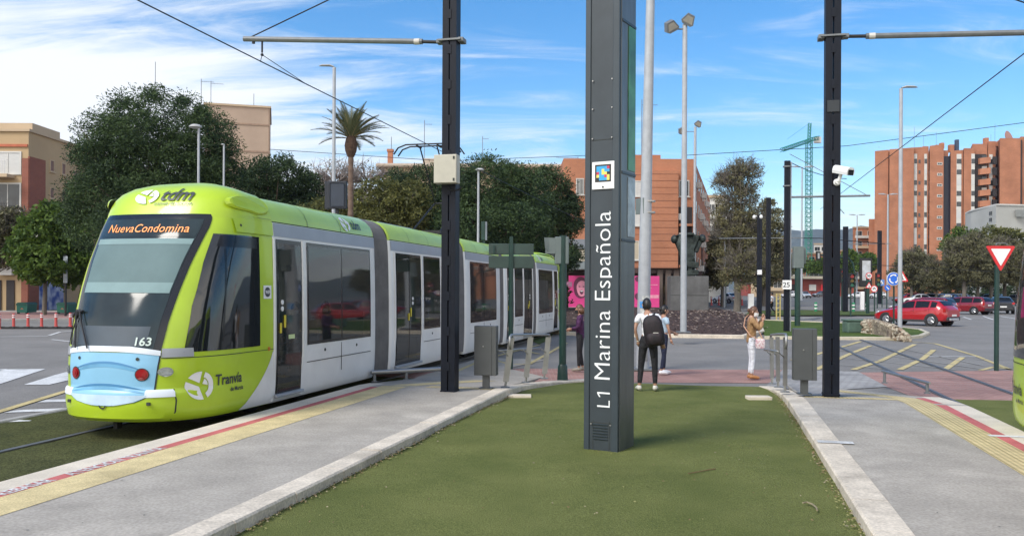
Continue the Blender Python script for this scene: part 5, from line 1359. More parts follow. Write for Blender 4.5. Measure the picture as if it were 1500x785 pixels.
# ------------------------------------------------------------------ cars
M_carglass = mat('car_glass', (.012, .014, .016), .16, var=.2, spec=.28)
M_tyre = mat('tyre_rubber', (.014, .014, .015), .8); M_rim = mat('alloy_rim', (.35, .36, .38), .3, .8)
M_plate = mat('number_plate', (.68, .68, .66), .5, var=.03); M_tail = mat('tail_lamp_red', (.40, .012, .012), .2, coat=.5); M_hl = mat('headlamp_clear', (.65, .68, .7), .15, .4)
M_plastic = mat('dark_plastic_cladding', (.025, .025, .027), .6)
def paint(n, c): return mat('car_paint_'+n, c, .28, .1, var=.03, coat=1., spec=.5)
# stations: y from rear (0) to front (1), (y, z_bottom, z_belt, z_top, halfwidth, halfwidth_top)
STY = {
 'hatch': dict(L=4.37, W=1.80, H=1.48, st=[(0, .42, .80, .92, .70, .60), (.015, .33, .92, 1.02, .80, .66), (.05, .28, 1.00, 1.14, .86, .64), (.12, .26, 1.03, 1.40, .89, .60), (.19, .25, 1.02, 1.46, .90, .62), (.30, .24, 1.00, 1.48, .90, .63), (.42, .24, .97, 1.48, .90, .63), (.52, .24, .95, 1.44, .90, .61), (.60, .24, .95, 1.28, .90, .60), (.68, .25, .93, 1.02, .89, .68), (.76, .25, .86, .95, .88, .70), (.86, .26, .78, .87, .87, .68), (.94, .28, .68, .77, .82, .62), (.985, .32, .58, .66, .72, .52), (1, .38, .50, .56, .62, .45)], wh=(.185, .80), R=.335),
 'wagon': dict(L=4.60, W=1.78, H=1.46, st=[(0, .40, .80, .90, .72, .62), (.012, .33, .93, 1.05, .82, .68), (.035, .28, .98, 1.26, .86, .62), (.08, .26, .98, 1.42, .88, .62), (.16, .25, .97, 1.45, .89, .63), (.32, .24, .95, 1.46, .89, .63), (.45, .24, .93, 1.46, .89, .62), (.55, .24, .92, 1.40, .89, .61), (.63, .24, .92, 1.22, .89, .60), (.70, .25, .90, .98, .88, .68), (.78, .25, .84, .92, .87, .70), (.88, .26, .76, .84, .86, .68), (.95, .28, .66, .74, .80, .62), (.988, .32, .56, .62, .70, .52), (1, .38, .48, .54, .6, .45)], wh=(.18, .81), R=.32),
 'sedan': dict(L=4.45, W=1.76, H=1.43, st=[(0, .42, .78, .86, .70, .6), (.015, .33, .88, .96, .8, .68), (.06, .28, .93, 1.0, .86, .68), (.14, .26, .95, 1.02, .88, .66), (.19, .25, .95, 1.12, .88, .62), (.28, .25, .94, 1.38, .88, .6), (.36, .24, .93, 1.43, .88, .6), (.48, .24, .92, 1.43, .88, .6), (.57, .24, .92, 1.34, .88, .6), (.66, .24, .91, 1.0, .88, .66), (.78, .25, .84, .92, .87, .70), (.88, .26, .76, .84, .86, .68), (.95, .28, .66, .74, .80, .62), (.988, .32, .56, .62, .70, .52), (1, .38, .48, .54, .6, .45)], wh=(.19, .81), R=.31),
}
def car(name, label, loc, rz, style, pm, group='cars in the parking area and on the road', cladding=False):
    S = STY[style]; L, W = S['L'], S['W']; t = thing(name, label, 'car', loc, rz, group)
    st = [(s[0]*L-L/2, *s[1:]) for s in S['st']]
    def sec(s, o=0.):
        y, zb, zl, zt, w, wt = s
        pr = [(0, zb), (w*.80, zb), (w*.95, zb+.06), (w, zb+.22), (w*1.0, (zb+zl)/2+.06), (w*.965, zl), (wt+.02, zt-.05), (wt-.06, zt-.008), (wt*.5, zt+.006), (0, zt+.01)]
        return [(x, y, z) for x, z in pr]
    b = MB(); rows = []
    # denser stations by linear mix
    dense = []
    for a, c in zip(st, st[1:]):
        n = 2
        for i in range(n): dense.append(tuple(a[k]+(c[k]-a[k])*i/n for k in range(6)))
    dense.append(st[-1])
    R_ = [sec(s) for s in dense]
    for r in R_: rows.append([(-x, y, z) for x, y, z in reversed(r)][:-1] + r)
    b.grid(rows); b.face(rows[0]); b.face(rows[-1])
    body = b.build('body', pm, t, smooth=45)
    # glass: side windows, rear and front screens as their own panes set just proud
    def at(f):
        y = f*L-L/2
        for a, c in zip(st, st[1:]):
            if y <= c[0]: k = (y-a[0])/(c[0]-a[0]); return tuple(a[i]+(c[i]-a[i])*k for i in range(6))
    def gside(f0, f1, sx, e0=0, e1=0):
        m = MB(); rows = []
        for i in range(13):
            f = f0+(f1-f0)*i/12; s = at(f); pr = sec(s); a, c = Vector(pr[5]), Vector(pr[6])
            k0 = .10; k1 = .92
            a2 = a+(c-a)*k0; c2 = a+(c-a)*k1; rows.append([(sx*(v.x+.016), v.y, v.z+.006) for v in (a2, c2)])
        m.grid(rows); return m.build('side_window', M_carglass, t)
    cab = {'hatch': [(.13, .20), (.225, .40), (.42, .62)], 'wagon': [(.05, .20), (.22, .42), (.44, .645)], 'sedan': [(.225, .42), (.44, .62)]}[style]
    for sx in (-1, 1):
        for f0, f1 in cab: gside(f0, f1, sx)
    def screen(f0, f1, nm, rear):
        m = MB(); rows = []
        for i in range(5):
            f = f0+(f1-f0)*i/4; s = at(f); pr = sec(s); r = [pr[9], pr[8], pr[7]]
            rows.append([(-x*1.0, y+(-.012 if rear else .012), z+.012) for x, y, z in reversed(r)][:-1] + [(x, y+(-.012 if rear else .012), z+.012) for x, y, z in r])
        m.grid(rows); return m.build(nm, M_carglass, t)
    if style == 'hatch': screen(.055, .125, 'rear_window', True); screen(.545, .675, 'windscreen', False)
    elif style == 'wagon': screen(.014, .07, 'rear_window', True); screen(.57, .69, 'windscreen', False)
    else: screen(.15, .285, 'rear_window', True); screen(.535, .655, 'windscreen', False)
    for fy in S['wh']:
        for sx in (-1, 1):
            y = fy*L-L/2; R = S['R']; w = at(fy)[4]
            m = MB(); m.lathe([(R+.06, w*.9), (R+.06, w+.004)], (0, y, R), 24, 'x'); m.M = None
            if sx < 0: m.v = [(-a, b_, c) for a, b_, c in m.v]
            m.build('wheel_arch', M_plastic if cladding else M_black, t)
            m = MB(); m.lathe([(.05, w-.18), (R-.02, w-.18), (R, w-.15), (R, w-.01), (R-.03, w+.012), (R*.66, w+.014), (.05, w-.02)], (0, y, R), 24, 'x')
            if sx < 0: m.v = [(-a, b_, c) for a, b_, c in m.v]
            wh = m.build('wheel', M_tyre, t, smooth=40)
            m = MB(); m.lathe([(R*.64, w+.008), (R*.58, w+.018), (R*.55, w+.0)], (0, y, R), 20, 'x')
            for a in [2*PI*k/5 for k in range(5)]:
                c, s_ = math.cos(a), math.sin(a); m.tube((w+.012, y+c*.04, R+s_*.04), (w+.012, y+c*R*.58, R+s_*R*.58), .03, .022, 6)
            m.ball((w+.01, y, R), .05, 8, 5)
            if sx < 0: m.v = [(-a, b_, c_) for a, b_, c_ in m.v]
            m.build('rim', M_rim, wh)
    yr, yf = -L/2, L/2
    for sx in (-1, 1):
        m = MB(); z = .93 if style != 'sedan' else .82
        m.ext([(sx*.56, z-.10), (sx*.84, z-.12), (sx*.86, z+.06), (sx*.70, z+.07)], 'y', yr+.005, yr+.16) if style != 'wagon' else m.ext([(sx*.62, z-.16), (sx*.86, z-.16), (sx*.865, z+.08), (sx*.72, z+.10)], 'y', yr+.005, yr+.12)
        m.build('tail_lamp', M_tail, t)
        m = MB(); m.path([(sx*.60, yf-.10, .64), (sx*.76, yf-.22, .69), (sx*.845, yf-.45, .76)], [.05, .06, .03], 8); m.build('headlamp', M_hl, t, smooth=True)
        m = MB(); m.path([(sx*.90, yf-L*.385, .98), (sx*1.0, yf-L*.385, 1.02)], [.05, .07], 8); m.ball((sx*.99, yf-L*.385, 1.03), (.09, .06, .07), 10, 6); m.build('mirror', pm, t, smooth=True)
        for f in (.41, .23):
            s = at(f+.0); m = MB(); m.box((sx*(s[4]*.99+.006), f*L-L/2+.12, s[2]-.12), (.02, .14, .03), bev=.006); m.build('door_handle', pm, t)
        m = MB()
        for f in (.215, .415, .62): s = at(f); m.box((sx*(s[4]*.985), f*L-L/2, (.35+s[2])/2), (.012, .008, s[2]-.42))
        m.build('door_gap', M_seam, t)
    m = MB(); m.box((0, yr+.045, .44), (1.42, .16, .20), bev=.04); m.build('bumper', M_plastic, t)
    if cladding:
        m = MB(); m.box((0, yr+.0, .40), (1.0, .14, .13), bev=.03); m.build('skid_plate', mat('silver_plastic', (.45, .45, .46), .35, .3), t)
        for sx in (-1, 1): m = MB(); m.box((sx*.885, 0, .30), (.06, L*.50, .12), bev=.02); m.build('sill', M_plastic, t)
    m = MB(); m.box((0, yr+(-.045 if style != 'wagon' else -.012), .62 if style == 'hatch' else .78), (.50, .02, .11), bev=.004); m.build('number_plate', M_plate, t)
    m = MB(); m.box((0, yf-.0, .42), (1.1, .12, .2), bev=.03); m.build('grille', M_plastic, t)
    return t
def carat(px, py, ang, *a, **k):
    b = P(px, py); return car('parked_car' if k.pop('parked', True) else 'car', a[0], b, rad(ang), *a[1:], **k)
red = paint('red', (.38, .008, .014)); wine = paint('wine', (.20, .006, .014)); blk = paint('black', (.015, .017, .022)); sil = paint('silver', (.42, .44, .45)); whi = paint('white', (.68, .69, .70)); blu = paint('blue', (.03, .10, .26)); gry = paint('grey', (.12, .13, .14))
# rear at local -y; heading angle: rotation about z
carat(1341, 476, 36, 'nearest car, a red hatchback behind the street lamp by the turf island', 'hatch', red, cladding=True)
carat(1350, 464, 40, 'red estate car half hidden behind the nearest red hatchback', 'wagon', wine)
carat(1409, 460, 33, 'dark red estate car parked in the middle of the right car park', 'wagon', wine)
carat(1464, 459, -22, 'black car seen from behind, right of the dark red estate', 'hatch', blk)
row = [(1344, 446, 75, 'white', whi, 'sedan', 'white saloon at the left end of the far parked row'), (1357, 445, 55, 'silver', sil, 'wagon', 'silver estate in the far parked row, left of the blue car'),
       (1371, 445, 52, 'white', whi, 'hatch', 'white hatchback in the far parked row, just left of the blue car'), (1381, 446, 50, 'blue', blu, 'hatch', 'blue hatchback in the far parked row behind the dark red estate'),
       (1395, 445, 50, 'white', whi, 'wagon', 'white estate in the far parked row behind the dark red estate'), (1408, 444, 50, 'silver', sil, 'sedan', 'silver saloon in the far parked row above the dark red estate'),
       (1447, 446, 45, 'silver', sil, 'hatch', 'pale silver hatchback in the far parked row, left of the yield sign post'), (1331, 444, 80, 'red', red, 'hatch', 'distant red hatchback right of the round blue sign'), (1425, 443, 50, 'grey', gry, 'wagon', 'grey estate in the far parked row between the silver cars'),
       (1485, 447, 45, 'blue', gry, 'hatch', 'dark grey hatchback at the right end of the far parked row')]
for px, py, a, c, m, s, lab in row: carat(px, py, a, lab, s, m)
for px, py, a, m, s, lab in ((1179, 436.5, 178, sil, 'sedan', 'light saloon on the far road below the crane'), (1203, 435, 100, gry, 'hatch', 'dark hatchback on the far road, right of the light saloon'),
                          (1158, 436, 95, whi, 'hatch', 'white car on the far road behind the pole with the 25 plate'), (1064, 444, 30, whi, 'sedan', 'white car parked in the tree-lined street left of the tall tree trunk'),
                          (1255, 437, 90, whi, 'sedan', 'white car behind the cluster of road signs'), (1283, 437, 90, whi, 'hatch', 'white van-like car behind the cluster of road signs, at its right')):
    carat(px, py, a, lab, s, m, parked=False)
# ------------------------------------------------------------------ islands, mulch bed, sculpture
M_mulch = mat('bark_mulch', (.10, .07, .06), .95, scale=5, col2=(.045, .032, .03), fine=.6, fscale=12, bump=1., bscale=14, bdist=.08, spec=.1)
M_grass = mat('island_grass', (.085, .125, .03), .95, scale=.6, col2=(.055, .085, .02), fine=.35, fscale=20, bump=.8, bscale=30, spec=.1)
M_lawnfar = mat('far_grass', (.09, .12, .04), .95, scale=.3, col2=(.06, .085, .03), fine=.3, fscale=8, spec=.1)
# mound: outline from the kerb at y=495 back to the far side
ol = [P(955, 493), P(1090, 494.5), P(1115, 488), P(1108, 470), P(1060, 458), P(960, 456), P(700, 458), P(690, 476), P(830, 491)]
c0 = Vector((11.0, 50, 0))
mb = MB(); rings = []
ol2 = []
for a, b in zip(ol, ol[1:]+ol[:1]):
    for i in range(6): ol2.append(Vector((a[0]+(b[0]-a[0])*i/6, a[1]+(b[1]-a[1])*i/6, 0)))
for k, zz in ((1, G0+.12), (.97, G0+.2), (.85, .22), (.65, .45), (.4, .6), (.15, .65), (.02, .66)):
    rings.append([(c0.x+(p.x-c0.x)*k, c0.y+(p.y-c0.y)*k, zz+(rnd.uniform(-.03, .03) if .1 < k < .96 else 0)) for p in ol2])
mb.grid(rings, closed=True); struct('mulch_ground', mb, M_mulch, smooth=True)
# bark chips standing proud
mb = MB()
for i in range(2600):
    k = math.sqrt(rnd.random())*.97; p = rnd.choice(ol2); x, y = c0.x+(p.x-c0.x)*k+rnd.uniform(-.6, .6), c0.y+(p.y-c0.y)*k+rnd.uniform(-.6, .6)
    if y > 52: continue
    z = lerp(k, [(0, .66), (.4, .6), (.65, .45), (.85, .22), (1, G0+.2)])+.03; s = rnd.uniform(.04, .11); a = rnd.uniform(0, PI); mb.k = rnd.choice([0, 0, 1, 2])
    if z < 0: continue
    mb.face([(x-s*math.cos(a), y-s*math.sin(a), z-.02), (x+s*.4*math.sin(a), y-s*.4*math.cos(a), z+.03), (x+s*math.cos(a), y+s*math.sin(a), z+.01)])
tag(mb.build('bark_chips', [mat('bark_dark', (.05, .035, .03), .9), mat('bark_mid', (.14, .10, .085), .9), mat('bark_pale', (.22, .18, .15), .9)], fixn=False), 'loose bark chips covering the planted mound', 'mulch', kind='stuff')
kerb('kerb', [p[:2] for p in (P(690, 476), P(830, 491), P(955, 494), P(1090, 496), P(1120, 489), P(1112, 470))], .22, -.3, lambda p: G0+.15, M_kerb, 1.2, 1)
kerb('kerb', [p[:2] for p in (P(1120, 496.5), P(1210, 497.5), P(1320, 498), P(1352, 494.5), P(1362, 490), P(1350, 485), P(1290, 478), P(1262, 476), P(1110, 470))], .20, -.3, lambda p: G0+.12, mat('pale_kerb', (.50, .45, .34), .9, fine=.15, var=.1), 1.2, 1)
isl = [P(1120, 495.5), P(1210, 496.5), P(1318, 497), P(1348, 493.5), P(1357, 489), P(1345, 485.5), P(1292, 479), P(1262, 477), P(1112, 471)]
poly_ground('grass_island', isl, M_grass, z=G0+.10)
poly_ground('grass_verge', [P(1090, 462.5), P(1130, 463.5), P(1300, 463), P(1300, 458), P(1160, 455), P(1100, 457)], M_lawnfar, z=G0+.10)
poly_ground('grass_verge', [P(620, 452), P(850, 452), P(800, 500), P(790, 505), P(770, 495)], M_lawnfar, z=G0+.02)
poly_ground('grass_verge', [P(-60, 457), P(110, 457), P(110, 451), P(-60, 451)], M_lawnfar, z=G0+.06)
M_redpath = mat('red_pavement', (.30, .17, .15), .9, fine=.15, scale=2)
poly_ground('pavement', [P(-60, 470), P(112, 468), P(110, 457.5), P(-60, 457.5)], M_redpath, z=G0+.05)
kerb('kerb', [P(-60, 457.2)[:2], P(112, 457.2)[:2]], .3, -.3, lambda p: G0+.12, M_edgec, 2, 1)
kerb('kerb', [P(-60, 470.5)[:2], P(120, 468.5)[:2]], .3, -.3, lambda p: G0+.10, M_edgec, 2, 1)
# rubble stone retaining wall across the island
rw = [P(1262, 487.5, G0+.1), P(1285, 489.5, G0+.1), P(1305, 493.5, G0+.1), P(1320, 496.5, G0+.1), P(1330, 496.5, G0+.1)]
wall = thing('stone_wall', 'low sloping rubble stone wall across the turf island', 'stone wall', rw[0])
mb = MB(); hts = [.50, .62, .55, .42, .18]; rows = []
N = 30
for i in range(N+1):
    f = i/N*(len(rw)-1); j = min(int(f), len(rw)-2); q = f-j
    x = rw[j][0]+(rw[j+1][0]-rw[j][0])*q-rw[0][0]; y = rw[j][1]+(rw[j+1][1]-rw[j][1])*q-rw[0][1]; h = hts[j]+(hts[j+1]-hts[j])*q
    rows.append([(x+rnd.uniform(-.05, .05), y-.12+rnd.uniform(-.08, .08), h*k+rnd.uniform(-.04, .04)-.1) for k in (0, .25, .5, .75, 1)] + [(x+rnd.uniform(-.04, .04), y+k+rnd.uniform(-.04, .04), h+.02+rnd.uniform(-.05, .05)) for k in (.12, .5, .9)] + [(x, y+1.0, -.1)])
mb.grid(rows)
M_rub = mat('rubble_stone', (.34, .28, .20), .95, scale=3.5, col2=(.17, .13, .10), fine=.3, fscale=14, bump=.8, bscale=8, bdist=.08)
mb.build('wall', M_rub, wall)
mb = MB()
for i in range(260):
    f = rnd.random()*(len(rw)-1); j = min(int(f), len(rw)-2); q = f-j; h = hts[j]+(hts[j+1]-hts[j])*q
    x = rw[j][0]+(rw[j+1][0]-rw[j][0])*q-rw[0][0]; y = rw[j][1]+(rw[j+1][1]-rw[j][1])*q-rw[0][1]
    mb.k = rnd.choice([0, 1, 2]); top_ = rnd.random() < .35
    r = rnd.uniform(.05, .11); mb.ball((x, y-.10 if not top_ else y+rnd.uniform(0, .8), (rnd.uniform(0, h) if not top_ else h)-.05), (r*1.3, r*.7, r*.8), 6, 4)
mb.build('stones', [mat('stone_pale', (.38, .33, .25), .95), mat('stone_brown', (.24, .18, .13), .95), mat('stone_cream', (.42, .38, .30), .95)], wall)
b = P(1255, 487, G0+.1)
mb = MB(); mb.box((0, 0, .25), (1.1, .7, .55), bev=.08); mb.box((0, 0, .56), (1.16, .76, .08), bev=.03)
tag(mb.build('utility_box', mat('weathered_green_box', (.08, .13, .10), .8, var=.2), None, b), 'low green utility box at the left end of the stone wall', 'utility box')
# sculpture on its block
bk = AT(1010, 456, 50)
sc_ = thing('sculpture', 'dark bronze abstract sculpture on a tall concrete block, on the mulch mound', 'sculpture', (bk[0], bk[1], .45), rad(-4))
s = 50/F; M_blk = mat('dark_board_marked_concrete', (.10, .10, .10), .85, var=.25, scale=1.2, stain=.3, bump=.3, bscale=8)
mb = MB(); mb.box((0, .9, .0+27*s), (55*s, 1.9, 56*s), bev=.03); blk_ = mb.build('plinth', M_blk, sc_)
mb = MB(); mb.box((0, -.055, 27*s), (55*s, .012, .025)); mb.box((-6*s, -.055, 27*s), (.02, .012, 55*s)); mb.build('joint', M_seam, blk_)
M_brz = mat('patinated_bronze', (.030, .040, .036), .6, .4, var=.4, scale=2.5, bump=.6, bscale=4, bdist=.1)
z0 = 55*s
mb = MB()
rows = []
for z, x0, x1, d in ((0, -7, 13, .5), (12, -8, 12, .5), (13, -12, 14, .45), (26, -12, 12, .6), (40, -15, 12, .55), (50, -17, 17, .5), (56, -21, 22, .45), (60, -20, 21, .4), (63, -10, 8, .3), (64, -6, 5, .2)):
    rows.append([((x0 if k < .5 else x1)*s if k in (0, 1) else (x0+(x1-x0)*k)*s, .9+d*(1 if i_ < 5 else -1)*-1*(1-.4*abs(2*k-1)**2) + .12*math.sin(z*.7+k*7), z0+z*s) for i_, k in enumerate((0, .15, .35, .65, .85, 1, .85, .65, .35, .15))])
mb.grid(rows, closed=True); mb.face(rows[0]); mb.face(rows[-1]); mb.build('torso', M_brz, sc_, smooth=40)
for x, z in ((-20, 55), (21, 56)):
    mb = MB(); mb.ball((x*s, .8, z0+z*s), (5.5*s, .35, 6.5*s), 9, 6); mb.path([(x*.8*s, .8, z0+52*s), (x*.55*s, .7, z0+36*s)], [4.5*s, 3*s], 8); mb.build('shoulder', M_brz, sc_)
for c_, d_, t_ in (((1*s, .5, z0+62*s), (13*s, .5, 4*s), 0), ((3*s, .55, z0+17*s), (22*s, .5, 9*s), .08), ((5*s, .5, z0+5*s), (18*s, .5, 8*s), -.1), ((-8*s, .5, z0+10*s), (6*s, .6, 18*s), .15)): mb = MB(); mb.box(c_, d_, bev=.05, tilt=('Y', t_)); mb.build('folded_plate', M_brz, sc_)
# ------------------------------------------------------------------ road signs and small street furniture on the right
def pole(mb, x, y, z0, h, r): mb.lathe([(r, z0), (r, z0+h)], (x, y, 0), 10)
def signpost(px, yb, w, lab_post, items, z=G0, col=None):
    b = P(px, yb, z); s = b[1]/F; tops = min(i[2]-i[3] for i in items)
    h = ZY(px, tops, b[1])-b[2]-.05
    mb = MB(); pole(mb, 0, 0, 0, h, w*s/2); tag(mb.build('sign_post', col or M_green_pole, None, b), lab_post, 'post', 'posts of the road signs')
    for kind, x, y, r, lab in items:
        c = AT(x, y, b[1]-.15); R = r*s; sg = thing('road_sign', lab, 'sign', c, 0, 'road signs by the roundabout')
        if kind == 'round_blue':
            mb = MB(); mb.lathe([(R, .03), (R, 0)], n=28, axis='y'); mb.build('rim', M_white, sg)
            mb = MB(); mb.lathe([(R*.94, -.006), (R*.94, .0)], n=28, axis='y'); mb.build('disc', M_bluesign, sg)
            mb = MB()
            for k in range(3):
                a0 = PI/2+2*PI/3*k-.35; aa = lin(a0, a0+1.35, 8)
                ri, ro = R*.52, R*.70
                mb.grid([[(ri*math.cos(a), -.010, ri*math.sin(a)), (ro*math.cos(a), -.010, ro*math.sin(a))] for a in aa])
                a = a0-.0; mb.face([(R*.42*math.cos(a), -.010, R*.42*math.sin(a)), (R*.80*math.cos(a), -.010, R*.80*math.sin(a)), (R*.61*math.cos(a-.42), -.010, R*.61*math.sin(a-.42))])
            mb.build('arrows', M_white, sg)
        elif kind in ('tri', 'tri_ped'):
            for nm, k, m, y0, y1 in (('plate', 1.15, M_redpaint, -.0, .03), ('field', .78, M_white, -.006, 0)):
                mb = MB(); rtri(mb, R*k, R*.12 if k > 1 else R*.04, y0, y1); mb.v = [(a, b2, -c2) for a, b2, c2 in mb.v]; mb.build(nm, m, sg)
            mb = MB(); mb.box((0, -.012, -.0), (R*.16, .006, R*.5)); mb.box((R*.1, -.012, -.2*R), (R*.3, .006, R*.12)); mb.build('symbol', M_blackgloss, sg)
        elif kind == 'red_ring':
            mb = MB(); mb.lathe([(R, .03), (R, 0)], n=24, axis='y'); mb.build('rim', M_redpaint, sg)
            mb = MB(); mb.lathe([(R*.78, -.006), (R*.78, 0)], n=24, axis='y'); mb.build('disc', M_white, sg)
            mb = MB(); text(mb, '50' if 'limit' in lab else '', R*1.1, lambda x_, y_: (-R*.62+x_, -.010, -R*.36+y_), bold=.01) if 'limit' in lab else mb.path([(-R*.4, -.012, -R*.1), (0, -.012, R*.3), (R*.35, -.012, 0)], R*.12, 5); mb.build('symbol', M_lettering, sg)
        elif kind == 'red_disc':
            mb = MB(); mb.lathe([(R, .03), (R, 0)], n=24, axis='y'); mb.build('disc', M_redpaint, sg); mb = MB(); mb.box((0, -.008, 0), (R*1.3, .01, R*.35)); mb.build('bar', M_white, sg)
        elif kind == 'sq_blue':
            mb = MB(); mb.box((0, .01, 0), (2*R, .03, 2*R), bev=.01); mb.build('plate', mat('faded_sign_blue', (.10, .22, .50), .4), sg); mb = MB(); rtri(mb, R*.8, R*.05, -.012, -.006); mb.v = [(a, b2, -c2) for a, b2, c2 in mb.v]; mb.build('field', M_white, sg)
            mb = MB(); mb.path([(-R*.2, -.018, -R*.35), (0, -.018, R*.1), (R*.2, -.018, -R*.35)], R*.07, 5); mb.ball((0, -.018, R*.25), R*.08, 6, 4); mb.build('symbol', M_blackgloss, sg)
        elif kind == 'blue_arrow':
            mb = MB(); mb.lathe([(R, .03), (R, 0)], n=24, axis='y'); mb.build('disc', M_bluesign, sg); mb = MB(); mb.face([(-R*.5, -.008, R*.3), (-R*.3, -.008, R*.5), (R*.4, -.008, -R*.2), (R*.2, -.008, -R*.4)]); mb.face([(R*.55, -.008, -R*.55), (R*.55, -.008, R*.0), (R*.0, -.008, -R*.55)]); mb.build('arrow', M_white, sg)
signpost(1309, 493, 2.6, 'thin dark post of the round blue roundabout sign', [('round_blue', 1309, 408.5, 9.8, 'large round blue roundabout sign with three white arrows, before the street lamp')])
signpost(1322, 470, 2.2, 'post behind the street lamp holding a triangular warning sign', [('tri', 1321.5, 407, 9.5, 'red and white triangular warning sign half hidden behind the roundabout sign')])
signpost(1281, 458, 2.0, 'thin post holding the round red-rimmed turn sign', [('red_ring', 1280.5, 423, 5.2, 'small round red-rimmed sign forbidding a turn, below the triangular sign')])
signpost(1271, 461, 5.0, 'green post holding a round speed sign above a triangular sign', [('red_ring', 1273, 404, 4.8, 'small round speed limit sign above a triangular warning sign'), ('tri', 1273, 419, 5.2, 'small triangular warning sign below the round speed limit sign')])
signpost(1299, 456, 1.8, 'thin post holding the small round blue arrow sign', [('blue_arrow', 1300, 421.5, 4.2, 'small round blue arrow sign below the large roundabout sign')])
signpost(1292, 450, 1.5, 'thin post holding the square blue crossing sign', [('sq_blue', 1291, 414, 4.6, 'small square blue pedestrian crossing sign left of the roundabout sign')])
def tlight(px, yb, yt, lab, w=7, red=False, side=1):
    b = P(px, yb); s = b[1]/F; t = thing('traffic_light', lab, 'traffic light', b, 0, 'traffic lights on the far road')
    h = ZY(px, yt, b[1])-G0
    mb = MB(); pole(mb, 0, 0, 0, h, .06); mb.build('post', M_green_pole, t)
    mb = MB(); mb.box((0, -.12, h-11*s), (w*s, .25, 21*s), bev=.03); hd = mb.build('signal_head', M_black, t)
    for k, c in enumerate(('red', 'amber', 'green')):
        mb = MB(); mb.lathe([(w*.36*s, 0), (w*.30*s, -.03)], (0, -.25, h-(4.5+6.3*k)*s), 12, 'y'); mb.build('lens', mat('lens_'+c, {'red': (.5, .03, .03), 'amber': (.25, .16, .03), 'green': (.03, .2, .12)}[c], .3, emit=(1.2 if (red and c == 'red') else 0)), hd)
        mb = MB(); mb.ext([(w*.42*s*math.cos(a), h-(4.5+6.3*k)*s+w*.42*s*math.sin(a)) for a in lin(0, PI, 8)]+[(w*.38*s*math.cos(a), h-(4.5+6.3*k)*s+w*.38*s*math.sin(a)) for a in lin(PI, 0, 8)], 'y', -.42, -.25); mb.build('visor', M_black, hd)
    return t
tlight(1246, 464, 400, 'traffic light with a pinkish unlit head, left of the cluster of road signs', 8)
tlight(1285, 452, 399, 'traffic light showing red, above the cluster of road signs', 7, red=True)
tlight(1063, 450, 398, 'traffic light at the foot of the tall street tree', 7)
tlight(1233, 455, 393, 'traffic light seen just right of the near right platform pole', 6)
tlight(799, 462, 340, 'traffic light among the pines left of the dark green post', 5)
b = P(1252, 452); t = thing('traffic_light', 'traffic light hung from a curved arm above the far road', 'traffic light', b, 0)
s = b[1]/F; mb = MB(); mb.path([(0, 0, 0), (0, 0, 50*s), (-3*s, 0, 66*s), (-9*s, 0, 74*s), (-50*s, 0, 78*s)], .09, 8); mb.build('arm', M_green_pole, t)
mb = MB(); mb.box((-54*s, 0, 77*s), (6*s, .3, 13*s), bev=.04); hd = mb.build('signal_head', M_black, t)
mb = MB(); mb.box((-54*s, -.17, 77*s), (2.6*s, .02, 8*s)); mb.build('lens', mat('lens_grey', (.35, .36, .36), .4), hd)
# lit-free advertising panels, shelter and columns
b = AT(1268, 440, 90); t = thing('advertising_panel', 'tall black framed advertising panel with a grey poster behind the road signs', 'advertising panel', (b[0], b[1], G0)); s = 90/F
mb = MB(); mb.box((0, 0, (440-390)*s+.2), (18*s, .3, 42*s), bev=.08); mb.box((0, 0, 15*s), (4*s, .2, 30*s)); mb.build('frame', M_black, t)
mb = MB(); mb.box((0, -.16, 50*s+.4), (12*s, .02, 29*s)); mb.build('poster', mat('grey_cloudy_poster', (.55, .58, .62), .35, scale=.9, col2=(.25, .24, .22)), t)
b = AT(1100, 435, 75); mb = MB(); s = 75/F; mb.box((0, 0, 13*s), (8*s, .35, 27*s), bev=.05); o = mb.build('advertising_column', M_white, None, (b[0], b[1], G0)); tag(o, 'slim white advertising column behind the woman in tan', 'column')
b = AT(1263, 440, 85); mb = MB(); s = 85/F; mb.box((0, 0, 13*s), (5.5*s, .3, 27*s), bev=.05); tag(mb.build('advertising_column', M_white, None, (b[0], b[1], G0)), 'slim white column left of the triangular sign cluster', 'column')
b = AT(1140, 450, 56); t = thing('ticket_gate', 'slender yellow frame standing on the far verge beside the pedestrian', 'frame', (b[0], b[1], G0)); s = 56/F
mb = MB()
for x in (-2.6, 2.6): mb.box((x*s, 0, 19*s), (1.4*s, .1, 40*s))
for k in range(6): mb.box((0, 0, (5+6.5*k)*s), (5*s, .08, .9*s))
mb.build('frame', mat('pale_yellow_paint', (.55, .45, .16), .6), t)
# green banded bollards
for px, yb, lab in ((1195, 457.5, 'green and white traffic bollard standing alone on the far verge'), (1250, 458, 'green and white bollard beside the traffic light'), (1270, 457, 'green and white bollard at the foot of the triangular sign post')):
    b = P(px, yb); t = thing('bollard', lab, 'bollard', b, 0, 'green banded bollards'); s = b[1]/F
    mb = MB(); mb.lathe([(2.1*s, 0), (2.1*s, 14*s), (1.5*s, 15*s)], n=12); mb.build('post', mat('bollard_green', (.02, .22, .10), .5), t)
    mb = MB(); mb.lathe([(2.2*s, 5*s), (2.2*s, 7*s)], n=12); mb.lathe([(2.2*s, 10*s), (2.2*s, 12*s)], n=12); mb.build('band', M_white, t)
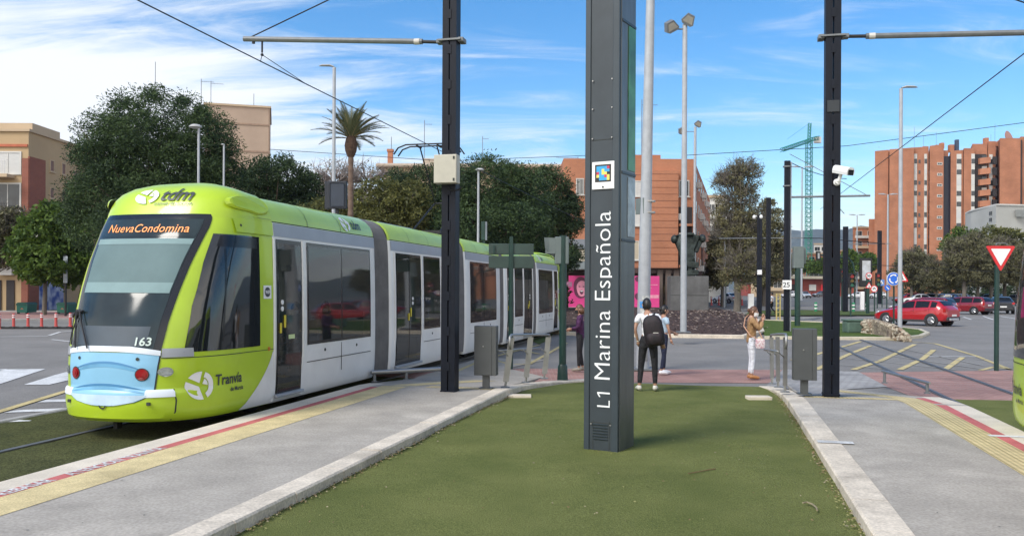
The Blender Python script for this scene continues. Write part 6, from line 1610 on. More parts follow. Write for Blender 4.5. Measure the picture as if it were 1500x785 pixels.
# red and white flexible posts: left road and the far street
def flex(px, yb, h, lab, grp):
    b = P(px, yb); s = b[1]/F; t = thing('flexible_post', lab, 'traffic post', b, 0, grp); r = 2.1*s*(h/23)
    mb = MB(); mb.lathe([(r*2.2, 0), (r*2.1, .05), (r*1.25, .09), (r, .14), (r*.9, h*s*.97), (r*.5, h*s)], n=10); mb.build('post', mat('flexible_post_red', (.48, .06, .05), .5), t, smooth=30)
    mb = MB(); mb.lathe([(r*1.03, h*s*.72), (r*1.03, h*s*.79)], n=10); mb.lathe([(r*1.03, h*s*.86), (r*1.03, h*s*.92)], n=10); mb.build('band', M_white, t)
for i, px in enumerate((-1, 20, 41, 61, 82, 103)):
    flex(px, 481.5-.3*i, 22, f'{ORD[i]} red and white flexible post from the left, across the left road', 'red and white flexible posts on the left road')
for i, px in enumerate((1042, 1053, 1083, 1087)):
    flex(px, 447, 13, f'{ORD[i]} small red flexible post from the left, in front of the tree-lined street', 'small red posts at the street mouth')
for i, px in enumerate((10, 31, 52, 73, 93)):
    b = P(px, 481.5); mb = MB(); mb.box((0, 0, .05), (.75, .18, .1), bev=.03); mb.box((-.2, 0, .105), (.12, .19, .012)); mb.box((.2, 0, .105), (.12, .19, .012))
    tag(mb.build('lane_separator', M_black, None, b, .06), f'{ORD[i]} low black lane separator from the left, between the red and white posts', 'lane separator', 'black lane separators on the left road')
# green waste containers
for px, lab in ((32, 'green waste container at far left, beyond the red and white posts'), (91, 'green waste container beside the left edge of the tram, by the street tree')):
    b = P(px, 460.5); s = b[1]/F; t = thing('waste_container', lab, 'waste container', b, 0, 'green waste containers'); w, h = 16*s, 17.5*s
    mb = MB(); mb.ext([(-w*.46, .12), (w*.46, .12), (w*.5, h*.78), (-w*.5, h*.78)], 'y', -.0, 1.2); mb.build('body', mat('container_green', (.02, .17, .12), .55, var=.1), t)
    mb = MB(); mb.ext([(-w*.52, h*.78), (w*.52, h*.78), (w*.5, h*.9), (w*.35, h), (-w*.35, h), (-w*.5, h*.9)], 'y', -.06, 1.26); mb.build('lid', mat('container_lid_green', (.015, .12, .09), .5), t)
    for x in (-.38, .38): mb = MB(); mb.lathe([(.11, -.04), (.11, .04)], (x*w, .1, .11), 12, 'x'); mb.build('wheel', M_black, t)
    mb = MB(); mb.face([(-.12, -.004, h*.42), (.12, -.004, h*.42), (.0, -.004, h*.58)]); mb.build('sticker', mat('container_sticker', (.45, .2, .12), .6), t)
# banner post at far left
b = P(96, 464); s = b[1]/F; t = thing('banner_post', 'dark post with a narrow vertical banner, before the left street tree', 'post', b); h = ZY(96, 373, b[1])-G0
mb = MB(); pole(mb, 0, 0, 0, h, .07); mb.build('post', M_black, t)
mb = MB(); z0 = ZY(96, 412, b[1])-G0; mb.box((.02, -.08, (z0+h)/2-.1), (6*s, .03, h-z0)); mb.build('banner', mat('mixed_banner', (.42, .46, .48), .6, scale=2.2, col2=(.10, .13, .15), detail=1), t)
# low grey box pieces behind the crossing
b = AT(494, 285, 30); t = thing('display_board', 'dark grey back of a display board rising behind the tram', 'display board', (b[0], b[1], G0)); s = 30/F
zc0, zc1 = ZY(494, 306, 30)-G0, ZY(494, 266, 30)-G0
mb = MB(); mb.box((0, 0, (zc0+zc1)/2), (28*s, .22, zc1-zc0), bev=.02); mb.build('housing', mat('board_dark_grey', (.012, .016, .024), .5, var=.1), t)
mb = MB(); mb.box((1*s, -.115, (zc0+zc1)/2), (21*s, .012, (zc1-zc0)*.86), bev=.03); mb.build('rear_panel', mat('board_slate', (.022, .032, .05), .45), t)
mb = MB(); mb.box((-15.5*s, .05, (zc0+zc1)/2), (4*s, .3, zc1-zc0)); mb.build('side_wing', mat('board_dark_grey', (0, 0, 0)), t)
mb = MB(); mb.tube((0, 0, 0), (0, 0, zc0), .06); mb.build('post', M_black, t)
b = AT(709, 340, 34); t = thing('display_board', 'narrow dark display board on a post behind the tram, in front of the pines', 'display board', (b[0], b[1], G0)); s = 34/F
zc0, zc1 = ZY(709, 352, 34)-G0, ZY(709, 325, 34)-G0
mb = MB(); mb.box((-1*s, 0, (zc0+zc1)/2), (6*s, .2, zc1-zc0), bev=.02); mb.tube((0, 0, 0), (0, 0, zc0), .05); mb.build('housing', M_green_pole, t)
mb = MB(); mb.box((3.2*s, 0, (zc0+zc1)/2), (2.5*s, .22, zc1-zc0)); mb.build('side_panel', mat('board_light_edge', (.16, .18, .22), .5), t)
# ------------------------------------------------------------------ buildings
M_ochre = mat('ochre_render', (.42, .30, .17), .9, var=.06, scale=.4, stain=.12)
M_ochre2 = mat('pale_ochre_render', (.47, .36, .24), .9, var=.05, scale=.4, stain=.1)
M_brickred = brickmat('dark_red_brick', (.26, .085, .055), (.22, .07, .05), (.25, .16, .12), 1, .26, .09, msize=.008, var=.12)
M_brickor = brickmat('orange_brick', (.44, .175, .09), (.39, .155, .08), (.30, .17, .12), 1, .28, .10, msize=.012, var=.12)
M_bricktw = brickmat('tower_brick', (.41, .175, .095), (.37, .155, .085), (.27, .15, .11), 1, .6, .22, msize=.012, var=.16)
M_bw = mat('building_white', (.55, .54, .50), .8, var=.08, scale=.6)
M_pane = mat('window_pane_dark', (.03, .035, .04), .12, var=.5, scale=.8, spec=.6)
M_shut = mat('roller_shutter', (.52, .52, .50), .7, var=.08, stretch=(1, 1, 12), scale=1.5)
M_shutb = mat('beige_shutter', (.45, .40, .30), .7, var=.08, stretch=(1, 1, 12), scale=1.5)
M_grconc = mat('pale_concrete_wall', (.38, .38, .35), .9, var=.1, scale=.15, stain=.15)
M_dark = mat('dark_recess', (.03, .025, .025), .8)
def win(par, x0, x1, z0, z1, y=0., fr=M_bw, pane=M_pane, mull=1, sill=True, name='window', face='y-', bars=False, ft=.08):
    """window in a wall plane; face y- looks along -y at depth y, face x+ looks along +x (x0, x1 are then along y)"""
    if face == 'y-': f = lambda a, d, z: (a, y-d, z)
    else: f = lambda a, d, z: (y+d, a, z)
    def bxx(mb, a0, a1, d0, d1, zz0, zz1):
        p = [f(a, d, z) for a in (a0, a1) for d in (d0, d1) for z in (zz0, zz1)]
        mb.raw(p, [(0, 1, 3, 2), (4, 6, 7, 5), (0, 4, 5, 1), (2, 3, 7, 6), (0, 2, 6, 4), (1, 5, 7, 3)])
    mb = MB(); bxx(mb, x0, x0+ft, -.02, .06, z0, z1); bxx(mb, x1-ft, x1, -.02, .06, z0, z1); bxx(mb, x0+ft, x1-ft, -.02, .06, z1-ft, z1); bxx(mb, x0+ft, x1-ft, -.02, .06, z0, z0+ft)
    for k in range(mull): c = x0+(x1-x0)*(k+1)/(mull+1); bxx(mb, c-.03, c+.03, -.02, .05, z0+ft, z1-ft)
    w = mb.build(name, fr, par)
    mb = MB(); bxx(mb, x0+ft*.5, x1-ft*.5, -.02, .02, z0+ft*.5, z1-ft*.5); mb.build('pane', pane, w)
    if sill: mb = MB(); bxx(mb, x0-.08, x1+.08, -.02, .14, z0-.08, z0); mb.build('sill', fr, w)
    if bars:
        mb = MB(); n = 6
        for k in range(n): c = x0+(x1-x0)*(k+.5)/n; bxx(mb, c-.02, c+.02, .08, .11, z0, z1)
        mb.build('bars', M_bw, w)
    return w
def aerial(par, x, y, z, h, L=1.2, n=6, ang=0.):
    mb = MB(); mb.tube((x, y, z), (x, y, z+h), .04); c, s_ = math.cos(ang), math.sin(ang)
    if n:
        mb.tube((x, y, z+h*.92), (x+L*c, y+L*s_, z+h*.92), .025, n=5)
        for k in range(n): q = L*(k+.5)/n; mb.tube((x+q*c-s_*.25, y+q*s_+c*.25, z+h*.92), (x+q*c+s_*.25, y+q*s_-c*.25, z+h*.92), .015, n=4)
    mb.build('aerial', M_steel, par)
# left apartment block
C0 = AT(42, 193, 65); cx0, ztop = C0[0], C0[2]
bd = thing('apartment_building', 'ochre and red brick apartment building with white balcony windows at far left', 'building', (cx0, 65, G0), group=None)
zz = lambda py, Y=65, px=30: ZY(px, py, Y)-G0
HT_ = ztop-G0
mb = MB(); mb.box((-14, 14, HT_/2), (28, 28, HT_)); mb.build('wall', M_ochre, bd)
mb = MB(); mb.box((-14, 14.0, HT_+.1), (28.3, 28.3, .2)); mb.box((-4.5, 2.5, HT_+.45), (9, 4, .6)); mb.build('roof', M_ochre2, bd)
mb = MB(); mb.box((-.22, -.02, zz(232)/2), (.5, .1, zz(232))); mb.box((.02, 1.12, zz(229)/2), (.12, 2.26, zz(229))); mb.build('brick_facing', M_brickred, bd)
mb = MB(); mb.box((-8, -.05, zz(213.5)), (15.9, .12, .2)); mb.build('red_band', mat('red_band', (.42, .12, .06), .8), bd)
for k, (s0, y0) in enumerate(((259.5, 220), (322, 266), (384, 328))):
    mb = MB(); mb.box((-8, -.55, zz(s0)), (14, 1.1, .24)); bal = mb.build('balcony', M_ochre2, bd)
    mb = MB(); z = zz(s0)+.12
    mb.box((-8, -1.05, z+1.02), (14, .05, .05)); 
    for i in range(70): mb.box((-15+i*.2, -1.05, z+.5), (.025, .025, 1.0))
    mb.build('railing', mat('railing_white', (.55, .55, .55), .5) if k == 0 else M_black, bal)
    zt0, zb0 = zz(y0+2), z+ (0.05 if k else .05)
    for i in range(3):
        x1 = -.52-i*2.5; win(bd, x1-2.05, x1-.0, zb0+ (0 if k == 0 else .25), zt0, y=-.02, mull=1, pane=M_shut if k == 0 else M_pane, sill=False, ft=.12)
for i, (px, y0, y1) in enumerate(((76, 234.5, 252), (93, 239, 256.5), (110, 250, 260), (76, 275, 291), (93, 278, 294), (76, 322, 338), (93, 326, 342))):
    Yw = cx0/ray(px, 240)[0]
    win(bd, Yw-65-.33, Yw-65+.33, ZY(px, y1, Yw)-G0, ZY(px, y0, Yw)-G0, y=0, face='x+', mull=0, fr=M_ochre2, pane=mat('brown_shutter', (.20, .12, .09), .7))
for x0, x1 in ((-1.6, -1.0), (-3.4, -2.0)): mb = MB(); mb.box(((x0+x1)/2, -.03, 1.2), (x1-x0, .1, 2.4)); mb.build('door', M_dark, bd)
mb = MB(); mb.box((.04, 3.2, 1.3), (.1, 3.6, 2.6)); mb.build('painted_shutter', mat('blue_white_graffiti', (.42, .46, .55), .6, scale=1.6, col2=(.03, .07, .28), detail=1), bd)
for px, py in ((51, 341), (12, 396)):
    mb = MB(); q = ray(px, py); mb.box((q[0]*64.9-cx0, -.25, zz(py)), (.95, .45, .75), bev=.03); mb.lathe([(.26, 0), (.26, -.01)], (q[0]*64.9-cx0-.1, -.478, zz(py)), 14, 'y'); mb.build('air_conditioner', M_bw, bd)
aerial(bd, -.2, 12.5, HT_+.2, 1.5, 2.2, 5, PI)
# beige slab block behind the pine
A0, A1 = AT(300, 153, 110), AT(392, 153, 110); w = A1[0]-A0[0]
bd = thing('apartment_building', 'plain beige apartment block rising behind the big pine', 'building', (A0[0], 110, G0), rad(15.5)); h = A0[2]-G0
mb = MB(); mb.box((w/2, 6, h/2), (w, 12, h)); mb.build('wall', mat('pinkish_beige_render', (.40, .30, .225), .9, var=.05, scale=.3, stain=.1), bd)
mb = MB(); mb.box((w/2, 6, h+.1), (w+.3, 12.3, .25)); mb.build('roof', M_ochre2, bd)
mb = MB()
for py in (179, 219, 258): mb.box((w/2, -.03, ZY(350, py, 110)-G0), (w+.05, .1, .22))
mb.box((w-.12, -.03, h/2), (.1, .08, h-.5)); mb.build('string_course', mat('brown_band', (.30, .21, .15), .9), bd)
for i in range(5): win(bd, 1.0, 2.2, 3+i*3.4, 4.5+i*3.4, mull=0)
aerial(bd, -6.2, 2, h-1, 6.5, .6, 0); aerial(bd, -.6, 2, h-.5, 4.2, 1.6, 6, 0); aerial(bd, .6, 2, h-.5, 4.0, 1.6, 5, 0); aerial(bd, 6, 2, h, 2.2, .1, 0)
# flat roofed block behind palm and pines
A0, A1 = AT(563, 243, 105), AT(850, 243, 105); w = A1[0]-A0[0]
bd = thing('apartment_building', 'beige flat-roofed block with a brick chimney, behind the palm and the pines', 'building', (A0[0], 105, G0)); h = A0[2]-G0
mb = MB(); mb.box((w/2, 6, h/2), (w, 12, h)); mb.build('wall', M_ochre2, bd)
mb = MB(); mb.box((w/2-.3, 5.8, h), (w+1.4, 13, .5), bev=.2); mb.box((6, 6, h+.9), (3.5, 3, 1.4)); mb.box((4.0, 6, h+.4), (7, 4, .7)); rf = mb.build('roof', mat('roof_parapet', (.40, .33, .26), .9), bd)
mb = MB(); z1 = ZY(570, 217, 105)-G0; mb.box((.45, 2, (h+z1)/2), (.62, .62, z1-h)); mb.box((.45, 2, z1), (.8, .8, .3)); mb.build('chimney', M_brickor, rf)
aerial(bd, .5, 2.5, h, 4, .1, 0); aerial(bd, 4.4, 5, h, 6.6, 1.0, 4, 0); aerial(bd, 11.9, 5, h, 4.6, .8, 3, 0)
mb = MB(); x = AT(700, 230, 105)[0]-A0[0]; mb.lathe([(.7, h-.1), (.75, h+1.0), (.3, h+1.2)], (x, 4, 0), 12); mb.lathe([(.5, h-.1), (.5, h+.8), (.1, h+.9)], (x-2.2, 4, 0), 12); mb.build('water_tank', M_grconc, rf)
for k in range(4):
    for i in range(5): win(bd, 1.5+i*4.5, 2.9+i*4.5, 2+k*3.1, 3.4+k*3.1, mull=1)
# orange brick corner building
B0, B1, B2 = AT(826, 235, 79.5), AT(1016.5, 235, 80), AT(1040, 297, 118)
h = B1[2]-G0; ox, oy = B1[0], 80.
bd = thing('brick_building', 'orange brick corner building behind the station pillar, with pink hoarding at street level', 'building', (ox, oy, G0))
fl = [(B0[0]-ox, 0), (0, 0), (B2[0]-ox, 38), (B0[0]-ox, 38)]
zw = lambda py: ZY(950, py, 80)-G0; xw = lambda px: AT(px, 400, 80)[0]-ox
mb = MB(); mb.prism(fl, zw(393), h); mb.build('wall', M_brickor, bd)
mb = MB(); mb.prism([(p[0]*.999, p[1]+.4) for p in fl], 0, zw(393)-.02); mb.build('ground_floor_wall', mat('brown_shopfront', (.055, .03, .025), .6), bd)
mb = MB(); mb.prism([(p[0], p[1]-.1) for p in fl], zw(394)-.4, zw(393)-.01); mb.build('fascia', mat('brown_fascia', (.06, .03, .028), .5), bd)
mb = MB(); mb.box((xw(942), 5, h+.35), (xw(962)-xw(925)+1.5, 6, .9)); mb.prism(fl, h+.002, h+.12); mb.build('roof', M_brickor, bd)
x0, x1 = xw(948), xw(991)
mb = MB(); mb.box(((x0+x1)/2, -.35, (zw(251)+zw(393))/2), (x1-x0, .7, zw(251)-zw(393))); 
mb.build('projecting_bay', M_brickor, bd)
mb = MB(); z = zw(392)
while z < zw(255): mb.box(((x0+x1)/2, -.708, z), (x1-x0-.05, .02, .035)); mb.box(((xw(905)+x0)/2, -.008, z), (x0-xw(905)-.05, .02, .035)); z += .62
mb.build('joint_line', mat('dark_brick_joint', (.20, .08, .05), .9), bd)  # thin darker joint lines across the brick bay
for px0, px1, y0, y1, pn, br in ((843, 855, 262, 286, M_pane, True), (993.5, 1009, 264, 288, M_pane, True), (924, 940, 265, 288, M_shut, False), (924, 948, 308, 331, M_shut, False), (924, 947, 353, 381, M_shutb, False), (862, 880, 262, 286, M_pane, True), (862, 880, 308, 331, M_shut, False)):
    win(bd, xw(px0), xw(px1), zw(y1), zw(y0), y=-.01, pane=pn, bars=br, mull=1 if not br else 0)
mb = MB(); mb.box(((xw(993)+xw(1013))/2, -.02, (zw(303)+zw(391))/2), (xw(1013)-xw(993), .1, zw(303)-zw(391))); rc = mb.build('recess', M_dark, bd)
for py in (330, 358, 390): mb = MB(); mb.box(((xw(993)+xw(1014))/2, -.4, zw(py)), (xw(1014)-xw(993), .9, .22)); b_ = mb.build('balcony', M_brickor, bd)
for px, py in ((996, 318), (997, 346), (1006, 346)): mb = MB(); mb.box((xw(px), -.35, zw(py)), (.55, .3, .6), bev=.03); mb.build('air_conditioner', M_bw, bd)
mb = MB()
for px in (966, 978, 990, 1003): mb.box((xw(px), -.1, zw(393)/2), (.5, .5, zw(393)-.3))
mb.build('pier', mat('grey_brown_pier', (.12, .09, .075), .8), bd)
mb = MB(); mb.box((xw(984), .35, 1.6), (1.4, .2, 2.4)); mb.build('shop_window', mat('yellowish_shop', (.30, .22, .10), .5, scale=1.5, col2=(.05, .05, .05)), bd)
# the long side wall with its clutter
sd = Vector((B2[0]-ox, 38, 0)).normalized(); Ms = Matrix.Rotation(math.atan2(sd.y, sd.x)-PI/2, 4, 'Z')
for k in range(4):
    for i in range(7):
        y = 3+i*5; z = 3.9+k*2.7
        if z > h-2: continue
        mb = MB(); mb.M = Ms; mb.box((.03, y, z+.6), (.1, 1.1, 1.3)); f_ = mb.build('window', M_bw, bd)
        mb = MB(); mb.M = Ms; mb.box((.09, y, z+.6), (.03, .9, 1.1)); mb.build('pane', M_pane, f_)
        if (i+k) % 2: mb = MB(); mb.M = Ms; mb.box((.3, y+1.6, z+.2), (.5, .8, .6), bev=.03); mb.build('air_conditioner', M_bw, bd)
aerial(bd, -4, 6, h, 7, 1.6, 5, 0); aerial(bd, xw(853), 6, h, 1.2, 2.2, 1, PI)
# pink hoarding
hd = thing('hoarding', 'bright pink hoarding with a laughing face, at the foot of the brick corner building', 'hoarding', (ox, oy-1.2, G0)); z0, z1 = 0.25, ZY(900, 404, 78.8)-G0
M_pink = mat('pink_print', (.62, .045, .22), .5, var=.08, scale=.6)
mb = MB(); xa, xb = xw(829)*.985, xw(965)*.985-.2; mb.box(((xa+xb)/2, 0, (z0+z1)/2), (xb-xa, .1, z1-z0)); mb.build('board', M_pink, hd)
fx = xw(847)*.985; fz = z0+(z1-z0)*.62
def el(m_, cx, cz, a, b_, y, nm, par, n=20, ph=0): q = MB(); q.face([(cx+a*math.cos(2*PI*k/n)*(1+.06*math.sin(3*2*PI*k/n+ph)), y, cz+b_*math.sin(2*PI*k/n)) for k in range(n)]); q.build(nm, m_, par)
el(mat('print_maroon', (.12, .02, .06), .5), fx, fz, .72, 1.0, -.055, 'printed_hair', hd, ph=1); el(mat('print_pale_pink', (.72, .28, .38), .5), fx+.08, fz-.08, .48, .74, -.059, 'printed_face', hd)
el(MATS['print_maroon'], fx+.06, fz-.42, .17, .20, -.063, 'printed_mouth', hd); el(M_white, fx+.06, fz-.32, .13, .05, -.066, 'printed_teeth', hd)
for dx in (-.14, .24): el(MATS['print_maroon'], fx+dx, fz+.1, .09, .05, -.063, 'printed_eye', hd)
mb = MB(); mb.box((fx-1.1, -.06, fz+.3), (.55, .02, .45)); mb.build('printed_square', mat('print_mauve', (.35, .16, .25), .5), hd)
el(MATS['print_maroon'], xw(931)*.985, z0+(z1-z0)*.35, .33, .33, -.055, 'printed_dot', hd); el(MATS['print_maroon'], xw(930)*.985, z0+(z1-z0)*.9, .25, .25, -.055, 'printed_dot', hd)
mb = MB(); mb.box((xw(945)*.985, -.058, z0+(z1-z0)*.72), (1.8, .01, .06)); mb.box((xw(941)*.985, -.058, z0+(z1-z0)*.62), (1.2, .01, .05)); mb.box((xw(950)*.985, -.058, z0+(z1-z0)*.35), (1.4, .01, .3)); mb.build('printed_bars', MATS['print_pale_pink'], hd)
mb = MB(); mb.box(((xa+xb)/2, .02, .1), (xb-xa, .3, .3)); mb.build('base', M_grconc, hd)
# grey roofed room on the terrace of the brick building
bd = thing('terrace_room', 'small room with grey metal roof and beige shutter on the terrace, beside the pines', 'building', (ox, oy-2.2, zw(396)+G0))
xa, xb = xw(829)*.975, xw(868)*.975; k0 = zw(396); w = xb-xa; hz_ = lambda py: zw(py)-k0
mb = MB(); mb.box(((xa+xb)/2, 1.0, hz_(364)/2), (w, 2.0, hz_(364))); mb.build('wall', M_bw, bd)
mb = MB(); mb.ext([(-.2, hz_(366)), (-.2, hz_(364)), (.9, hz_(352)), (2.1, hz_(352)), (2.1, hz_(366))], 'x', xa-.2, xb+.2); mb.build('roof', mat('grey_metal_roof', (.17, .19, .20), .5, .3), bd)
mb = MB(); mb.box((xw(847)*.975, -.03, hz_(376)), (1.3, .1, hz_(367)-hz_(385))); mb.build('roller_shutter', M_shutb, bd)
mb = MB(); mb.box(((xa+xb)/2-.6, -.35, hz_(390)), (w+1.4, .12, hz_(385)-hz_(396))); mb.build('parapet', mat('grey_metal_panel', (.20, .23, .235), .6), bd)
# street side buildings behind the tall tree
for (x0, x1, yt, Y, m, lab) in ((1034, 1064, 290, 125, M_bw, 'pale apartment building with balconies, right behind the brick corner building'),
                              (1100, 1152, 352, 210, M_ochre2, 'beige apartment building with long balconies seen through the street trees'),
                              (1153, 1178, 366, 300, M_bricktw, 'distant brick block left of the crane mast'),
                              (1178, 1222, 372, 280, M_bricktw, 'distant brick block right of the crane mast'),
                              (1192, 1212, 358, 310, M_bw, 'distant white block rising behind the brick block'),
                              (1222, 1250, 368, 270, M_brickor, 'distant low brick block just left of the banded brick block'),
                              (1249, 1284, 334, 260, M_bricktw, 'brick block banded with white balconies, left of the tall brick towers')):
    a, b_ = AT(x0, 400, Y), AT(x1, 400, Y); w = b_[0]-a[0]; h = ZY((x0+x1)/2, yt, Y)-G0
    bd = thing('apartment_building', lab, 'building', (a[0], Y, G0))
    k_ = ray((x0+x1)/2, 400)[0]*1.15; fl_ = [(0, 0), (w, 0), (w+16*k_, 16), (16*k_, 16)]
    mb = MB(); mb.prism(fl_, 0, h); mb.build('wall', m, bd)
    mb = MB(); mb.prism([(p_[0]+(.2 if p_[0] > w*.5+8*k_ else -.2), p_[1]-.2) for p_ in fl_], h, h+.4); mb.build('roof', M_ochre2, bd)
    nf = max(2, int(h/3.1)); nc = max(2, int(w/4))
    for k in range(nf):
        z = h-(k+1)*3.1+.7
        if z < .5: continue
        for i in range(nc):
            x = (i+.5)*w/nc; win(bd, x-1, x+1, z, z+1.5, mull=1, sill=False)
        if m is not M_brickor:
            mb = MB(); mb.box((w/2, -.5, z-.35), (w*.8, 1.0, .75)); mb.build('balcony', M_bw if k % 2 == 0 else M_ochre2, bd)
# long shop front under a ledge, the red and yellow band
A0, A1 = AT(1096, 420, 235), AT(1250, 420, 235); w = A1[0]-A0[0]; bd = thing('shop_arcade', 'long low red and yellow shop front under a pale ledge across the far road', 'building', (A0[0], 235, G0)); zs_ = lambda py: ZY(1170, py, 235)-G0
mb = MB(); mb.box((w/2, 4, zs_(408)/2), (w, 8, zs_(408))); mb.build('wall', mat('dark_red_front', (.26, .05, .035), .7, var=.3, scale=.3), bd)
mb = MB(); mb.box((w/2, 3.4, zs_(406.5)), (w+1, 10, .7)); mb.build('ledge', mat('ledge_beige', (.40, .36, .28), .9), bd)
for px, ww, c in ((1115, 10, 'y'), (1140, 8, 'y'), (1160, 10, 'd'), (1172, 6, 'y'), (1190, 10, 'w'), (1205, 6, 'r'), (1225, 10, 'w')):
    mb = MB(); mb.box((AT(px, 420, 235)[0]-A0[0], -.1, zs_(421)), (ww*235/F, .3, 9*235/F)); mb.build('shop_panel', {'y': mat('shop_yellow', (.55, .40, .04), .6), 'd': M_dark, 'w': M_bw, 'r': M_redpaint}[c], bd)
mb = MB(); mb.box((w/2, -1.2, zs_(404.5)), (w, .1, .1)); mb.box((w/2, -1.2, zs_(402)), (w, .08, .08)); 
for i in range(24): mb.box((i*w/23, -1.2, zs_(404)), (.1, .1, 1.0))
mb.build('railing', M_steel, bd)
# the tall brick complex on the right
BY = 240
X = lambda px, Y=BY: AT(px, 400, Y)[0]; Zt = lambda py, Y=BY, px=1380: ZY(px, py, Y)-G0
bd = thing('apartment_tower', 'tall orange-brown brick apartment towers with white window strips and dark balconies, right', 'building', (X(1282), BY, G0)); bx0 = X(1282)
def blk(px0, px1, yt, dy, depth=18, slope=0, nm='wall', m=M_bricktw):
    a, b_ = X(px0)-bx0, X(px1)-bx0; z0 = Zt(yt, BY, (px0+px1)/2); mb = MB()
    mb.raw([(a, dy, 0), (b_, dy, 0), (b_+depth*.46, dy+depth, 0), (a+depth*.46, dy+depth, 0), (a, dy, z0-slope), (b_, dy, z0), (b_+depth*.46, dy+depth, z0), (a+depth*.46, dy+depth, z0-slope)], [(0, 1, 5, 4), (1, 2, 6, 5), (2, 3, 7, 6), (3, 0, 4, 7), (4, 5, 6, 7), (0, 3, 2, 1)])
    return mb.build(nm, m, bd)
blk(1276.5, 1290, 320, 2, 14); blk(1282, 1302, 219, .6, 18, .4); blk(1302, 1338, 216, 0, 18, .6); blk(1338, 1362, 214, 1.0, 18, .3); blk(1362, 1382.5, 211, .4, 18, .5)
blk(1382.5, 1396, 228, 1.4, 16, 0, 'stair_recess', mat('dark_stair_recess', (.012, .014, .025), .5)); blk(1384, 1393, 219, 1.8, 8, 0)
blk(1394, 1412, 219, .8, 18, .3); blk(1412, 1428, 217, .4, 18); blk(1428, 1450, 209.5, 1.6, 18); blk(1450, 1461, 206, 1.2, 16); blk(1461, 1492, 203.5, -1.0, 20); blk(1492, 1530, 201, -.6, 20)
mb = MB(); mb.box((X(1492)-bx0, -1.05, Zt(203)/2), (.35, .2, Zt(203)-1)); mb.build('vertical_joint', M_dark, bd)
lev = [226+15.7*k for k in range(11)]
for px0, px1, dyy, n in ((1340.5, 1344.8, 1.0, 10), (1355.5, 1359.5, 1.0, 10), (1402.5, 1409.5, .8, 7), (1423, 1428, .4, 7), (1451.5, 1456.5, 1.2, 6)):
    a, b_ = X(px0)-bx0, X(px1)-bx0
    mb = MB(); mb.box(((a+b_)/2, dyy-.02, (Zt(lev[0]-1)+Zt(lev[n-1]+13))/2), (b_-a, .12, Zt(lev[0]-1)-Zt(lev[n-1]+13))); st = mb.build('window_strip', M_bw, bd)
    for k in range(n):
        y = lev[k]+6.5; mb = MB(); mb.box(((a+b_)/2, dyy-.06, (Zt(y)+Zt(y+6.5))/2), (b_-a-.05, .12, Zt(y)-Zt(y+7))); mb.build('pane', M_pane if (k*7+int(px0)) % 3 else M_shut, st)
        mb = MB(); mb.box((b_+.7, dyy-.05, (Zt(y+1)+Zt(y+6))/2), (.5, .1, Zt(y+1)-Zt(y+6))); mb.build('small_window', M_pane, bd) if px0 < 1400 else None
for k in range(9):
    y = lev[k]+12; win(bd, X(1373)-bx0, X(1380.5)-bx0, Zt(y+3.6), Zt(y-.2), y=.38, mull=1, sill=False, ft=.15)
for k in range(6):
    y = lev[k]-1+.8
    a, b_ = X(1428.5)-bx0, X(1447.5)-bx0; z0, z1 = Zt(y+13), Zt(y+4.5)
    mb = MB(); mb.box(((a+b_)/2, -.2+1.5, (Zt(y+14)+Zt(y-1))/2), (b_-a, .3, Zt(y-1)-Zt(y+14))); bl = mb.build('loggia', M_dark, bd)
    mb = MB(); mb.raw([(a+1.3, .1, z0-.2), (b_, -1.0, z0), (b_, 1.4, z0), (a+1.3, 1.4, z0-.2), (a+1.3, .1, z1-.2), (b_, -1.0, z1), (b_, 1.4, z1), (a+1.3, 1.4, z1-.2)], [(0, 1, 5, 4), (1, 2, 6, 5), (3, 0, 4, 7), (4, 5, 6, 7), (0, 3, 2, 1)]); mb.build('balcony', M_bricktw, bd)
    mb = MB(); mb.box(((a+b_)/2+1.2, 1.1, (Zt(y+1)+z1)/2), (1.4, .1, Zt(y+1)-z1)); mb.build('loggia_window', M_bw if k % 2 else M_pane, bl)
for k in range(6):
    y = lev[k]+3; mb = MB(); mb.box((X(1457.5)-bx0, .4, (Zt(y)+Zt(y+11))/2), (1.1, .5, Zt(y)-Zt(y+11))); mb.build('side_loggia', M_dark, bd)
mb = MB()
for px, yb, w_, hh in ((1303, 219, 1, 1.4), (1355, 214, 1.4, 1.8), (1374, 211, 1.6, 1.5), (1380, 209, .9, 2), (1394, 214, 1.2, 3), (1446, 207, 1, 4.5), (1470, 204, 1.8, 1.8), (1490, 202, 1.6, 1.6), (1497, 201, 1.6, 1.6), (1462, 205, 1.4, 1.2)):
    mb = MB(); mb.box((X(px)-bx0+2.2, 5, Zt(yb)+hh*.22-.6), (w_, 1.4, hh*.45+.8)); rf = mb.build('roof_housing', M_bricktw, bd)
mb = MB(); mb.box((X(1402.5)-bx0+1.7, 4, Zt(213)), (.9, .9, 4.5)); mb.build('flue', mat('dark_blue_flue', (.03, .05, .09), .5), rf)
mb = MB(); mb.M = Matrix.Translation((X(1484)-bx0, 3, Zt(199))) @ Matrix.Rotation(.6, 4, 'Z') @ Matrix.Rotation(-.3, 4, 'X'); mb.lathe([(2.0, -.5), (1.6, -.1), (.8, .15), (.02, .25)], n=18, axis='y'); mb.build('satellite_dish', mat('reddish_dish', (.42, .22, .16), .6), rf)
for px, yt in ((1353, 180), (1367, 193), (1386, 188), (1474, 175), (1468, 191), (1300, 210)): aerial(bd, X(px)-bx0, 6, Zt(212), Zt(yt)-Zt(212), 1.4, 0)
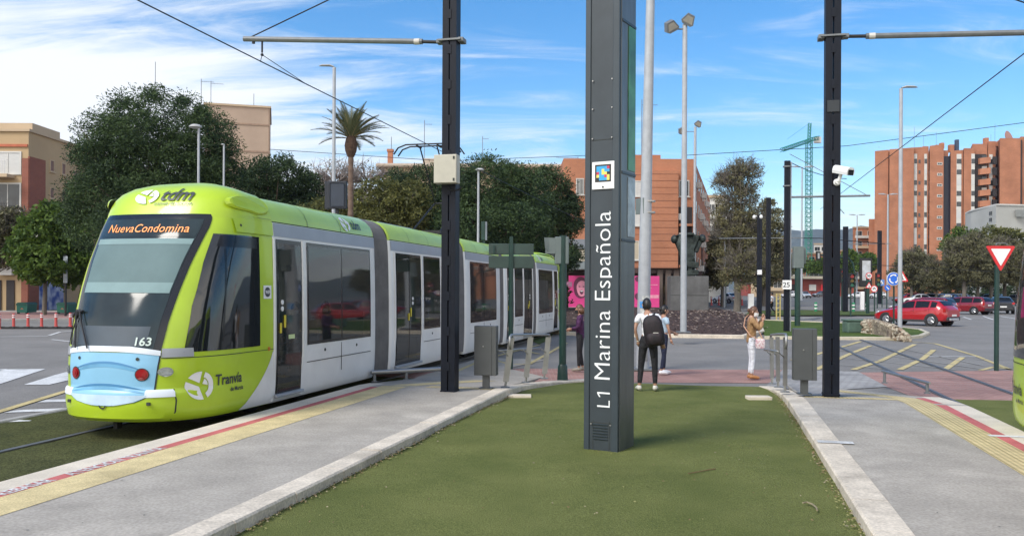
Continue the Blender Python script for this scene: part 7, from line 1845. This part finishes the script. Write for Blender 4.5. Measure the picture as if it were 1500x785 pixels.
# pale low building under the towers
WY = 170; a, c, d = AT(1422, 311, WY+14), AT(1459, 300.5, WY), AT(1530, 303, WY+2); h = c[2]-G0
bd = thing('concrete_building', 'pale grey windowless building in front of the brick towers at right', 'building', (c[0], WY, G0))
mb = MB(); mb.prism([(a[0]-c[0], 14), (0, 0), (d[0]-c[0], 2), (d[0]-c[0], 20), (a[0]-c[0]+2, 20)], 0, h); mb.build('wall', M_grconc, bd)
mb = MB(); mb.prism([(a[0]-c[0]-.2, 14), (0, -.2), (d[0]-c[0], 1.8), (d[0]-c[0], 20), (a[0]-c[0]+2, 20)], h-.02, h+.25); mb.build('parapet', M_bw, bd)
for i in range(2):
    for j in range(2): mb = MB(); t_ = .16+.06*i; mb.box(((a[0]-c[0])*t_, 14*t_-.05, h-1.4-1.3*j), (.35, .3, .7)); mb.build('window', M_pane, bd)
mb = MB(); mb.box((5.3, .3, h-1.6), (2.4, .3, 1.4)); mb.build('louvred_window', mat('grey_louvre', (.2, .21, .2), .5), bd)
# hills
mb = MB(); rows = []
for j, (Y, k) in enumerate(((2300, .0), (2500, .35), (2750, .75), (3000, 1.0), (3400, .8))):
    r = []
    for i in range(141):
        x = -2600+i*50; 
        hgt = 158+40*math.sin(x*.0021-.9)+18*math.sin(x*.0071)+9*math.sin(x*.019+j)+5*math.sin(x*.043+j*2)
        r.append((x, Y+60*math.sin(x*.004), G0-2+hgt*k))
    rows.append(r)
mb.grid(rows); struct('hills', mb, mat('scrub_hillside', (.085, .105, .10), .95, scale=.01, col2=(.045, .065, .07), fine=.3, fscale=.05, spec=.05), smooth=True)
# tower crane
CB = AT(1184, 420, 280); s = 280/F; cr = thing('tower_crane', 'green lattice tower crane with its jib pointing left, over the far roofs', 'crane', (CB[0], CB[1], G0)); hz = ZY(1184, 204, 280)-G0
M_cr = mat('crane_green', (.03, .22, .17), .5)
def lattice(mb, p0, p1, w, n, r, up=(0, 1, 0)):
    p0, p1 = Vector(p0), Vector(p1); d = (p1-p0).normalized(); a = Vector(up); b_ = d.cross(a).normalized(); a = b_.cross(d).normalized()
    cs = [a*w/2+b_*w/2, a*w/2-b_*w/2, -a*w/2-b_*w/2, -a*w/2+b_*w/2]
    for c in cs: mb.tube(p0+c, p1+c, r, n=4)
    for i in range(n):
        q0, q1 = p0+(p1-p0)*i/n, p0+(p1-p0)*(i+1)/n
        for k in range(4): mb.tube(q0+cs[k], q1+cs[(k+1) % 4], r*.6, n=3); mb.tube(q0+cs[k], q0+cs[(k+1) % 4], r*.6, n=3)
mb = MB(); lattice(mb, (0, 0, 0), (0, 0, hz), 1.7, 34, .13); mb.build('mast', M_cr, cr)
j1 = AT(1151, 217, 262); mb = MB(); lattice(mb, (0, 0, hz-.5), (j1[0]-CB[0], -14, j1[2]-G0), 1.0, 14, .12, (0, 0, 1)); mb.build('jib', M_cr, cr)
mb = MB(); lattice(mb, (0, 0, hz-.4), (4.4, 4, hz+1.2), 1.0, 4, .12, (0, 0, 1)); cj = mb.build('counter_jib', M_cr, cr)
mb = MB(); mb.box((4.2, 4, hz+.4), (2.2, 1.2, 2.0)); mb.build('counterweight', M_bw, cj)
mb = MB(); lattice(mb, (0, 0, hz), (0.2, 0, hz+5.3), .8, 5, .10); mb.tube((.2, 0, hz+5.3), ((j1[0]-CB[0])*.8, -11, hz-2), .05, n=4); mb.build('top_mast', M_cr, cr)
# ------------------------------------------------------------------ trees
rs = np.random.RandomState(11)
def leaf_mesh(name, ells, n, size, mat_, clump=.35, nclump=None, elong=1.0, droop=0., fill=.35):
    """ells: (cx, cy, cz, rx, ry, rz) in local metres; leaf faces gathered in clumps over the volume"""
    vol = np.array([e[3]*e[4]*e[5] for e in ells])**.72; vol /= vol.sum()
    nclump = nclump or max(60, n//60)
    ce = rs.choice(len(ells), nclump, p=vol); E = np.array(ells)[ce]
    d = rs.normal(size=(nclump, 3)); d /= np.linalg.norm(d, axis=1)[:, None]
    r = np.where(rs.rand(nclump) < fill, rs.rand(nclump)**.5*.8, 1-np.abs(rs.normal(0, .10, nclump)))
    cc = E[:, :3] + d*r[:, None]*E[:, 3:6]
    cr = clump*(.55+rs.rand(nclump)*.9)
    k = rs.randint(0, nclump, n)
    o = rs.normal(size=(n, 3)); o /= np.linalg.norm(o, axis=1)[:, None]; o *= (rs.rand(n)**.45)[:, None]*cr[k][:, None]; o[:, 2] *= .72
    c = cc[k]+o
    a = rs.normal(size=(n, 3)) + o/(np.linalg.norm(o, axis=1)[:, None]+1e-6)*elong; a[:, 2] -= droop; a /= np.linalg.norm(a, axis=1)[:, None]
    b = rs.normal(size=(n, 3)); b -= a*(a*b).sum(1)[:, None]; b /= np.linalg.norm(b, axis=1)[:, None]
    s = size*(.6+rs.rand(n)*.8)
    L = s*(1+elong*.5); W = s/(1+elong*.8)
    v = np.stack([c-a*L[:, None]*.5, c+b*W[:, None]*.5, c+a*L[:, None]*.5, c-b*W[:, None]*.5], 1).reshape(-1, 3)
    me = bpy.data.meshes.new(name); me.vertices.add(4*n); me.vertices.foreach_set('co', v.astype(np.float32).ravel())
    me.loops.add(4*n); me.loops.foreach_set('vertex_index', np.arange(4*n, dtype=np.int32)); me.polygons.add(n)
    me.polygons.foreach_set('loop_start', np.arange(0, 4*n, 4, dtype=np.int32)); me.polygons.foreach_set('loop_total', np.full(n, 4, dtype=np.int32))
    me.materials.append(mat_); me.update(); me.validate(); return me, cc
M_bark = mat('pine_bark', (.11, .08, .06), .95, scale=3, bump=.6, bscale=12, bdist=.04); M_bark2 = mat('grey_bark', (.13, .115, .095), .95, scale=4)
M_pine = leafmat('pine_needles', (.075, .118, .040), (.017, .036, .017), .55, .18)
M_pine2 = leafmat('darker_pine_needles', (.065, .100, .038), (.015, .032, .016), .55, .18)
M_green = leafmat('fresh_green_leaves', (.13, .20, .035), (.045, .085, .018), 1.0, .35)
M_olive = leafmat('yellow_green_leaves', (.17, .17, .05), (.07, .08, .03), 1.0, .3)
M_brown = leafmat('sparse_olive_leaves', (.20, .19, .10), (.085, .085, .045), .7, .2)
M_brown2 = leafmat('airy_olive_leaves', (.24, .22, .11), (.11, .105, .055), .8, .3)
M_twig = mat('bare_pinkish_twigs', (.24, .20, .18), .9, var=.2)
def tree(name, label, cat, Y, pe, leafm, n, size, trunk, clump=.5, elong=1., barkm=None, twigs=0, group=None, fill=.3, twm=None, nclump=None, tr=.03, depthk=1.):
    """pe: ellipses in picture units (px, py, rx, ry); trunk: (px, base radius m)"""
    b = AT(trunk[0], 420, Y); s = Y/F; base_ = (b[0], Y, G0)
    t = thing(name, label, cat, base_, 0, group)
    ells = []
    for i, (px, py, rx, ry) in enumerate(pe):
        c = AT(px, py, Y); dd = (rs.rand()-.5)*rx*s*.8 if i else 0
        ells.append((c[0]-b[0], dd, c[2]-G0, rx*s, rx*s*depthk, ry*s))
    me, cc = leaf_mesh('crown', ells, n, size, leafm, clump, elong=elong, fill=fill, nclump=nclump)
    o = bpy.data.objects.new('crown', me); COL.objects.link(o); o.parent = t
    mb = MB(); top = ells[0]; zlow = min(e[2]-e[5]*.5 for e in ells); zc = max(zlow, 1.2)
    mb.path([(0, 0, -.1), (.05, 0, zc*.5), (top[0]*.25, 0, zc), (top[0]*.7, top[1], top[2])], [trunk[1]*1.15, trunk[1], trunk[1]*.8, trunk[1]*.3], 9)
    j0 = Vector((top[0]*.25, 0, zc))
    for i in range(min(len(cc), 26 if twigs == 0 else 60)):
        q = Vector(cc[i]); st = Vector((top[0]*.3, 0, zc*.85 + (q.z-zc*.85)*.25*rs.rand())); mid = (st+q)*.5 + Vector((rs.rand()-.5, rs.rand()-.5, -.2*abs(q.x)*.3))*.6
        mb.path([st, mid, q], [trunk[1]*.34, trunk[1]*.2, tr*.6], 5, caps=False)
    if twigs:
        for i in range(twigs):
            e = ells[rs.randint(len(ells))]; d = rs.normal(size=3); d /= np.linalg.norm(d); d[2] = abs(d[2])*.9+.1*d[2]
            p0 = Vector(e[:3])+Vector((d[0]*e[3], d[1]*e[4], d[2]*e[5]))*.35; p1 = Vector(e[:3])+Vector((d[0]*e[3], d[1]*e[4], d[2]*e[5]))*(.9+.3*rs.rand())
            m_ = (p0+p1)/2+Vector(rs.normal(size=3))*.15; mb.path([p0, m_, p1], [tr, tr*.7, tr*.35], 3, caps=False)
            for _ in range(3):
                q0 = m_+(p1-m_)*rs.rand(); mb.path([q0, q0+Vector(rs.normal(size=3))*.35+Vector((0, 0, .2))], [tr*.5, tr*.25], 3, caps=False)
    mb.build('trunk', barkm or M_bark, t, fixn=False)
    return t
tree('pine_tree', 'broad dark umbrella-like pine rising behind the cab of the left tram', 'tree', 48, [(232, 215, 88, 82), (165, 225, 46, 62), (300, 225, 48, 66), (200, 290, 90, 50), (150, 330, 60, 36), (325, 270, 34, 50), (122, 222, 18, 14), (250, 330, 90, 45), (118, 295, 20, 22)], M_pine, 170000, .105, (232, .45), clump=.70, elong=1.3, fill=.30, nclump=1000)
tree('pine_tree', 'lower dark rounded tree between the big pine and the palm', 'tree', 56, [(405, 262, 48, 32), (375, 290, 34, 38), (445, 288, 34, 34), (410, 320, 70, 40)], M_pine2, 60000, .12, (405, .3), clump=.6, elong=.8, fill=.3, nclump=520)
tree('blossom_tree', 'leafless pinkish twiggy tree behind the palm', 'tree', 62, [(492, 270, 40, 32), (535, 268, 34, 30), (470, 290, 30, 30), (510, 300, 60, 30)], M_brown, 2500, .12, (500, .22), clump=.5, twigs=420, barkm=M_twig, tr=.035, nclump=300)
tree('acacia_tree', 'yellow-green tree right of the palm trunk', 'tree', 52, [(560, 300, 44, 36), (520, 318, 30, 30), (600, 300, 34, 36), (545, 335, 80, 34), (475, 320, 40, 24)], M_olive, 30000, .15, (560, .22), clump=.5, elong=.8, fill=.3, nclump=480)
tree('pine_tree', 'dark pine just left of the left overhead line pole, behind the tram', 'tree', 58, [(625, 292, 42, 48), (590, 268, 24, 16), (660, 300, 40, 60), (630, 345, 70, 40)], M_pine2, 66000, .12, (640, .35), clump=.65, elong=1.2, nclump=520, fill=.3)
tree('pine_tree', 'wide dark pine between the two overhead poles, with a leaning trunk', 'tree', 54, [(715, 275, 56, 42), (680, 300, 36, 46), (760, 285, 44, 44), (720, 335, 80, 40), (740, 375, 90, 30)], M_pine, 90000, .12, (735, .35), clump=.7, elong=1.2, nclump=620, fill=.28)
tree('pine_tree', 'dark pine at the right end of the grove, against the brick corner building', 'tree', 60, [(803, 295, 34, 50), (830, 320, 22, 32), (780, 330, 50, 42), (800, 375, 50, 28), (836, 300, 16, 16)], M_pine2, 60000, .125, (800, .3), clump=.6, elong=1.2, nclump=460, fill=.28)
mb = MB()
tree('street_tree', 'fresh green broadleaf tree on the pavement at far left', 'tree', 57, [(72, 345, 38, 48), (100, 340, 30, 44), (50, 375, 28, 28), (85, 385, 46, 34), (118, 370, 22, 40)], M_green, 22000, .24, (65, .14), clump=.55, elong=.6, barkm=M_bark2, nclump=330, fill=.25)
tree('street_tree', 'thin-leaved greyish tree at the left edge, before the ochre building', 'tree', 58, [(2, 345, 32, 42), (-25, 370, 30, 40), (22, 330, 22, 26)], M_brown, 9000, .20, (-8, .14), clump=.5, twigs=160, barkm=M_bark2, nclump=200)
tree('street_tree', 'tall narrow half-bare tree behind the sculpture, at the mouth of the street', 'tree', 76, [(1078, 300, 30, 62), (1088, 260, 26, 28), (1070, 350, 30, 60), (1095, 340, 30, 60), (1060, 270, 14, 20), (1085, 395, 36, 34)], M_brown2, 25000, .13, (1080, .3), clump=.55, twigs=900, barkm=M_bark2, elong=.8, nclump=330, fill=.45, tr=.03)
tree('street_tree', 'dark leafy tree left of the tall narrow tree, shading the street', 'tree', 95, [(1060, 375, 22, 45), (1050, 400, 16, 25)], M_brown, 9000, .28, (1058, .2), clump=.6, barkm=M_bark2, nclump=160)
tree('street_tree', 'brownish tree between the tall narrow tree and the distant beige flats', 'tree', 100, [(1125, 345, 24, 52), (1140, 380, 22, 34), (1110, 395, 30, 26)], M_brown, 14000, .28, (1118, .25), clump=.7, twigs=160, barkm=M_bark2, nclump=230)
# rows of street trees beyond, copies of one
row_px = [(1335, 118), (1352, 122), (1372, 112), (1392, 118), (1412, 108), (1432, 116), (1452, 110), (1472, 116), (1492, 110), (1512, 116)]
proto = None; s_ = 112/F
for i, (px, Y) in enumerate(row_px):
    lab = f'{ORD[i]} tree from the left in the half-bare row behind the right car park' + (' , ' if 0 else '')
    if proto is None:
        proto = tree('parking_tree', lab, 'tree', Y, [(px, 390, 21, 26), (px-10, 400, 18, 20), (px+12, 398, 18, 21), (px+3, 376, 14, 14)], M_brown, 20000, .17, (px, .2), clump=.6, twigs=160, barkm=M_bark2, group='half-bare trees behind the right car park', nclump=200, tr=.05, fill=.4)
    else:
        b = AT(px, 420, Y); c = copy_tree(proto, loc=(b[0], Y, G0), rz=i*1.3, label=lab); k = .92+.12*math.sin(i*2.1)+(.16 if i > 3 else -.05); c.scale = (k, k, k)
for px, Y, e, m, lab in ((1415, 150, [(1415, 350, 26, 16), (1395, 362, 18, 14)], M_green, 'green tree crown rising behind the middle of the parking row'), (1450, 145, [(1455, 352, 30, 20), (1480, 355, 26, 20)], M_olive, 'pale olive tree rising behind the right of the parking row'),
                      (1167, 270, [(1167, 388, 14, 12)], M_green, 'small dark green tree left of the crane foot'), (1200, 255, [(1203, 392, 18, 13)], M_green, 'green tree right of the crane foot, over the shop front'), (1243, 200, [(1243, 384, 11, 16)], M_green, 'green tree just right of the near right platform pole'), (1271, 190, [(1271, 385, 10, 12)], M_green, 'small green tree above the advertising panel')):
    tree('tree', lab, 'tree', Y, e, m, 5000, .4*Y/200+.1, (px, .25), clump=.9*Y/200+.2, barkm=M_bark2, nclump=90)
# hedge and shrubs closing the background behind the trams
for x0, x1, Y, h, lab, m in ((455, 640, 70, 3.2, 'dark hedge behind the tram, left of the grove', M_pine2), (640, 830, 66, 2.6, 'dark shrubbery under the pines of the grove', M_pine2), (1320, 1500, 128, 3.0, 'dark hedge and fence line behind the parked cars', M_pine2)):
    a, c = AT(x0, 420, Y), AT(x1, 420, Y); w = c[0]-a[0]; el_ = [(w*(i+.5)/10, 0, h*.5, w*.07, 1.0, h*.55) for i in range(10)]
    me, _ = leaf_mesh('hedge', el_, 9000, .22, m, .5, 300, fill=.5); o = bpy.data.objects.new('hedge', me); COL.objects.link(o); o.location = (a[0], Y, G0); tag(o, lab, 'hedge')
# palm
PY = 45; pb_ = AT(513, 420, PY); zt1 = ZY(513, 216, PY)-G0; t = thing('palm_tree', 'date palm with a brush of fronds on a slim trunk, above the left tram', 'palm', (pb_[0], PY, G0)); s = PY/F
mb = MB(); pr_ = []
n = 40
for i in range(n+1): z = zt1*i/n; pr_.append((.13+.025*(i % 2)+(.05 if i < 2 else 0), z))
mb.lathe(pr_, n=12); mb.build('trunk', mat('palm_trunk_bark', (.14, .095, .07), .95, scale=6), t)
mb = MB(); mb.lathe([(.18, zt1-.5), (.30, zt1-.2), (.34, zt1+.1), (.28, zt1+.4), (.12, zt1+.8)], n=14); mb.build('crown_base', mat('palm_boot', (.07, .04, .025), .95, scale=9, var=.4), t)
mb = MB(); R_ = random.Random(4)
for i in range(46):
    az = R_.uniform(0, 2*PI); el_ = R_.uniform(.55, 1.5) if i > 10 else R_.uniform(.1, .6); L = R_.uniform(1.6, 2.25); d = Vector((math.cos(az), math.sin(az), 0))
    pts = []; p = Vector((0, 0, zt1+.45)); a_ = el_
    for k in range(11): pts.append(p.copy()); p = p + (d*math.cos(a_)+Vector((0, 0, math.sin(a_))))*L/10; a_ -= .02+.05*k/10+(.06*(1.5-el_))*.5
    mb.k = 1; mb.path(pts, [.03-.0022*k for k in range(11)], 4, caps=False); mb.k = 0
    sd = d.cross(Vector((0, 0, 1)))
    for k in range(1, 10):
        for q in (0, .33, .66):
            b0 = pts[k].lerp(pts[min(k+1, 10)], q); tg_ = (pts[min(k+1, 10)]-pts[k]).normalized() if k < 10 else d; ll = .42*math.sin(PI*min(.97, (k+q)/10.2+.08))+.08
            for sg_ in (-1, 1):
                dv = (sd*sg_*.75+tg_*.75+Vector((0, 0, .25-.15*R_.random()))).normalized(); w_ = tg_*.035
                mb.face([b0-w_, b0+w_, b0+dv*ll])
mb.build('fronds', [leafmat('palm_leaflets', (.13, .14, .065), (.06, .075, .035), 1.5, .2), mat('palm_rib', (.20, .16, .07), .8)], t, fixn=False)
# ------------------------------------------------------------------ sky, sun, camera
w = bpy.data.worlds.new('World'); SC.world = w; w.use_nodes = True; nt = w.node_tree; L = nt.links.new
bg = nt.nodes['Background']; sky = nn(nt, 'ShaderNodeTexSky'); sky.sky_type = 'NISHITA'; sky.sun_disc = False
SUN_EL, SUN_AZ = rad(46), rad(-130)          # azimuth measured from +Y clockwise; behind the camera, to the left
sky.sun_elevation = SUN_EL; sky.sun_rotation = SUN_AZ; sky.air_density = 1.0; sky.dust_density = .35; sky.ozone_density = 2.2; sky.altitude = 50
tc = nn(nt, 'ShaderNodeTexCoord'); sp = nn(nt, 'ShaderNodeSeparateXYZ'); L(tc.outputs['Generated'], sp.inputs[0])
def mth(op, a, b=None, c=None):
    n_ = nn(nt, 'ShaderNodeMath', operation=op)
    for i, v in enumerate((a, b, c)):
        if v is None: continue
        if isinstance(v, (int, float)): n_.inputs[i].default_value = v
        else: L(v, n_.inputs[i])
    return n_.outputs[0]
zc_ = mth('MAXIMUM', sp.outputs[2], .0); den = mth('ADD', zc_, .16)
px_ = mth('DIVIDE', sp.outputs[0], den); py_ = mth('DIVIDE', sp.outputs[1], den)
cb = nn(nt, 'ShaderNodeCombineXYZ'); L(px_, cb.inputs[0]); L(py_, cb.inputs[1])
def noise(scale, st, rot, det=7, rough=.6, dist=.6, loc=(0, 0, 0)):
    mp = nn(nt, 'ShaderNodeMapping'); mp.inputs['Scale'].default_value = st; mp.inputs['Rotation'].default_value = (0, 0, rot); mp.inputs['Location'].default_value = loc; L(cb.outputs[0], mp.inputs[0])
    n_ = nn(nt, 'ShaderNodeTexNoise'); n_.inputs['Scale'].default_value = scale; n_.inputs['Detail'].default_value = det; n_.inputs['Roughness'].default_value = rough; n_.inputs['Distortion'].default_value = dist; L(mp.outputs[0], n_.inputs['Vector']); return n_.outputs['Fac']
def mrange(v, a, b, c=0., d=1.):
    r = nn(nt, 'ShaderNodeMapRange'); r.interpolation_type = 'SMOOTHSTEP'; r.inputs[1].default_value = a; r.inputs[2].default_value = b; r.inputs[3].default_value = c; r.inputs[4].default_value = d; L(v, r.inputs[0]); return r.outputs[0]
n1 = noise(.55, (1, 1.7, 1), .35, 8, .58, .9, (2.1, .4, 0)); n2 = noise(2.0, (.7, 2.3, 1), .5, 9, .68, .9, (0, 3, 0))
az = mth('DIVIDE', sp.outputs[0], mth('MAXIMUM', mth('ABSOLUTE', sp.outputs[1]), .05))       # tangent of the bearing
elv = sp.outputs[2]
left = mrange(az, -.02, -.50, 0, 1); low = mrange(elv, .24, .06, 0, 1); low2 = mrange(elv, .14, .03, 0, 1); topc = mrange(elv, .22, .42, 0, 1)
bias = mth('ADD', mth('MULTIPLY', mth('MULTIPLY', left, mrange(elv, .34, .20)), .26), mth('MULTIPLY', low2, .20))
bias = mth('ADD', bias, mth('MULTIPLY', mth('MULTIPLY', mrange(az, .22, -.05), mrange(elv, .26, .10)), .10))
bias = mth('ADD', bias, mrange(sp.outputs[1], .15, -.35, 0, .22))      # unseen cloud behind the camera, added to neutralise the ambient light
f1 = mth('ADD', mth('ADD', mth('MULTIPLY', n1, .56), mth('MULTIPLY', n2, .58)), mth('SUBTRACT', bias, .05))
m1 = mrange(f1, .485, .79, 0, 1)
m1 = mth('MULTIPLY', m1, mrange(elv, .60, .22, .35, 1))
mix = nn(nt, 'ShaderNodeMix', data_type='RGBA'); L(mth('MULTIPLY', m1, .95), mix.inputs[0])
hs = nn(nt, 'ShaderNodeHueSaturation'); hs.inputs['Saturation'].default_value = 1.38; hs.inputs['Value'].default_value = .80; L(sky.outputs[0], hs.inputs['Color'])
cl = nn(nt, 'ShaderNodeMix', data_type='RGBA'); L(mrange(sp.outputs[1], .05, -.35), cl.inputs[0]); cl.inputs[6].default_value = (4.35, 4.5, 4.7, 1); cl.inputs[7].default_value = (8.5, 8.0, 7.3, 1)  # unseen rear cloud made brighter and warmer to fill the ambient light
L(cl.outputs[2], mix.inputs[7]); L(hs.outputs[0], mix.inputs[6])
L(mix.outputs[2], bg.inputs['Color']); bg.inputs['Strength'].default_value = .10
hz_ = MB(); hz_.box((0, 1790, 138.9), (9200, 3900, 280)); hzm = bpy.data.materials.new('haze_air'); hzm.use_nodes = True; hn = hzm.node_tree; hn.nodes.remove(hn.nodes['Principled BSDF'])
pv = nn(hn, 'ShaderNodeVolumePrincipled'); pv.inputs['Color'].default_value = (.80, .88, 1, 1); pv.inputs['Density'].default_value = .0001; pv.inputs['Anisotropy'].default_value = .2
hn.links.new(pv.outputs[0], hn.nodes['Material Output'].inputs['Volume']); ho = hz_.build('haze', hzm); tag(ho, 'thin pale haze over the distant hills', 'haze', kind='stuff')
sn = bpy.data.lights.new('sun', 'SUN'); sn.energy = 1.5; sn.angle = rad(24); sn.color = (1, .955, .88)
so = bpy.data.objects.new('sun', sn); COL.objects.link(so)
dv = Vector((math.sin(SUN_AZ)*math.cos(SUN_EL), math.cos(SUN_AZ)*math.cos(SUN_EL), math.sin(SUN_EL)))
so.rotation_euler = (-dv).to_track_quat('-Z', 'Y').to_euler(); so['kind'] = 'helper'
cd = bpy.data.cameras.new('camera'); co = bpy.data.objects.new('camera', cd); COL.objects.link(co)
cd.sensor_width = 36; cd.lens = F/1500*36; cd.shift_y = (CY-392.5)/1500; cd.clip_end = 8000; cd.clip_start = .1
co.matrix_world = Matrix.Translation((0, 0, H)) @ Matrix.Rotation(PI/2, 4, 'X') @ Matrix.Rotation(RL, 4, 'Z')
SC.camera = co
vs_ = SC.view_settings; vs_.view_transform = 'Standard'; vs_.look = 'None'; vs_.gamma = 1; vs_.use_curve_mapping = False; vs_.exposure = 1.33
SC.cycles.max_bounces = 6; SC.cycles.transparent_max_bounces = 8; SC.cycles.use_adaptive_sampling = True
